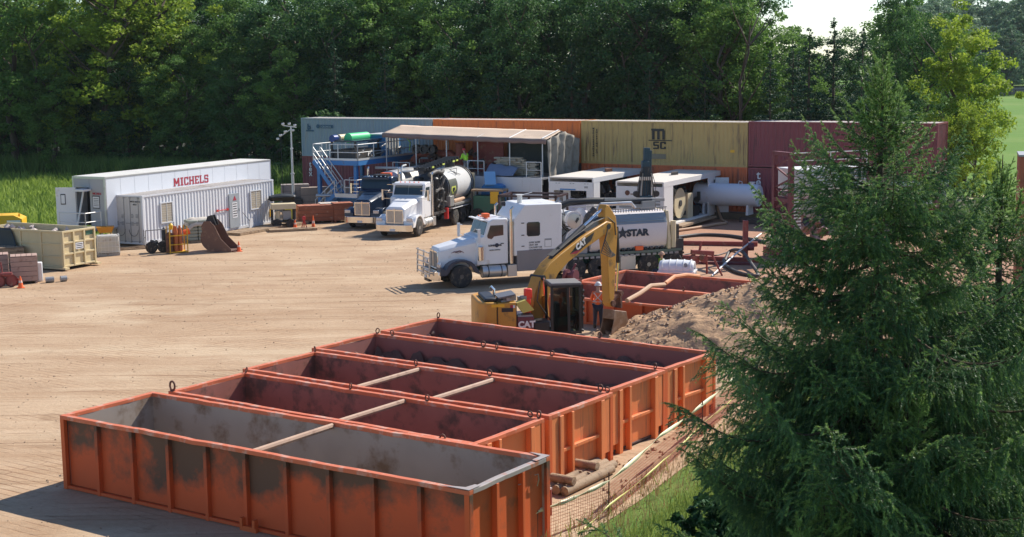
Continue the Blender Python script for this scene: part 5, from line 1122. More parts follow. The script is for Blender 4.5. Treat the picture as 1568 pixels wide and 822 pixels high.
b.box(-.035,-.02,.35,.6,2.42,2.55); b.build('clamp',C['grey'],M1)
MB().prism([(4.5,1.1),(5.0,.9),(5.4,1.1),(5.1,1.5),(4.8,1.3)],'z',3.11,3.3).build('roof_fitting',C['rust'],M1); 
M2=module('nearer white equipment module with louvred end and open side showing a hose reel',n2,10.9,3.1,3.1,.3,None)
MB().box(-.02,.05,0,3.1,.3,2.8).build('end_wall',whm,M2)
for y0,y1 in ((.2,1.1),(1.75,2.9)):
    for k in range(5): 
        b=MB(); b.beam((-.05,y0,1.05+k*.2),(-.05,y1,1.05+k*.2),.08,.05); b.build('louvre',C['white_clean'],M2)
    MB().box(-.028,-.02,y0,y1,.95,2.0).build('louvre_back',C['grey'],M2)
MB().lathe((-.02,2.35,2.4),(-1,0,0),[(0,.16),(.02,.16)],14).build('round_emblem',C['rust'],M2); MB().box(-.03,-.02,1.7,2.15,2.3,2.36).build('pipe_emblem',C['rust'],M2)
b=MB(); b.box(-.03,-.02,.35,.75,2.3,2.36); b.box(-.03,-.02,.45,.7,2.42,2.48); b.build('small_print',C['txtred'],M2)
MB().box(.05,1.5,-.02,.02,.3,2.8).build('side_wall',whm,M2); MB().box(7.6,8.9,-.02,.02,.3,2.8).build('side_wall',whm,M2); MB().box(9.9,10.9,-.02,.02,.3,2.8).build('side_wall',whm,M2)
b=MB(); b.beam((9.0,0,1.55),(9.35,-.8,1.55),.05,2.3); b.build('open_door',whm,M2); MB().box(8.05,8.2,-.04,-.02,1.9,2.25).build('fire_label',C['red'],M2)
MB().lathe((3.6,.9,1.5),(0,-1,0),[(0,.95),(.06,.95),(.06,.3),(.5,.3),(.5,.95),(.56,.95)],26).build('hose_reel',C['cream'],M2); MB().lathe((3.6,.4,1.5),(0,-1,0),[(0,.25),(.12,.2)],12).build('reel_hub',C['dark'],M2)
b=MB(); b.box(4.7,5.6,.25,.9,.4,2.0); b.build('control_cabinet',C['cream'],M2,bevel=.02); MB().box(5.9,6.8,.3,1.0,.4,1.1).build('pump',C['black'],M2)
b=MB(); b.sweep([(8.6,-.1,2.6),(8.6,-.15,1.0),(8.6,-.25,.5),(9.3,-.9,.1)],.06,6); b.build('hose',C['hose'],M2)
MB().prism([(5.0,1.5),(5.7,1.3),(6.1,1.5),(5.7,1.8)],'z',3.11,3.28).build('roof_fitting',C['dark'],M2)
MB().box(1.5,7.6,-.6,.0,.22,.34).build('step_board',C['wood'],M2)
# white low tank unit with brown frame (in front of the canopy)
q=G(770,312,0); q=at(775,312,86)
WU=thing('wash_unit','low white unit with dark brown roof frame between the truck sleeper and the canopy','wash unit',(q.x-.5,87,0),-.35)
MB().box(.2,3.4,.2,2.0,.3,2.0).build('body',C['white'],WU,bevel=.02); b=MB()
for x,y in ((0,0),(1.9,0),(3.6,0),(0,2.2),(3.6,2.2)): b.box(x,x+.12,y,y+.12,0,2.45)
b.box(0,3.72,0,.12,2.35,2.47); b.box(0,3.72,2.2,2.32,2.35,2.47); b.box(0,.12,0,2.3,2.35,2.47); b.box(3.6,3.72,0,2.3,2.35,2.47); b.box(.4,1.7,-.02,.15,.95,1.05); b.build('roof_frame',mat('dark_brown_frame',(.05,.025,.025),.5),WU)
MB().box(2.2,3.3,.4,1.3,2.0,2.12).build('wood_tray',C['wood'],WU)
q=G(730,338); BL=thing('blue_pump','bright blue pump unit with sloping chute behind the tanker truck','pump unit',(q.x+.3,q.y+1.0,0),-.3)
MB().prism([(0,.9),(1.5,.9),(1.5,2.2),(1.2,2.35),(.2,2.35),(0,2.1)],'y',0,1.2).build('body',mat('bright_blue',(.02,.2,.5),.4,var=.1),BL,bevel=.03); b=MB(); b.beam((.7,-.1,2.3),(.35,.8,3.1),.75,.08); b.build('chute',mat('pale_blue',(.25,.45,.65),.4),BL)
for k in range(3): MB().box(.8,1.2,-.02,0,1.5+k*.2,1.62+k*.2).build('label',C['white'],BL)
q=G(700,345); GN=thing('green_generator','small green generator in a wooden topped frame behind the tanker truck','generator',(q.x+1.0,q.y+2.2,0),-.3)
MB().box(0,1.9,0,1.0,.6,1.7).build('body',C['green'],GN,bevel=.03); MB().box(-.1,2.1,-.1,1.1,2.0,2.12).build('top_board',C['wood'],GN); b=MB()
for x in (-.1,2.0):
    for y in (-.1,1.0): b.box(x,x+.1,y,y+.1,.0,2.0)
b.build('frame',C['dark'],GN); MB().box(1.2,1.8,-.1,-.02,1.2,2.0).build('yellow_can',C['byellow'],GN,bevel=.03)
for x in (.3,1.5): link('wheel',WM['tyre'],GN,(x,-.1,.45),scale=.8)
# knuckle crane arm
q=at(988,305,84); KC=thing('crane_arm','folded dark blue hydraulic crane arm standing upright before the white modules','crane',(q.x,84,0),.1)
b=MB(); b.box(-.35,.35,-.35,.35,0,2.6); b.build('pedestal',C['tealdark'],KC,bevel=.03)
b=MB(); b.beam((-.1,0,1.6),(.0,0,4.6),.42,.4); b.beam((.05,.1,3.8),(.12,.1,5.35),.34,.34); b.beam((.22,.3,2.0),(.28,.3,5.2),.28,.3); b.build('boom',C['tealdark'],KC,bevel=.02)
b=MB(); 
for x in (-.55,.62): b.tube((x,-.1,1.4),(x*.5,-.1,4.0),.06,8); b.lathe((x,-.25,2.7),(0,1,0),[(0,.18),(.3,.18)],10)
for k in range(8): b.sweep([(-.6+k*.16,-.3,2.0),(-.5+k*.15,-.32,3.2),(-.25+k*.07,-.3,4.3)],.02,5)
b.build('hydraulic_lines',C['dark'],KC); b=MB(); b.tube((-.35,-.25,1.8),(-.2,-.25,3.9),.04,6); b.tube((.45,-.25,1.8),(.3,-.25,3.9),.04,6); b.box(-.4,.4,-.3,-.25,3.5,3.7); b.build('cylinder_rod',C['alu'],KC)
# white horizontal tank
q=Vector((15.9,92.4,.45))
TK=thing('fuel_tank','white horizontal cylindrical tank in front of the maroon container','storage tank',(q.x,q.y,.45),math.atan2(.504,-.864))
MB().lathe((0,0,1.25),(1,0,0),[(-.06,.3),(0,.66),(.06,.72),(4.3,.72),(4.36,.66),(4.42,.3)],32).build('shell',mat('tank_pale_blue_white',(.62,.66,.72),.4,var=.03,dirt=(.5,.45,.4),damt=-.1),TK,smooth=30)
MB().lathe((.5,0,1.9),(0,0,1),[(0,.14),(.18,.14),(.18,.2),(.22,.2)],12).build('filler',C['white'],TK); b=MB()
for x in (.6,3.6): b.prism([(-.5,0),(.5,0),(.4,.7),(-.4,.7)],'x',x,x+.15)
b.build('saddle',C['white'],TK); MB().lathe((-.04,-.0,.35),(-1,0,0),[(0,.08),(.12,.08)],8).build('drain',C['white'],TK)
b=MB(); 
for x in (1.2,2.2,2.8): b.sweep([(x,0,1.93),(x,0,2.1),(x+.2,0,2.15),(x+.25,0,1.93)],.03,5)
b.build('vent_pipe',C['galv'],TK)
# dark timbers in front of the tank
for i,(px,py,l,a) in enumerate(((1085,322,6.5,-.35),(1100,328,6,-.4),(1120,334,5.5,-.37))):
    q=Vector((14.6+i*.35,92.4-i*1.2,0)); l-=.8; T=thing('timber_beam',['dark timber beam farthest back under the white cylindrical tank','dark timber beam lying in the middle before the white cylindrical tank','dark timber beam nearest the camera before the white cylindrical tank'][i],'timber',(q.x,q.y,0),a,'dark timbers by the white tank')
    MB().box(0,l,0,.32,.01,.32).build('beam',mat('dark_timber_%d'%i,(.08,.06,.05),.9,var=.3,scale=3),T,bevel=.015)
# ---------------- red rails, post and hoses on the clay ----------------
def floor_beam(p1,p2,w,h,m,name,label,cat,z=.0,group=None):
    a=G(*p1);c=G(*p2); T=thing(name,label,cat,(a.x,a.y,0),math.atan2(c.y-a.y,c.x-a.x),group); l=(c-a).length
    MB().box(0,l,-w/2,w/2,z+.01,z+h).build('bar',m,T,bevel=.01); 
    b=MB(); b.box(.02,.2,-w/2-.08,w/2+.08,z,z+.02); b.box(l-.2,l-.02,-w/2-.08,w/2+.08,z,z+.02); b.build('end_plate',m,T); return T
floor_beam((1032,375),(1160,377),.25,.25,C['redsteel'],'steel_rail','long red steel rail on the clay, farthest of the three behind the shallow bins','rail',group='red steel rails on the clay')
floor_beam((1030,396),(1165,402),.25,.22,C['redsteel'],'steel_rail','long red steel rail on the clay, middle of the three behind the shallow bins','rail',group='red steel rails on the clay')
floor_beam((1060,404),(1150,406),.15,.14,C['maroon'],'steel_rail','thin dark red rail on the clay nearest the shallow bins','rail',group='red steel rails on the clay')
q=G(1141,399); T=thing('steel_post','upright red steel post standing on the clay beside the spruce','post',(q.x,q.y,0),0); MB().box(-.13,.13,-.13,.13,0,2.1).build('post',C['redsteel'],T,bevel=.01); MB().box(-.3,.3,-.3,.3,0,.04).build('base_plate',C['redsteel'],T)
MB().lathe((.1,-.2,.75),(1,0,0),[(0,.2),(.3,.2)],10).build('coupling',C['maroon'],T)
def hose(label,pts,r,m,z=None,name='hose',cat='hose'):
    P=[G(x,y)+Vector((0,0,(zz if zz else r+.01))) for x,y,zz in pts]
    Q=[]
    for i in range(len(P)-1):
        p0=P[max(i-1,0)];p1=P[i];p2=P[i+1];p3=P[min(i+2,len(P)-1)]
        for k in range(5):
            t=k/5; Q.append(.5*((2*p1)+(-p0+p2)*t+(2*p0-5*p1+4*p2-p3)*t*t+(-p0+3*p1-3*p2+p3)*t**3))
    Q.append(P[-1]); o=MB().sweep(Q,r,8).build(name,m,None,smooth=60); return tag(o,label,cat)
hose('tan hose running from the white module across the clay',[(1030,356,0),(1060,352,0),(1095,346,0),(1112,343,0),(1105,338,0),(1098,335,.8)],.09,C['tanhose'])
hose('dark hose lying straight across the clay behind the shallow bins',[(1035,366,0),(1075,362,0),(1120,364,0),(1160,371,0),(1200,378,0)],.10,C['hose'])
hose('tan hose hanging down behind the tanker truck',[(1034,352,0),(1028,362,.5),(1026,380,.3),(1030,392,0)],.12,C['tanhose'])
hose('looped brown hose lying beside the shallow bins',[(1110,402,0),(1118,396,.4),(1135,402,.6),(1152,415,.3),(1160,425,0),(1130,420,0),(1112,410,0),(1108,404,.2)],.09,C['hose'])
hose('thin dark cable curling over the clay near the red post',[(1040,392,0),(1070,388,0),(1095,392,0),(1120,386,0),(1135,392,0)],.03,C['black'],name='cable',cat='cable')
hose('long pale lance propped above the clay by the red post',[(1090,424,0),(1125,408,.6),(1165,392,1.2)],.045,C['galv'],name='lance',cat='pipe')
q=G(1075,424); T=thing('pump_cart','dark red valve stand on legs beside the white domed cover','valve stand',(q.x,q.y+.3,0),.2)
b=MB(); b.beam((-.5,0,1.2),(.6,0,1.1),.3,.2); b.beam((.5,0,1.1),(1.0,-.2,0),.09,.09); b.beam((.4,.4,1.1),(.5,.6,0),.09,.09); b.beam((-.4,0,1.1),(-.5,0,0),.16,.16); b.lathe((-.4,-.2,.8),(0,1,0),[(0,.24),(.4,.24)],12); b.lathe((.1,-.25,.85),(0,1,0),[(0,.17),(.5,.17)],12); b.tube((-.1,0,1.2),(0,0,1.7),.06,6); b.build('frame',C['redsteel'],T); MB().lathe((-.1,-.35,.95),(0,1,0),[(0,.12),(.04,.14),(.1,.05)],12).build('valve_wheel',C['rust'],T)
# black cog-edged roll behind the dome
q=G(1025,412); T=thing('black_mat_roll','black toothed tyre chain roll behind the white domed cover','tyre roll',(q.x+.2,q.y+1.2,0),.2); b=MB().lathe((0,0,.65),(.2,1,0),[(0,.5),(0,.62),(.4,.62),(.4,.5)],20)
for k in range(16):
    a=k*PI/8; b.box(.66*math.cos(a)-.05,.66*math.cos(a)+.05,.0,.4,.65+.66*math.sin(a)-.05,.65+.66*math.sin(a)+.05)
b.build('roll',C['rubber'],T)
# white dome
q=G(1036,421,.6); T=thing('domed_cover','white ribbed fibreglass dome cover with grey sides behind the shallow bins','dome cover',(q.x,q.y-.3,0),-.25); T.scale=(.8,.8,.9)
def dome(s,t_): 
    a=PI*s; x=-1.0+2.0*t_; k=1-.12*abs(2*t_-1)**3; return (x,-.65*math.cos(a)*k,.95+.55*math.sin(a)**.8*k)
MB().grid(dome,16,16).build('dome',C['white_clean'],T,smooth=60,solid=.02); b=MB()
for k in range(5): 
    x=-.8+k*.4; b.sweep([(x,-.66*math.cos(PI*s/12),.96+.56*math.sin(PI*s/12)**.8) for s in range(13)],.02,5)
b.build('dome_rib',C['white'],T); MB().box(-1.02,1.02,-.66,.66,.0,.95).build('base',C['grey'],T); MB().box(-1.06,1.06,-.7,.7,.9,.97).build('lip',C['white_clean'],T); MB().lathe((.55,-.55,1.3),(0,-1,.4),[(0,.12),(.06,.1)],10).build('cap',C['grey'],T)
wp2=G(1020,421,0); person('worker in lime vest and straw coloured hat behind the white domed cover',(7.25,68.9,-.12),R(200),C['lime'],C['denim'],mat('straw_hat',(.5,.3,.2),.7),lean=.1,sit=True)
# ---------------- red drill rig on the right, behind the spruce ----------------
q=G(1212,408); q=Vector((q.x+.3,q.y+2,0)); 
RR=thing('drill_rig','tall maroon and white drilling rig mast section standing behind the spruce','drilling rig',(q.x,q.y,0),.35)
b=MB()
for x,y in ((0,0),(0,1.6)): b.box(x-.12,x+.12,y-.12,y+.12,0,5.6)
b.box(-.12,.12,0,1.6,5.4,5.6); b.box(-.1,.1,0,1.6,3.0,3.2)
for k in range(9): b.beam((0,0 if k%2 else 1.6,.4+k*.55),(0,1.6 if k%2 else 0,.95+k*.55),.08,.08)
b.build('mast',C['maroon'],RR); b=MB()
for k in range(24): b.box(.14,.6,-.05,.0,.3+k*.17,.38+k*.17)
b.build('ladder',C['galv'],RR)
MB().box(.5,4.6,.1,2.2,3.6,4.7).build('white_hood',C['white'],RR,bevel=.04); b=MB()
for k in range(6): b.box(.5,4.6,.05,.1,3.7+k*.16,3.76+k*.16)
b.build('hood_slats',C['grey'],RR); MB().box(.4,4.7,.0,2.3,3.2,3.45).build('shelf',mat('pale_pink_steel',(.5,.36,.34),.6),RR)
rail(MB(),[(.2,.1,4.75),(2.4,.1,4.75),(4.6,.1,4.75)],.8,.03).build('handrail',C['galv'],RR)
rr=random.Random(44); b=MB()
for k in range(60):
    x,y,z=rr.uniform(.4,5),rr.uniform(.1,2),rr.uniform(.5,3.4)
    if rr.random()<.5: b.box(x,x+rr.uniform(.1,.6),y,y+rr.uniform(.1,.5),z-.3,z+rr.uniform(0,.3))
    else: b.lathe((x,y,z),(rr.random(),rr.random(),rr.random()),[(0,rr.uniform(.1,.3)),(rr.uniform(.2,.7),rr.uniform(.1,.3))],10)
b.build('machinery',mat('pinkish_machinery',(.35,.22,.19),.6,dirt=(.12,.08,.07),damt=.5,dscale=3),RR); MB().lathe((1.2,.2,2.7),(0,-1,0),[(0,.5),(.1,.5),(.2,.1)],16).build('round_plate',C['grey'],RR)
MB().box(-.2,5.4,-.2,2.4,.1,.5).build('skid',C['redsteel'],RR)
q=G(1190,395); T=thing('pallet_barrel','cream barrel on a pallet beside the maroon rig','barrel',(q.x,q.y+.6,0),.2); MB().box(-.5,.5,-.5,.5,.02,.15).build('pallet',C['wood'],T); MB().lathe((-.4,0,.75),(1,0,0),[(0,.3),(.02,.42),(.9,.42),(.92,.3)],16).build('drum',C['cream'],T)
# white tank truck half hidden at far right
q=G(1420,350); T=thing('service_body','white roofed service unit glimpsed through the spruce at the right','service unit',(q.x-1.3,q.y+1,0),.35)
MB().box(0,3.4,0,2.4,2.5,2.75).build('roof',C['white_clean'],T,bevel=.03); MB().box(.1,3.3,.1,2.3,.6,2.3).build('body',C['grey'],T); MB().box(.0,3.4,.0,2.4,2.3,2.5).build('upper_band',C['dark'],T); b=MB(); b.beam((-2.0,-.6,1.1),(1.2,-.8,1.6),1.2,.25); b.build('white_panel',C['white'],T); MB().box(3.6,7.5,-.5,1.8,.7,1.5).build('flat_load',C['cream'],T,bevel=.03)
for x in (.8,2.6): link('wheel',WM['tyre'],T,(x,-.15,.54))
q=at(1561,240,60); T=thing('steel_column','tall orange brown steel container corner at the right edge of the view','steel container',(q.x,60,0),-.3)
MB().box(0,3,0,2.4,.1,q.z).build('body',mat('brown_orange_steel',(.36,.10,.05),.6,dirt=(.2,.07,.04),damt=.3,streak=True,dscale=2),T,bevel=.02); MB().box(-.02,3.02,-.02,2.42,q.z,q.z+.08).build('cap',C['grey'],T)
# ---------------- cream skip with rubbish ----------------
dsk=(-23.13,74.14); da=math.atan2(2.07,1.10)
T=thing('rubbish_skip','cream steel rubbish skip full of scrap with black tarp hanging over its side','skip',(dsk[0],dsk[1],.08),da)
cm=mat('cream_skip_paint',(.60,.49,.28),.55,dirt=(.36,.26,.16),damt=-.0,dscale=1.6,streak=True)
W=2.4; L=6.4; H=1.98   # local x = end width, local y = length to the left
MB().box(.03,W-.03,.0+.1,.13,.15,H-.1).build('end_wall',cm,T); MB().box(.06,.09,.1,L,.15,H-.1).build('side_wall',cm,T); MB().box(W-.09,W-.06,.1,L,.15,H-.1).build('side_wall',cm,T); MB().box(.1,W-.1,.2,L,.15,.25).build('floor',C['dark'],T); MB().box(.03,W-.03,L-.1,L,.15,H-.1).build('end_wall',cm,T)
# the rectangle's near end faces right-camera (local -y), its long side faces the camera (local x=0)
MB().box(0,W,.0,.10,H-.1,H).build('top_rail',cm,T,bevel=.01); MB().box(0,.1,.1,L,H-.1,H).build('top_rail',cm,T,bevel=.01); MB().box(W-.1,W,.1,L,H-.1,H).build('top_rail',cm,T,bevel=.01)
b1_=MB().box(-.05,.05,.0,.10,.0,H-.1).mesh('x',cm); 
for i in range(4): link('end_rib',MB().box(.02+i*(W-.14)/3,.12+i*(W-.14)/3,.0,.1,.1,H-.1).mesh('end_rib',cm),T,bevel=.008)
for z in (.1,.72,1.3): MB().box(.0,W,.015,.1,z,z+.09).build('cross_rail',cm,T,bevel=.008)
for i in range(5): MB().box(.0,.06,.05+i*1.45,.15+i*1.45,.1,H-.1).build('side_rib',cm,T,bevel=.008)
for z in (.1,.62,1.26): MB().box(.012,.06,.1,L,z,z+.07).build('side_rail',cm,T,bevel=.008)
MB().box(.9,1.45,-.006,.0,.95,1.28).build('white_label',C['white_clean'],T) ; b=MB()
for z in (1.0,1.1,1.19): b.box(.95,1.4,-.012,-.006,z,z+.04)
b.build('label_text',C['txtdark'],T)
MB().box(1.75,2.3,.085,.092,1.6,1.82).build('green_label',C['green'],T); MB().box(-.006,.0,4.0,4.9,1.45,1.75).build('white_label',C['white_clean'],T); b=MB()
for z in (1.5,1.58,1.66): b.box(-.012,-.006,4.1,4.8,z,z+.035)
b.build('label_text',C['txtdark'],T)
b=MB(); b.box(-.1,.2,-.2,5,.0,.1); b.box(W-.2,W+.1,-.2,5,.0,.1); b.build('skid_rail',cm,T)
rr=random.Random(31); b=MB()
for k in range(70):
    x,y,z=rr.uniform(.2,2.2),rr.uniform(1.0,6),rr.uniform(1.4,1.85); s=rr.uniform(.08,.25)
    b.add([(x+dx*s*rr.uniform(.4,1.6),y+dy*s*rr.uniform(.4,1.6),z+dz*s*rr.uniform(.4,1.2)) for dx,dy,dz in ((1,0,0),(-1,0,0),(0,1,0),(0,-1,0),(0,0,1),(0,0,-1))],[(0,2,4),(2,1,4),(1,3,4),(3,0,4),(2,0,5),(1,2,5),(3,1,5),(0,3,5)])
q=b.build('scrap',mat('pale_scrap',(.5,.42,.38),.8,var=.3,scale=3),T,smooth=None); q['kind']='stuff'; MB().box(.1,2.3,.15,6.2,1.2,1.45).build('dark_filling',C['dark'],T)
def drape(s,t_):
    y=3.6+s*3.1; return (-.03-.55*t_*t_*(1-.5*s)+.05*math.sin(s*14)*t_,y-1.0*t_*(1-s),H+.02-(H-.0)*t_*(.97+.03*math.sin(s*9)))
q=MB().grid(drape,30,14).build('tarpaulin',C['tarp'],None,smooth=60,solid=.015); q.location=(dsk[0],dsk[1],.08); q.rotation_euler=(0,0,da); tag(q,'black tarpaulin hanging over the left side of the cream skip','tarpaulin')
q=MB().grid(lambda s,t_:(-.1-1.3*s,2.0+1.6*t_-.8*s,.06+.55*(1-s)*(t_)+.06*math.sin(t_*8)+.04*math.sin(s*9)),14,14).build('tarpaulin',C['tarp'],None,smooth=60,solid=.015); q.location=(dsk[0],dsk[1],.0); q.rotation_euler=(0,0,da); tag(q,'loose black tarpaulin corner spread on the ground before the cream skip','tarpaulin')
# yellow bin behind
q=G(20,352); q=at(20,352,88); T=thing('yellow_bin','bright yellow lidded bin behind the cream skip','bin',(q.x-1.7,88,0),.15)
MB().box(0,2.2,0,1.6,.1,1.25).build('body',C['byellow'],T,bevel=.02); MB().prism([(0,1.25),(2.2,1.25),(1.7,1.5),(.5,1.5)],'y',0,1.6).build('lid',C['byellow'],T,bevel=.01); MB().box(1.3,2.1,-.01,0,.85,1.2).build('label',C['white'],T); b=MB()
for x in (.1,1.9): b.box(x,x+.1,.5,.6,1.25,1.55)
b.build('lug',C['byellow'],T)
# crates at far left
def crate(label,p,rz,w,d,h,m=None,n=5,group=None):
    T=thing('wooden_crate',label,'crate',(p.x,p.y,p.z),rz,group); m=m or C['wood']
    MB().box(.03,w-.03,.03,d-.03,.12,h-.03).build('inner_box',C['dark'],T)
    for k in range(n):
        z=.14+k*(h-.14)/n; hh=(h-.14)/n-.02
        MB().box(0,w,0,.03,z,z+hh).build('slat',m,T); MB().box(w-.03,w,.03,d,z,z+hh).build('slat',m,T); MB().box(0,.03,.03,d,z,z+hh).build('slat',m,T)
    for k in range(5): MB().box(k*w/5+.01,(k+1)*w/5-.01,.0,d,h,h+.025).build('lid_board',m,T)
    for x in (.05,w-.15): MB().box(x,x+.1,.04,d,.0,.12).build('runner',m,T)
    return T
m_pale=mat('pinkish_crate_board',(.42,.28,.22),.8,var=.12,scale=3,dirt=(.25,.14,.1),damt=.2,dscale=3,orand=1)
crate('pink tinted slatted crate with metal straps before the cream skip',G(18,436),.33,1.25,1.0,1.35,m_pale)
crate('slatted crate cut by the left picture edge, behind the red winch',G(-28,434),.33,1.3,1.0,1.35,m_pale)
crate('long flat crate lying farther back at the left picture edge',G(-30,416),.33,2.2,1.2,1.15,C['wood'])
q=G(55,432); T=thing('plastic_drum','small pale plastic tote standing between the pink crate and the black tarp','tote',(q.x,q.y+.3,0),.3); MB().box(-.2,.25,-.2,.2,0,.95).build('body',C['white'],T,bevel=.05); MB().lathe((0,0,.95),(0,0,1),[(0,.06),(.05,.06)],8).build('cap',C['grey'],T)
q=G(68,434); T=thing('concrete_block','two small grey fittings lying before the black tarpaulin','pipe fitting',(q.x,q.y+.2,0),.3)
MB().lathe((0,0,.15),(1,.1,0),[(0,.14),(.4,.14)],10).build('fitting',C['grey'],T); MB().lathe((.7,.1,.15),(1,.3,0),[(0,.14),(.3,.14)],10).build('fitting',C['grey'],T)
q=G(12,440); T=thing('winch','small red wheeled winch frame at the left edge, in front of the crates','winch',(q.x-.4,q.y,0),.2)
for x in (0,.55): MB().lathe((x,0,.3),(.2,1,0),[(0,.3),(0,.24),(.05,.2),(.08,.2),(.08,.3)],16).build('wheel',C['redsteel'],T)
b=MB(); b.beam((-.4,.1,.3),(.9,.1,.35),.1,.1); b.beam((-.1,.1,.3),(-.1,.15,1.2),.06,.06); b.beam((.2,.1,.3),(.1,.15,1.2),.06,.06); b.tube((-.3,.1,.6),(.6,.1,.6),.12,10); b.build('frame',C['redsteel'],T)
# cones
def cone(label,p,h=.55):
    T=thing('traffic_cone',label,'traffic cone',(p.x,p.y,0),rnd.random(),'orange traffic cones')
    MB().box(-.17,.17,-.17,.17,.006,.035).build('base',C['orange'],T); MB().lathe((0,0,.03),(0,0,1),[(0,.13),(h*.45,.085),(h*.95,.03),(h,.02)],14).build('body',C['orange'],T); MB().lathe((0,0,.03+h*.42),(0,0,1),[(0,.094),(h*.2,.069)],14).build('collar',mat('cone_collar',(.75,.5,.4),.5) if 'cone_collar' not in bpy.data.materials else bpy.data.materials['cone_collar'],T)
cone('orange cone at the far left, beside the pink crate',G(32,441)); cone('orange cone standing right of the rusty digging bucket',G(366,385)); cone('tall orange cone before the stacked red crates beside the dark truck',G(480,351),.85); cone('orange cone beside the step at the white office container end',G(452,349),.5)
# IBC tote
q=G(150,393); T=thing('caged_water_tote','caged white plastic water tote between the skip and the office container','water tote',(q.x,q.y,.0),math.atan2(2.07,1.10)-PI/2+.0)
T.rotation_euler=(0,0,.35)
MB().box(.03,1.17,.03,.97,.16,1.12).build('bottle',mat('translucent_tote',(.52,.52,.48),.4,var=.1,dirt=(.4,.3,.22),damt=.2,dscale=3),T,bevel=.05); MB().box(0,1.2,0,1,.0,.15).build('pallet',C['grey'],T); b=MB()
for k in range(7): b.box(k*.195,k*.195+.02,-.01,.01,.15,1.15); b.box(1.19,1.21,k*.16,k*.16+.02,.15,1.15)
for z in (.2,.5,.8,1.13): b.box(0,1.2,-.02,.005,z,z+.025); b.box(1.195,1.22,0,1,z,z+.025)
b.build('cage',C['galv'],T)
q=G(120,388); T=thing('pipe_offcuts','loose boards and pipe offcuts lying under the office container end','offcuts',(q.x+2.6,q.y+1.2,0),.4)
for k in range(5): MB().box(-1.3+k*.1,1.6+k*.15,k*.25,k*.25+.12,.01,.08+.04*(k%2)).build('board',C['wood'],T)
# orange barrow
q=at(163,345,83.5); T=thing('wheelbarrow','orange wheelbarrow tray standing at the foot of the access landing','wheelbarrow',(q.x,83.2,.0),.3)
MB().loft([[(-.35,-.25,.95),(.35,-.25,.95),(.35,.25,.95),(-.35,.25,.95)],[(-.5,-.35,1.3),(.5,-.35,1.3),(.5,.35,1.3),(-.5,.35,1.3)]]).build('tray',mat('barrow_orange',(.6,.25,.02),.5),T); MB().lathe((0,-.05,.62),(0,1,0),[(0,.25),(.1,.25)],14).build('wheel',C['rubber'],T); b=MB(); b.beam((-.3,.2,.0),(-.3,.2,.95),.05,.05); b.beam((.3,.2,0),(.3,.2,.95),.05,.05); b.build('leg',C['dark'],T)
# cylinder rack, welding cart
q=G(262,389); T=thing('gas_bottle_rack','tall rack of orange gas bottles beside the rusty digging bucket','gas bottle rack',(q.x,q.y+.3,0),.5)
og=mat('gas_bottle_orange',(.45,.12,.03),.5,dirt=(.2,.08,.04),damt=.2)
for x,y in ((.25,0),(.5,.05),(.25,.3),(.55,.32)): MB().lathe((x,y,.1),(0,0,1),[(0,.1),(.02,.12),(1.15,.12),(1.3,.06),(1.42,.05)],12).build('gas_bottle',og,T)
b=MB(); 
for x,y in ((-.15,-.15),(-.15,.5),(.85,-.15),(.85,.5)): b.beam((x,y,0),(x,y,1.5),.05,.05)
b.beam((-.15,-.15,1.0),(.85,-.15,1.0),.05,.05); b.beam((-.15,-.15,.5),(.85,-.15,.5),.05,.05); b.box(-.15,.85,-.15,.5,.05,.1); b.build('frame',C['byellow'],T); MB().lathe((-.02,.0,1.35),(0,0,1),[(0,.1),(.25,.13),(.35,.05)],10).build('yellow_cap',C['byellow'],T)
MB().lathe((-.1,.1,.1),(0,0,1),[(0,.2),(1.0,.2),(1.1,.08)],14).build('dark_drum',C['rust'],T); MB().lathe((.75,.1,1.1),(1,0,.3),[(0,.16),(.3,.18)],12).build('orange_bucket',C['orange'],T)
q=G(236,389); T=thing('welding_cart','two wheeled welding cart with black gas bottle beside the white container corner','cart',(q.x-.2,q.y+.3,0),.4)
for x in (0,.65): link('wheel',WM['tyre'],T,(x,-.1,.35),scale=.62)
b=MB(); b.box(-.2,1.6,0,.6,.32,.42); b.beam((-.3,0,.4),(-.3,0,1.3),.05,.05); b.beam((-.3,.6,.4),(-.3,.6,1.3),.05,.05); b.beam((-.3,0,1.3),(1.7,0,1.35),.05,.05); b.beam((-.3,0,.9),(-.3,.6,.9),.05,.05); b.beam((1.7,0,1.35),(1.7,0,.4),.05,.05); b.build('frame',C['grey'],T); MB().lathe((.75,.2,.45),(0,0,1),[(0,.13),(.8,.13),(.95,.05)],12).build('gas_bottle',C['black'],T); MB().lathe((.75,.2,.42),(0,0,1),[(0,.135),(.2,.135)],12).build('bottle_boot',C['green'],T)
b=MB(); rr=random.Random(6)
for k in range(14): x=rr.uniform(-.1,1.4); b.lathe((x,.1+rr.random()*.3,.5),(rr.random(),rr.random(),1),[(0,rr.uniform(.05,.13)),(rr.uniform(.1,.35),rr.uniform(.05,.1))],8)
b.build('tools',C['dark'],T)
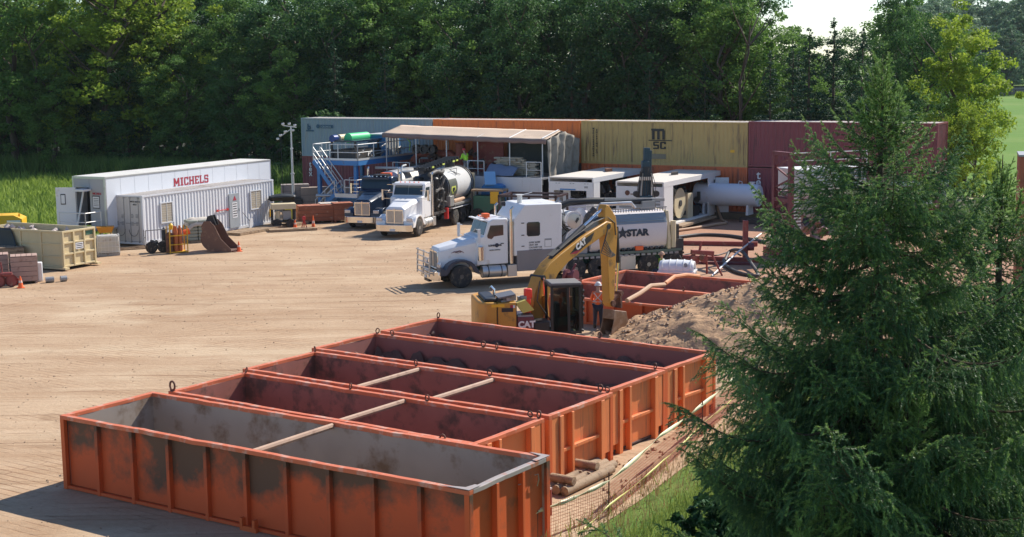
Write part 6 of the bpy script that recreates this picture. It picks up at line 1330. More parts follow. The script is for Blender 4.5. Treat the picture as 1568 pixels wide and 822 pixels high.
# digging bucket on the ground
q=G(322,386); T=thing('digging_bucket','large rusty toothed digging bucket resting on the sand before the office container','digger bucket',(q.x-.4,q.y+.1,0),-.15)
prof=[]; 
for k in range(11):
    a=R(150)+k*R(14); prof.append((.75+.85*math.cos(a),.80+.80*math.sin(a)))
inner=[(p[0]*.94+.045,p[1]*.94+.05) for p in reversed(prof)]
prof=[(-.02,1.5)]+prof+[(1.7,.02)]; inner=[(1.7,.08)]+inner+[(.05,1.5)]
bm2=mat('bucket_rust',(.16,.085,.06),.75,dirt=(.28,.16,.1),damt=.3,dscale=2.5,bump=.3)
MB().prism(prof+inner,'y',-.1,1.15).build('shell',bm2,T,smooth=30)
sidep=[(-.02,1.5)]+prof[1:]+[(1.65,.2),(1.1,.75),(.75,1.5),(.5,1.75),(.15,1.75)]
for y in (-.13,1.15): MB().prism(sidep,'y',y,y+.03).build('side_plate',bm2,T)
for k in range(5): MB().prism([(1.68,.0),(1.95,.03),(1.68,.1)],'y',-.08+k*.27,.04+k*.27).build('tooth',C['rust'],T)
b=MB(); 
for y in (.3,.7): b.prism([(.0,1.45),(.2,2.0),(.5,2.05),(.7,1.5)],'y',y,y+.06)
b.build('hanger',C['black'],T)
q=G(300,372); T=thing('pallet_of_sacks','pallet of wrapped pale sacks behind the rusty digging bucket','pallet',(q.x,q.y+.6,0),.5)
MB().box(-.7,1.0,-.5,.7,0,.13).build('pallet_base',C['wood'],T)
gs=mat('greenish_sack',(.28,.30,.24),.8,var=.15)
for z in range(6):
    for x in (-.65,-.08,.45): link('sack',MB().box(0,.54,-.45,.6,.0,.19).mesh('sack',gs),T,(x,0,.14+z*.2),bevel=.05)
MB().grid(lambda s,t_:(-.75+1.8*s,-.55+1.3*t_,1.45-.35*(abs(2*s-1)**4+abs(2*t_-1)**4)*1.2+.08*fbm(s*3,t_*3,1)),14,14).build('cover_sheet',mat('pale_sheet',(.5,.45,.38),.8,var=.1),T,smooth=60,solid=.02)
q=G(275,372); T=thing('bench','light metal bench with rails beneath the office container window','bench',(q.x,q.y+.8,0),.6); MB().box(0,1.9,0,.6,.75,.82).build('top',C['alu'],T); b=MB()
for x in (.05,1.85):
    for y in (.05,.55): b.beam((x,y,0),(x,y,1.15),.04,.04)
b.beam((.05,.55,1.15),(1.85,.55,1.15),.04,.04); b.build('leg',C['galv'],T)
# light tower
q=Vector((-17.14,113.7,0)); q=at(449,300,104); T=thing('light_tower','tall galvanised light tower with flood lamps beside the grey blue container','light tower',(q.x,104,0),0)
b=MB(); b.tube((0,0,0),(0,0,2.6),.10,10); b.tube((0,0,2.6),(0,0,4.4),.075,10); b.tube((0,0,4.4),(0,0,6.05),.055,10); b.build('mast',C['galv'],T); b=MB(); b.beam((-.6,0,6.1),(.4,0,5.95),.06,.06); b.beam((-.8,0,5.3),(-.05,0,5.8),.06,.06); b.lathe((0,0,2.6),(0,0,1),[(0,.14),(.1,.14)],10); b.lathe((0,0,4.4),(0,0,1),[(0,.11),(.1,.11)],10); b.build('cross_arm',C['galv'],T)
for x,z in ((-.55,6.2),(-.1,6.2),(.3,6.1),(-.75,5.4),(-.4,5.65),(-.95,5.15),(.15,5.75)): MB().box(x-.10,x+.10,-.16,.0,z-.08,z+.08).build('flood_lamp',C['alu'],T,bevel=.03)
b=MB(); b.tube((-.75,0,5.2),(-.7,0,.5),.02,5); b.box(-.7,.7,-.5,.5,.2,.9); b.build('cable',C['black'],T)
# generator trailer, crates beside office container end
q=G(427,350); T=thing('compressor_cart','dark open framed compressor cart at the right end of the office container','compressor',(q.x-.4,q.y+.2,0),.25)
b=MB()
for x in (0,1.4):
    for y in (0,.9): b.beam((x,y,.2),(x,y,1.45),.09,.09)
b.box(-.05,1.5,-.05,.95,.35,.45); b.build('frame',C['black'],T); MB().box(-.05,1.5,-.05,.95,1.2,1.55).build('top_tray',C['cream'],T,bevel=.02); MB().lathe((.35,.2,.5),(0,0,1),[(0,.16),(.6,.16)],12).build('drum',C['cream'],T); MB().box(.65,1.2,.1,.6,.5,1.1).build('motor',C['grey'],T,bevel=.04)
for x in (.25,1.1): link('wheel',WM['tyre'],T,(x,-.2,.3),scale=.56)
MB().grid(lambda s,t_:(-.1+1.7*s,.9+.9*t_,1.9+.35*math.sin(PI*t_)*(.6+.4*math.sin(s*3))-.3*t_),12,8).build('dark_cover',C['tarp'],T,smooth=60,solid=.03)
q=G(447,342); T=thing('yellow_sack','bright yellow sack hanging beside the compressor cart','sack',(q.x-.1,q.y-.2,.25),.1); MB().loft([[(-.28,-.1,0),(.28,-.1,0),(.28,.15,0),(-.28,.15,0)],[(-.34,-.16,.4),(.34,-.14,.4),(.32,.2,.4),(-.34,.2,.4)],[(-.25,-.06,.95),(.2,-.06,.9),(.2,.1,.9),(-.25,.1,.95)]]).build('sack',mat('yellow_plastic_sack',(.65,.6,.04),.5,var=.15,scale=4),T,bevel=.04)
ro=mat('red_oxide_crate',(.36,.12,.06),.75,var=.2,scale=3,dirt=(.5,.35,.25),damt=.2,dscale=3,orand=1)
crate('red brown slatted crate behind the tall orange cone',G(458,343),.3,2.3,1.2,1.15,ro,4)
crate('pale wooden crate with torn wrap right of the red brown crate',G(492,340),.3,1.35,1.1,1.2,mat('pale_wrapped_crate',(.58,.50,.42),.7,var=.15,scale=4,orand=1),4)
crate('small red oxide crate beside the dark truck front',G(512,341),.3,1.3,1.1,1.25,ro,3)
crate('grey weathered crate in the rear row below the light tower',Vector((G(432,322).x,G(450,325).y+1.5,0)),.2,2.0,1.0,1.8,mat('grey_boards',(.28,.24,.22),.85,var=.2,scale=3,orand=1),4)
crate('long grey brown crate in the rear row left of the blue steps',Vector((G(463,322).x,G(463,325).y+1.2,0)),.2,2.9,1.0,1.6,mat('brown_grey_boards',(.32,.25,.2),.85,var=.2,scale=3,orand=1),3)
crate('tan crate with white corner board below the blue steps',Vector((G(508,325).x,G(508,326).y+.6,0)),.2,1.9,1.0,1.75,mat('tan_boards',(.45,.32,.24),.8,var=.15,scale=3,orand=1),3)
q=G(498,330); T=thing('pipe_bundle','short bundle of grey pipe lying on the crates before the blue steps','pipe bundle',(q.x-.6,q.y,1.28),.15)
for k in range(3): MB().tube((0,k*.2,.1),(2.6,k*.2,.1),.1,10).build('pipe',C['alu'],T)
q=G(466,352); T=thing('red_stand','small red valve stand on the sand beside the tall orange cone','valve stand',(q.x,q.y,0),.2); b=MB(); b.beam((-.2,0,0),(0,0,.7),.06,.06); b.beam((.2,0,0),(0,0,.7),.06,.06); b.beam((0,.2,0),(0,0,.7),.06,.06); b.lathe((0,-.1,.75),(0,1,0),[(0,.13),(.2,.13)],10); b.build('stand',C['red'],T)
for i,(px,py,l,a) in enumerate(((412,357,3.0,.3),(398,352,2.2,.3))):
    q=G(px,py); T=thing('timber_step','%s flat timber mat lying at the right end of the office container'%('longer' if i==0 else 'shorter'),'timber mat',(q.x,q.y+.3+i*.9,0),a)
    for k in range(3): MB().box(0,l,k*.3,k*.3+.28,.02,.16).build('plank',C['wood'],T)
# ---------------- caution tape fence at the lower right ----------------
st=[(932,790,720),(823,830,779),(1075,668,612)]; 
fn_=mat('orange_fence_mesh',(.55,.12,.06),.6); fp=[]
stk_lab=['rusty thin fence stake in the middle of the taped fence line','rusty thin fence stake beside the step stand at the nearest bin end','rusty thin fence stake half hidden by spruce at the far end of the tape']
SP_=[]
for i,(x,y0,y1) in enumerate(st):
    q=G(x,y0); d_=CAMH; s=FPX/q.y; h=(y0-y1)/s*1.02; SP_.append((q,h)); T=thing('fence_stake',stk_lab[i],'stake',(q.x,q.y,0),0,'stakes of the taped fence'); MB().tube((0,0,0),(.01,0,h),.018,6).build('rod',C['rust'],T)
def tape(pts,w,label,m):
    b=MB(); n=len(pts); Q=[]
    for i in range(n-1):
        for k in range(6):
            t=k/6; a,c=pts[i],pts[i+1]; p=a.lerp(c,t); p.z-=.10*math.sin(PI*t)*(c-a).length*.1; Q.append(p)
    Q.append(pts[-1])
    for i,p in enumerate(Q):
        tw=.9*math.sin(i*1.3); b.v+=[(p.x+math.sin(tw)*w*.5,p.y,p.z-math.cos(tw)*w*.5),(p.x-math.sin(tw)*w*.5,p.y,p.z+math.cos(tw)*w*.5)]
    for i in range(len(Q)-1): b.f.append((2*i,2*i+2,2*i+3,2*i+1))
    o=b.build('caution_tape',m,None,smooth=60,solid=.004); return tag(o,label,'caution tape')
ty=mat('pale_yellow_tape',(.72,.68,.42),.5,var=.05,dirt=(.12,.11,.06),damt=.1,dscale=5)
a,h=SP_[1]; c,h2=SP_[0]; e,h3=SP_[2]
near=a+(a-c).normalized()*1.4; 
tape([near+Vector((0,0,h*.82)),a+Vector((0,0,h*.98)),a.lerp(c,.5)+Vector((0,0,h)),c+Vector((0,0,h2*.80)),c.lerp(e,.5)+Vector((0,0,h2*.92)),e+Vector((0,0,h3*.9)),e+(e-c)*.6+Vector((0,0,h3))],.10,'upper pale yellow caution tape strung between the rusty stakes',ty)
tape([a.lerp(c,.35)+Vector((.35,-.2,.05)),c+Vector((.05,0,h2*.28)),c.lerp(e,.5)+Vector((.1,0,.32)),e+Vector((0,0,.35)),e+(e-c)*.6+Vector((0,0,.4))],.05,'lower yellow caution tape sagging near the grass',C['byellow'] if 0 else mat('lower_tape_yellow',(.60,.56,.16),.5))
b=MB(); P0=near; P1=e+(e-c)*.6; n=150
for i in range(n+1):
    p=P0.lerp(P1,i/n) if 0 else None
segs=[(near,a),(a,c),(c,e),(e,P1)]
for A,B_ in segs:
    l=(B_-A).length; k=int(l/.075)
    for i in range(k): 
        p=A.lerp(B_,i/k); b.beam((p.x,p.y,.03),(p.x+.01,p.y,.78),.006,.006)
    for z in [.04+j*.075 for j in range(10)]: b.beam((A.x,A.y,z),(B_.x,B_.y,z),.006,.006)
o=b.build('mesh_fence',fn_,None,smooth=None); tag(o,'faded red plastic mesh fence hanging below the caution tape','mesh fence')
# small white house glimpsed through the trees
T=thing('white_house','small white house glimpsed through a gap in the forest','house',(22,168,2.5),.2); MB().box(-3,3,-2,2,0,3.0).build('wall',C['white'],T); MB().prism([(-3.4,3.0),(3.4,3.0),(2.6,4.4),(-2.6,4.4)],'y',-2.4,2.4).build('roof',C['white_clean'],T); MB().box(-1,0,-2.03,-2,1,2).build('window',C['glass'],T)
# rail fence in the far field
fa=Vector((118,366,0)); fb_=Vector((215,372,0)); T=thing('rail_fence','dark three rail fence crossing the far green field','fence',(fa.x,fa.y,0),math.atan2(fb_.y-fa.y,fb_.x-fa.x)); l=(fb_-fa).length
for k in range(int(l/3)): MB().box(k*3,k*3+.22,-.1,.1,0,1.7).build('post',C['dark'],T)
for z in (.5,1.0,1.5): MB().box(0,l,-.12,-.06,z,z+.2).build('rail',C['dark'],T)
T=thing('dry_lot','narrow pale grey farm wall behind the far rail fence','wall',(120,392,0),0); MB().box(0,90,0,.3,0,1.6).build('wall',mat('pale_grey_wall',(.3,.28,.25),.9),T)
# ---------------- vegetation ----------------
def tri_mesh(name,V,F,m,smooth=False):
    """V (n,3) array, F (m,3 or 4) array"""
    me=bpy.data.meshes.new(name); k=F.shape[1]
    me.vertices.add(len(V)); me.vertices.foreach_set('co',V.astype(np.float32).ravel()); me.loops.add(F.size); me.loops.foreach_set('vertex_index',F.astype(np.int32).ravel())
    me.polygons.add(len(F)); me.polygons.foreach_set('loop_start',np.arange(0,F.size,k,dtype=np.int32)); me.polygons.foreach_set('loop_total',np.full(len(F),k,dtype=np.int32)); me.materials.append(m); me.update(calc_edges=True); return me
def leafmat(name,c1,c2,trans=.3,rough=.6,clump=.6,spec=.15):
    m=bpy.data.materials.new(name); m.use_nodes=True; t=m.node_tree; N=t.nodes; L=t.links; b=N['Principled BSDF']; b.inputs['Roughness'].default_value=rough; b.inputs['Specular IOR Level'].default_value=spec
    tc=N.new('ShaderNodeTexCoord'); n=N.new('ShaderNodeTexNoise'); n.inputs['Scale'].default_value=clump; n.inputs['Detail'].default_value=5; L.new(tc.outputs['Object'],n.inputs['Vector'])
    g=N.new('ShaderNodeNewGeometry'); ad=N.new('ShaderNodeMath'); ad.operation='MULTIPLY_ADD'; ad.inputs[1].default_value=.35; L.new(g.outputs['Random Per Island'],ad.inputs[0]); L.new(n.outputs[0],ad.inputs[2])
    oi=N.new('ShaderNodeObjectInfo'); a2=N.new('ShaderNodeMath'); a2.operation='MULTIPLY_ADD'; a2.inputs[1].default_value=.30; L.new(oi.outputs['Random'],a2.inputs[0]); L.new(ad.outputs[0],a2.inputs[2])
    cr=N.new('ShaderNodeValToRGB'); cr.color_ramp.elements[0].position=.45; cr.color_ramp.elements[1].position=1.05 if 0 else 1.0; cr.color_ramp.elements[0].color=c1+(1,); cr.color_ramp.elements[1].color=c2+(1,); L.new(a2.outputs[0],cr.inputs[0]); L.new(cr.outputs[0],b.inputs['Base Color'])
    tr=N.new('ShaderNodeBsdfTranslucent'); L.new(cr.outputs[0],tr.inputs[0]); ms=N.new('ShaderNodeMixShader'); ms.inputs[0].default_value=trans; L.new(b.outputs[0],ms.inputs[1]); L.new(tr.outputs[0],ms.inputs[2]); L.new(ms.outputs[0],N['Material Output'].inputs[0]); return m
lm_dark=leafmat('leaves_dark_green',(.024,.072,.028),(.085,.175,.048),.32)
lm_mid=leafmat('leaves_mid_green',(.05,.13,.034),(.17,.29,.06),.4)
lm_yel=leafmat('leaves_yellow_green',(.11,.21,.022),(.33,.42,.05),.45)
lm_far=leafmat('leaves_far_haze_tinted',(.09,.17,.09),(.20,.30,.16),.25)  # paler, bluer leaf colour stands in for haze over distance
lm_con=leafmat('conifer_needles_far',(.02,.055,.032),(.05,.11,.05),.15)
def crown_mesh(name,seed,m,h,r,n_cl=120,n_leaf=110,leaf=.27,low=.12,shape='round'):
    g=np.random.default_rng(seed); C_=[]; 
    # lobes -> clumps -> leaves
    nl=9 if shape=='round' else 6; lob=[]
    for i in range(nl):
        z=h*(low+.12+(.80-low)*g.random()); rr_=r*np.sqrt(max(.05,1-((z/h-.5)/.55)**2)); a=g.random()*6.283; q=rr_*(.25+.45*g.random()); lob.append((q*np.cos(a),q*np.sin(a),z,r*(.42+.25*g.random())))
    lob.append((0,0,h*.82,r*.5)); lob.append((0,0,h*.5,r*.75)); lob.append((0,0,h*.3,r*.6))
    V=[];per=n_leaf
    cl=[]
    for i in range(n_cl):
        lx,ly,lz,lr=lob[g.integers(len(lob))]; d=g.normal(size=3); d/=np.linalg.norm(d); k=lr*(.55+.5*g.random()**.6); c=np.array([lx,ly,lz])+d*k*np.array([1,1,1.15]); 
        if c[2]<h*low: c[2]=h*low+g.random()*1.5
        cl.append((c,d))
    cs=np.array([c for c,_ in cl]); ds=np.array([d for _,d in cl])
    idx=np.repeat(np.arange(n_cl),per); n=len(idx)
    sz=r*.16*(.6+.8*g.random(n_cl))[idx]
    off=g.normal(size=(n,3)); off/=np.linalg.norm(off,axis=1)[:,None]; off*= (g.random(n)**.45)[:,None]*sz[:,None]; off[:,2]*=.62
    P=cs[idx]+off
    nrm=g.normal(size=(n,3))*.75+ds[idx]*.4+np.array([0,0,.55]); nrm/=np.linalg.norm(nrm,axis=1)[:,None]
    t=np.cross(nrm,g.normal(size=(n,3))); t/=np.linalg.norm(t,axis=1)[:,None]; b_=np.cross(nrm,t)
    s=leaf*(.6+.8*g.random(n))[:,None]
    v=np.stack([P-t*s*.5,P+b_*s*.32,P+t*s*.5,P-b_*s*.32],1).reshape(-1,3); F=np.arange(len(v)).reshape(-1,4); return tri_mesh(name,v,F,m)
def trunk_mesh(seed,h,r0,spread):
    rr=random.Random(seed); b=MB(); top=h*.86; pts=[Vector((rr.uniform(-.2,.2)*k,rr.uniform(-.2,.2)*k,top*k/6)) for k in range(7)]; b.sweep(pts,[r0*(1-.13*k) for k in range(7)],8)
    for i in range(9):
        k=1.6+rr.random()*4; p=pts[int(k)].lerp(pts[min(6,int(k)+1)],k%1); a=rr.random()*6.28; l=spread*(.5+.5*rr.random()); q=p+Vector((math.cos(a)*l*.5,math.sin(a)*l*.5,l*.45)); e=q+Vector((math.cos(a)*l*.45,math.sin(a)*l*.45,l*.5)); b.sweep([p,q,e],[r0*.35,r0*.22,r0*.06],5)
    return b.mesh('trunk',C['bark'],60)
def conifer_mesh(name,seed,m,h,r,n=16000,leaf=.25):
    g=np.random.default_rng(seed); nb=int(h*16); zz=g.random(nb)**1.25; zb=h*(.04+.94*zz); L_=r*(1-zz)**.9*(.65+.5*g.random(nb))+.15; a=g.random(nb)*6.283
    idx=g.choice(nb,size=n,p=(L_/L_.sum())); t=g.random(n)**.7
    x=np.cos(a[idx])*L_[idx]*t; y=np.sin(a[idx])*L_[idx]*t; z=zb[idx]-.25*L_[idx]*t+.2*L_[idx]*t*t; w=.22*(1-t*.5)*(L_[idx]/r+.3)
    P=np.stack([x,y,z],1)+g.normal(size=(n,3))*np.stack([w,w,w*.7],1)
    nrm=g.normal(size=(n,3))*.6+np.array([0,0,.8]); nrm/=np.linalg.norm(nrm,axis=1)[:,None]; t_=np.cross(nrm,g.normal(size=(n,3))); t_/=np.linalg.norm(t_,axis=1)[:,None]; b_=np.cross(nrm,t_); s=leaf*(.5+.9*g.random(n))[:,None]
    v=np.stack([P-t_*s*.5,P+b_*s*.22,P+t_*s*.5,P-b_*s*.22],1).reshape(-1,3); return tri_mesh(name,v,np.arange(len(v)).reshape(-1,4),m)
H0=20.0
protos={}
def proto(kind,seed,m,h,r,**k):
    if kind=='con': cm_=conifer_mesh('crown',seed,m,h,r,**k); tm=MB().sweep([(0,0,0),(0,0,h*.95)],[.25,.03],8).mesh('trunk',C['bark'],60)
    else: cm_=crown_mesh('crown',seed,m,h,r,**k); tm=trunk_mesh(seed,h,.32,r*.8)
    return (cm_,tm,h)
PD=[proto('d',10+i,lm_dark,18,5.2,n_cl=230,n_leaf=105,leaf=.25,low=.05) for i in range(3)]
PM=[proto('d',20+i,lm_mid,17,5.0,n_cl=230,n_leaf=105,leaf=.25,low=.05) for i in range(3)]
PY=[proto('d',30+i,lm_yel,14,4.6,n_cl=170,n_leaf=110,leaf=.25) for i in range(2)]
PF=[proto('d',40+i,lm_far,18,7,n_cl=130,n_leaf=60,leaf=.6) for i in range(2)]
PC=[proto('con',50+i,lm_con,15,3.1) for i in range(3)]
PB=[proto('d',60+i,lm_dark,5,3.2,n_cl=70,n_leaf=100,leaf=.26,low=.02) for i in range(2)]
def tree(P,label,x,y,h,group,z=0,wide=1.0,name='forest_tree',cat='tree'):
    cm_,tm,h0=P; s=h/h0; T=thing(name,label,cat,(x,y,z),rnd.uniform(0,6.28),group); T.scale=(s*wide,s*wide,s)
    link('trunk',tm,T); link('crown',cm_,T); return T
GR='trees of the dark forest edge behind the yard'
rr=random.Random(77)
# --- forest: rows at increasing depth behind the containers, following the line of the yard edge
def edge(x):   # distance of the forest edge as a function of X
    return 129-.54*(x+16) if x>-16 else 129-.72*(x+16) if x>-45 else 150-.1*(x+45)
cnt=0
side=lambda x: 'left' if x<-30 else ('middle' if x<5 else 'right')
for row,(off,hm) in enumerate(((0,12.5),(6,15),(13,17.5),(23,20),(36,22))):
    x=-62-row*5+rr.uniform(0,3)
    while x<(24 if row<2 else 30+row*3.2):
        y=edge(x)+off+rr.uniform(-2,2); h=hm*rr.uniform(.88,1.12)
        gap=(12<x/y*165<22)  # thinner spot letting some sky through
        K=rr.random(); P=rr.choice(PD) if K<(.5 if x<-10 else .8) else rr.choice(PM)
        pxx=784+x/y*2220
        if pxx>1150: h=min(h,CAMH+(94-(66 if pxx<1350 else 20 if pxx<1420 else 74)+rr.uniform(-14,12))*y/2220)
        if row==0 and x>-18: P=rr.choice(PC) if rr.random()<.8 else rr.choice(PD); h=min(h,14)*.92
        kind={id(PD[0]):0}.get(id(P),0)
        zone=[n for lim,n in ((150,'at the extreme left of the view'),(300,'behind the left half of the white trailer'),(460,'between the trailer and the light tower'),(560,'above the steel platform'),(660,'above the right end of the grey blue container'),(780,'above the left half of the orange container'),(890,'above the right half of the orange container'),(1020,'above the left half of the mustard container'),(1150,'above the right half of the mustard container'),(1300,'above the left half of the maroon container'),(1e9,'beyond the right end of the container row')) if pxx<lim][0]
        lab={0:'low dark tree at the forest front, %s',1:'dark leafy tree in the second rank, %s',2:'tall leafy tree deep in the forest, %s',3:'tall shaded tree far back, %s',4:'tallest forest tree at the back, %s'}[row]%zone
        tree(P,lab,x,y,h,GR+', rank %d'%(row+1) if 0 else lab.replace('tree','trees',1),wide=rr.uniform(.95,1.25)); cnt+=1
        x+=rr.uniform(4.2,6.2)+row*.5

# understorey bushes closing the forest foot
x=-64
while x<24:
    pb_=784+x/edge(x)*2220; tree(rr.choice(PB),'dark bush at the forest foot %s'%['behind the skip','behind the trailer door','behind the trailer middle','behind the trailer end','by the light tower','behind the grey blue container','behind the orange container','behind the mustard container','behind the maroon container'][min(8,max(0,int(sum(pb_>q for q in (60,160,290,400,470,660,890,1143)))))],x,edge(x)-2.5+rr.uniform(-1,1),rr.uniform(3.5,5.5),'dark bushes at the forest foot',name='bush',cat='bush'); x+=rr.uniform(3,4.4)
# named individuals
tree(PY[0],'bright yellow green maple, broad crown lit at upper left',at(165,100,144).x,144,20.5,None,wide=1.25,name='maple_tree')
tree(PY[1],'smaller yellow green maple half behind the bright one at upper left',at(225,60,149).x,149,22,None,wide=1.0,name='maple_tree')
tree(PM[1],'grey green leafy tree at the extreme upper left edge',at(15,100,144).x,144,20.5,None,wide=1.15,name='ash_tree')
tree(PM[2],'low leafy sapling tree standing before the bright maple',at(80,170,141).x,141,10.5,None,wide=1.2,name='ash_tree')
tree(PM[0],'light green leafy tree rising above the grey blue container',at(600,30,140).x,140,19.0,None,wide=1.2,name='ash_tree')
tree(PM[1],'slender leafy tree against the sky, left of the row of spruces',at(1120,30,118).x,120,16.5,None,wide=.85,name='ash_tree')
tree(PY[0],'bright green column of foliage at the right end of the containers',at(1470,130,98).x,98,12.8,None,wide=.95,name='maple_tree')
tree(PY[1],'lower bright green leafy tree below the column at the right',at(1490,230,92).x,92,7.2,None,wide=.85,name='maple_tree')
tree(PD[2],'tall green leafy tree touching the sky right of the spruce tops',at(1375,30,112).x,112,15.4,None,wide=.55,name='ash_tree')
tree(PD[1],'dark tree at the right corner behind the maroon container',at(1420,130,106).x,106,12.5,None,wide=.8)
for i,(px,py,Yd) in enumerate(((1240,35,99),(1278,22,100),(1322,38,98),(1215,62,101),(1180,74,103))):
    tree(PC[i%3],['leftmost but two of the pointed spruces showing above the maroon container','tallest pointed spruce in the row above the maroon container','rightmost pointed spruce above the maroon container','small pointed spruce left of the tallest one','leftmost small pointed spruce above the mustard container'][i],at(px,py,Yd).x,Yd,at(px,py,Yd).z,None,wide=.95,name='spruce_tree')
# bare trunks glimpsed
for i,(px,Yd,h) in enumerate(((85,150,19),(940,128,15),(980,129,15),(1120,119,15),(1095,121,14))):
    p=at(px,100,Yd); b=trunk_mesh(90+i,h,.22,5); T=thing('bare_tree','thin dark trunk with bare limbs showing between the forest leaves','tree',(p.x,Yd-7,0),0,'dark trunks showing between the leaves'); link('trunk',b,T)
# --- far trees round the green field, right
rr=random.Random(9)
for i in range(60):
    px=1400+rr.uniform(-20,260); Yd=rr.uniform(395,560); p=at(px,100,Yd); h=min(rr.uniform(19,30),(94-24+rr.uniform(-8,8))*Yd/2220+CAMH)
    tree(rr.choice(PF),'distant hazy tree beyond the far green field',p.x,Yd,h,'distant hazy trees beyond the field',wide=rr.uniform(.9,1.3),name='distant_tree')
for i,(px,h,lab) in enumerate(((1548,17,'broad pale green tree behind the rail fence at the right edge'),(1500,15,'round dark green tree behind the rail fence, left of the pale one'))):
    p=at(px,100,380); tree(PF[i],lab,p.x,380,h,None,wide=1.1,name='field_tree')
# ---------------- meadow grass ----------------
def blades(name,pts,h,w,m,seed,lean=.35,hv=.5):
    g=np.random.default_rng(seed); n=len(pts); a=g.random(n)*6.283; hh=h*(1-hv+2*hv*g.random(n)); l=g.normal(size=(n,2))*lean*hh[:,None]
    P=np.array(pts); dx=np.stack([np.cos(a),np.sin(a),np.zeros(n)],1)*(w*(.6+.8*g.random(n)))[:,None]
    mid=P+np.concatenate([l*.35,(hh*.6)[:,None]],1); tip=P+np.concatenate([l,hh[:,None]],1)
    v=np.stack([P-dx,P+dx,mid+dx*.7,mid-dx*.7,tip],1).reshape(-1,3); k=np.arange(n)[:,None]*5
    F=np.concatenate([k+[0,1,2],k+[0,2,3],k+[3,2,4]],1).reshape(-1,3); return tri_mesh(name,v,F,m)
gm=leafmat('meadow_grass_blades',(.11,.19,.025),(.32,.42,.08),.35,clump=.25)
gm2=leafmat('tall_weeds',(.06,.13,.03),(.19,.28,.07),.3,clump=.3)
def inyard(x,y):
    # left/front boundary of the sand yard
    if y<61: return True
    P=[(-60,61),(-33,74.5),(-28,85),(-19,105),(-15.5,121)]
    for (xa,ya),(xb,yb) in zip(P,P[1:]):
        if ya<=y<yb: return x>xa+(xb-xa)*(y-ya)/(yb-ya)-.1
    return False
g=np.random.default_rng(3); pts=[]
while len(pts)<42000:
    x=g.uniform(-62,-14); y=g.uniform(64,142)
    if not inyard(x,y): pts.append((x,y,-.01))
o=link('meadow_grass',blades('meadow_grass',pts,.55,.05,gm,1)); o['kind']='stuff'
pts=[]
while len(pts)<26000:
    x=g.uniform(-62,-10); y=edge(x)-g.uniform(2,10)**1.0
    if not inyard(x,y) : pts.append((x,y,-.01))
o=link('tall_weeds',blades('tall_weeds',pts,1.5,.05,gm2,2,lean=.18)); o['kind']='stuff'
# grass strip at the lower right
gm3=leafmat('verge_grass_blades',(.10,.16,.03),(.30,.38,.09),.35,clump=.9); gm4=leafmat('dry_grass_blades',(.22,.15,.07),(.38,.26,.12),.3,clump=.8)
pts=[];pts2=[]
A0=Vector((SP_[1][0].x,SP_[1][0].y)); B0=Vector((SP_[2][0].x,SP_[2][0].y)); dd_=(B0-A0).normalized(); nn_=Vector((dd_.y,-dd_.x))
while len(pts)<34000:
    t=g.uniform(-9,26); s=g.uniform(.15,7)**1.0; p=A0+dd_*t+nn_*s; 
    if s<1.7 and g.random()<.93: 
        if g.random()<.35: pts2.append((p.x,p.y,0)); 
        continue
    pts.append((p.x,p.y,0))
o=link('verge_grass',blades('verge_grass',pts,.34,.012,gm3,4)); o['kind']='stuff'
o=link('dry_grass',blades('dry_grass',pts2,.28,.008,gm4,5)); o['kind']='stuff'
for i,(px,py) in enumerate(((905,700),(892,690),(915,680),(935,688))):
    p=G(px,py); T=thing('weed','thin green weed stalk growing by the cribbing logs under the bins','weed',(p.x,p.y,0),0,'weed stalks beside the cribbing'); q=[(rr.uniform(-.2,.2),rr.uniform(-.2,.2),0) for _ in range(60)]; link('stalks',blades('stalks',q,.7,.010,gm2,60+i,lean=.2),T)
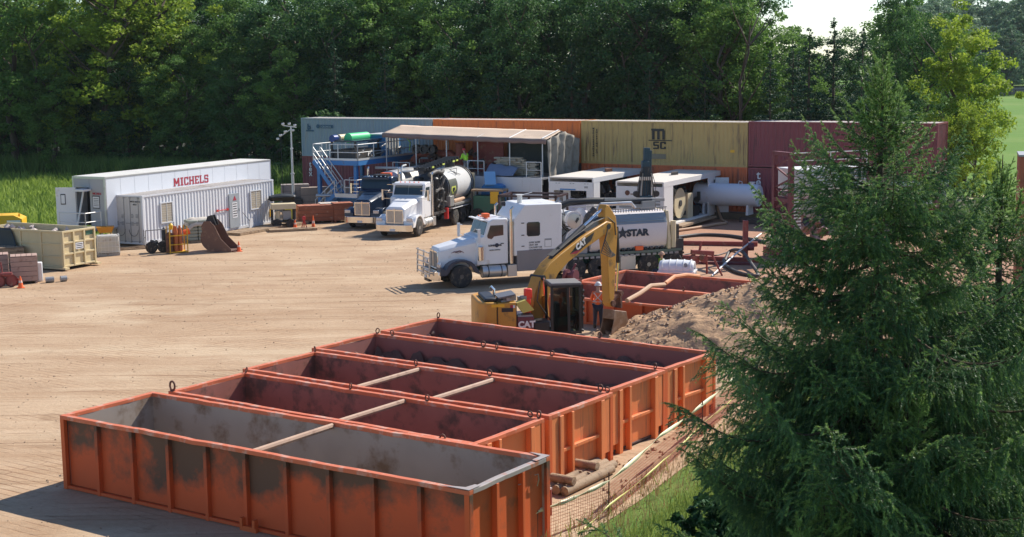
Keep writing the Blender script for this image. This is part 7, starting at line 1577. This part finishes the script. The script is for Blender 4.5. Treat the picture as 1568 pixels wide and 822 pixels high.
# ---------------- big spruces in the foreground ----------------
sp_old=leafmat('spruce_needles',(.042,.108,.050),(.135,.25,.09),.25,rough=.5,clump=1.2,spec=.4)
sp_new=leafmat('spruce_needles_fresh',(.13,.24,.06),(.30,.44,.13),.32,rough=.5,clump=1.2,spec=.3)
twm=mat('spruce_twig_bark',(.11,.07,.04),.9,var=.3,scale=5)
def spruce_branch(name,seed,L,up=.25,droop=.35,hang=.34,dens=150,m=None,sec_step=.075,nlen=.036,nwid=.0065):
    """one bough along +x; returns (needle mesh, wood mesh)"""
    g=np.random.default_rng(seed); segs=[]; wood=MB()
    def axis(t): return np.array([L*t, .12*L*math.sin(t*2.2+seed)*t*.5, L*(-droop*math.sin(min(1,t*1.1)*PI*.75)+up*t**2.2)])
    ax=[axis(t) for t in np.linspace(0,1,14)]
    wood.sweep([tuple(a) for a in ax],[max(.004,.030*(L/3)*(1-t*.9)) for t in np.linspace(0,1,14)],6)
    for i in range(4,13): segs.append((ax[i],ax[i+1],2 if i>10 else 1.0))
    s=.14*L; tot=L; side=1
    while s<L*.97:
        t=s/L; p=axis(t); d=(axis(min(1,t+.02))-p); d/=np.linalg.norm(d)
        sl=L*(.46*math.sin(PI*min(1,(t*.92+.10)))**.8*(1-t*.62)+.03)*(.7+.5*g.random()); sl=min(sl,1.15)
        ang=math.radians(48+g.normal()*9); lat=np.cross(d,[0,0,1]); lat/=np.linalg.norm(lat)
        dirv=d*math.cos(ang)+lat*side*math.sin(ang)+np.array([0,0,.05*g.normal()]); q=p.copy(); n=max(2,int(sl/.13)); pr=p.copy(); cur=dirv/np.linalg.norm(dirv)
        pts=[p.copy()]
        for k in range(n):
            cur=cur+np.array([0,0,-.10 if k<n*.6 else .10])+g.normal(size=3)*.04; cur/=np.linalg.norm(cur); q=pr+cur*sl/n; segs.append((pr,q,2 if k>=n-1 else 1.0)); 
            # hanging and side twigs
            for rep in range(2):
                if g.random()<.82:
                    o=pr+(q-pr)*g.random(); hl=hang*(.35+.9*g.random())*(1-.35*t)*min(1,sl/.5); hd=np.array([g.normal()*.25,g.normal()*.25,-1])*(.75 if rep==0 else .35)+cur*(.45 if rep==0 else .9)+ (lat*g.choice([-1,1])*.5 if rep else 0); hd/=np.linalg.norm(hd); o2=o+hd*hl*.5; hd2=hd+np.array([0,0,-.2]); hd2/=np.linalg.norm(hd2); segs.append((o,o2,.9)); segs.append((o2,o2+hd2*hl*.5,2 if g.random()<.32 else .9))
            pr=q; pts.append(q.copy())
        wood.sweep([tuple(a) for a in pts],[max(.002,.006*(1-j/len(pts))) for j in range(len(pts))],3,cap=False)
        s+=sec_step*(.7+.6*g.random())*(.6+.4*L/3); side=-side
    A=np.array([a for a,_,_ in segs]);B=np.array([b for _,b,_ in segs]); W8=np.array([c for _,_,c in segs]); ln=np.linalg.norm(B-A,axis=1)+1e-6; cnt=np.maximum(2,(ln*dens).astype(int)); idx=np.repeat(np.arange(len(A)),cnt); n=len(idx)
    t=g.random(n)[:,None]; P=A[idx]*(1-t)+B[idx]*t; D=(B-A)[idx]/ln[idx][:,None]; rad=np.cross(D,g.normal(size=(n,3))); rad/=np.linalg.norm(rad,axis=1)[:,None]
    nl=nlen*(.7+.6*g.random(n))[:,None]; nd=D*.75+rad*.75; wd=np.cross(nd,rad+.3*g.normal(size=(n,3))); wd/=np.linalg.norm(wd,axis=1)[:,None]; wd*=nwid
    v=np.stack([P-wd,P+wd,P+nd*nl],1).reshape(-1,3); nm=tri_mesh(name,v,np.arange(len(v)).reshape(-1,3),m or sp_old)
    nm.materials.append(sp_new); nm.polygons.foreach_set('material_index',(W8[idx]>1.5).astype(np.int32)); nm.update()
    return nm,wood.mesh('bough_wood',twm,60)
BIG=[spruce_branch('bough',100+i,3.4,up=.20+.06*i,droop=.30,hang=.42,dens=230) for i in range(4)]
MID=[spruce_branch('bough',110+i,2.2,up=.30+.05*i,droop=.22,hang=.30,dens=250,sec_step=.075) for i in range(4)]
SML=[spruce_branch('bough',120+i,1.15,up=.35,droop=.05,hang=.12,dens=240,sec_step=.085) for i in range(3)]
TIP=[spruce_branch('bough',130+i,.62,up=.30,droop=.0,hang=.03,dens=420,m=sp_new,sec_step=.22,nlen=.042) for i in range(3)]
FRS=[spruce_branch('bough',140+i,1.3,up=.45,droop=.12,hang=.18,dens=240,m=sp_new,sec_step=.07) for i in range(2)]

def spruce(label,x,y,H,rmax,seed,nwh,zbase=.5,lean=0,asym=None,zlow=1.2):
    g=random.Random(seed); T=thing('spruce_tree',label,'spruce tree',(x,y,0),0)
    tr_=min(1,rmax/3.5)**1.2; MB().sweep([(0,0,0),(0,0,H*.5),(0,0,H*.9),(0,0,H)],[.17*tr_,.11*tr_,.03*tr_,.006],8).build('trunk',C['bark'],T,smooth=60)
    def bough(nm_wm,z,a,sc_,pit,roll):
        nm,wm=nm_wm; o=link('bough',nm,T,(0,0,z),rz=(roll,-pit,a),scale=sc_); link('bough_wood',wm,o)
    z=zlow; k=0
    while z<H-.55:
        f=(H-z)/(H-zlow); r=rmax*(f**.80)*(.86+.28*g.random())*(min(1,f/.17)**.6 if rmax>2 else 1); n=10 if f>.45 else (7 if f>.2 else 5); a0=g.random()*6.28
        for i in range(n):
            a=a0+i*2*PI/n+g.uniform(-.3,.3); ri=r*(g.uniform(1.05,1.34) if g.random()<.3 else g.uniform(.66,.98))
            if asym: ri*=asym(a,f)
            lst=BIG if ri>2.6 else MID if ri>1.35 else SML if ri>(.75 if rmax>2 else .38) else TIP; L0={id(BIG):3.4,id(MID):2.2,id(SML):1.15,id(TIP):.62}[id(lst)]
            pit=math.radians(-15+50*(1-f)**2.0+ (14 if f<.12 else 0)+g.uniform(-7,7))
            bough(g.choice(lst),z+g.uniform(-.07,.07),a,ri/L0,pit,g.uniform(-.25,.25))
        z+= (.34 if rmax>2 else .16)*(.34+.86*f)+.04
    # leader with needles
    nm,wm=TIP[0]; o=link('leader',nm,T,(0,0,H-.50),rz=(0,-PI/2,0),scale=.9)
    for s_,zz in ((.55,H-.40),(.7,H-.6),(.95,H-.85),(1.15,H-1.15),(1.35,H-1.45),(1.6,H-1.75)):
        for k in range(4): bough(TIP[k%3],zz,k*1.57+g.random(),s_*g.uniform(.8,1.25),math.radians(g.uniform(44,66)),0)
    return T,bough
S1p=at(1345,400,22.0)
S1,bg1=spruce('big dark Norway spruce filling the lower right, its tip below the sky',S1p.x,22.0,10.45,4.75,5,28,zlow=1.0)
nb=len([1 for o in S1.children]); print('boughs',nb)
for i in range(7):   # fresh light green boughs that stand out on the near side
    a=-PI/2+(-1.0+i*.33); bg1(FRS[i%2],4.0+((i*37)%10)*.5,a,1.0+.1*(i%3),math.radians(20),0)
    S1.children
S2p=at(1530,400,24.5)
S2,bg2=spruce('second spruce at the right edge, lower and lighter green than the big one',S2p.x,24.5,8.75,3.6,9,22,zlow=1.0)
S3p=at(1190,860,20.5)
# two small spruces low before the big one
S4p=at(1388,700,20.5); S4,_=spruce('slim young spruce standing close in front of the big one, tip bright',S4p.x,20.5,at(1388,558,20.5).z,1.0,21,14,zlow=.5)
S5p=at(1262,800,19.9); S5,_=spruce('smallest young spruce at the bottom edge before the big one',S5p.x,19.9,at(1262,728,19.9).z,.9,22,12,zlow=.4)
# broad leaved bush at the bottom
lb=leafmat('sumac_leaves',(.02,.06,.02),(.06,.14,.05),.2,clump=2)
def bush(label,x,y,h,r,seed,leaf=.16,m=lb,n_cl=60,n_leaf=60):
    T=thing('leafy_bush',label,'bush',(x,y,0),0); link('leaves',crown_mesh('leaves',seed,m,h,r,n_cl=n_cl,n_leaf=n_leaf,leaf=leaf,low=.05),T); MB().sweep([(0,0,0),(.1,0,h*.7)],[.04,.01],6).build('stem',C['bark'],T); return T
p=G(1010,822); bush('dark leafy sumac bush under the lowest spruce boughs',p.x+1.0,p.y-1.6,1.1,1.0,201)
p=G(1100,822); bush('broad leafy bush at the bottom between grass and spruce',p.x+.9,p.y-1.0,1.6,1.4,202); bush('lower leafy bush close to the bottom picture edge',p.x+2.5,p.y-2.0,2.2,1.9,203)
def _cnt(): return [len(o.children) for o in (S1,S2,S4,S5)]
# ---------------- air ----------------
hb=MB().box(-330,420,-40,820,-1.1,46.0); hm_=bpy.data.materials.new('haze_air'); hm_.use_nodes=True; hn=hm_.node_tree; hn.nodes.clear(); ho=hn.nodes.new('ShaderNodeOutputMaterial'); hv=hn.nodes.new('ShaderNodeVolumePrincipled'); hv.inputs['Color'].default_value=(.80,.90,1,1); hv.inputs['Density'].default_value=.00007; hv.inputs['Anisotropy'].default_value=.2; hn.links.new(hv.outputs[0],ho.inputs['Volume'])
o=hb.build('haze',hm_,None,smooth=None); o['kind']='stuff'
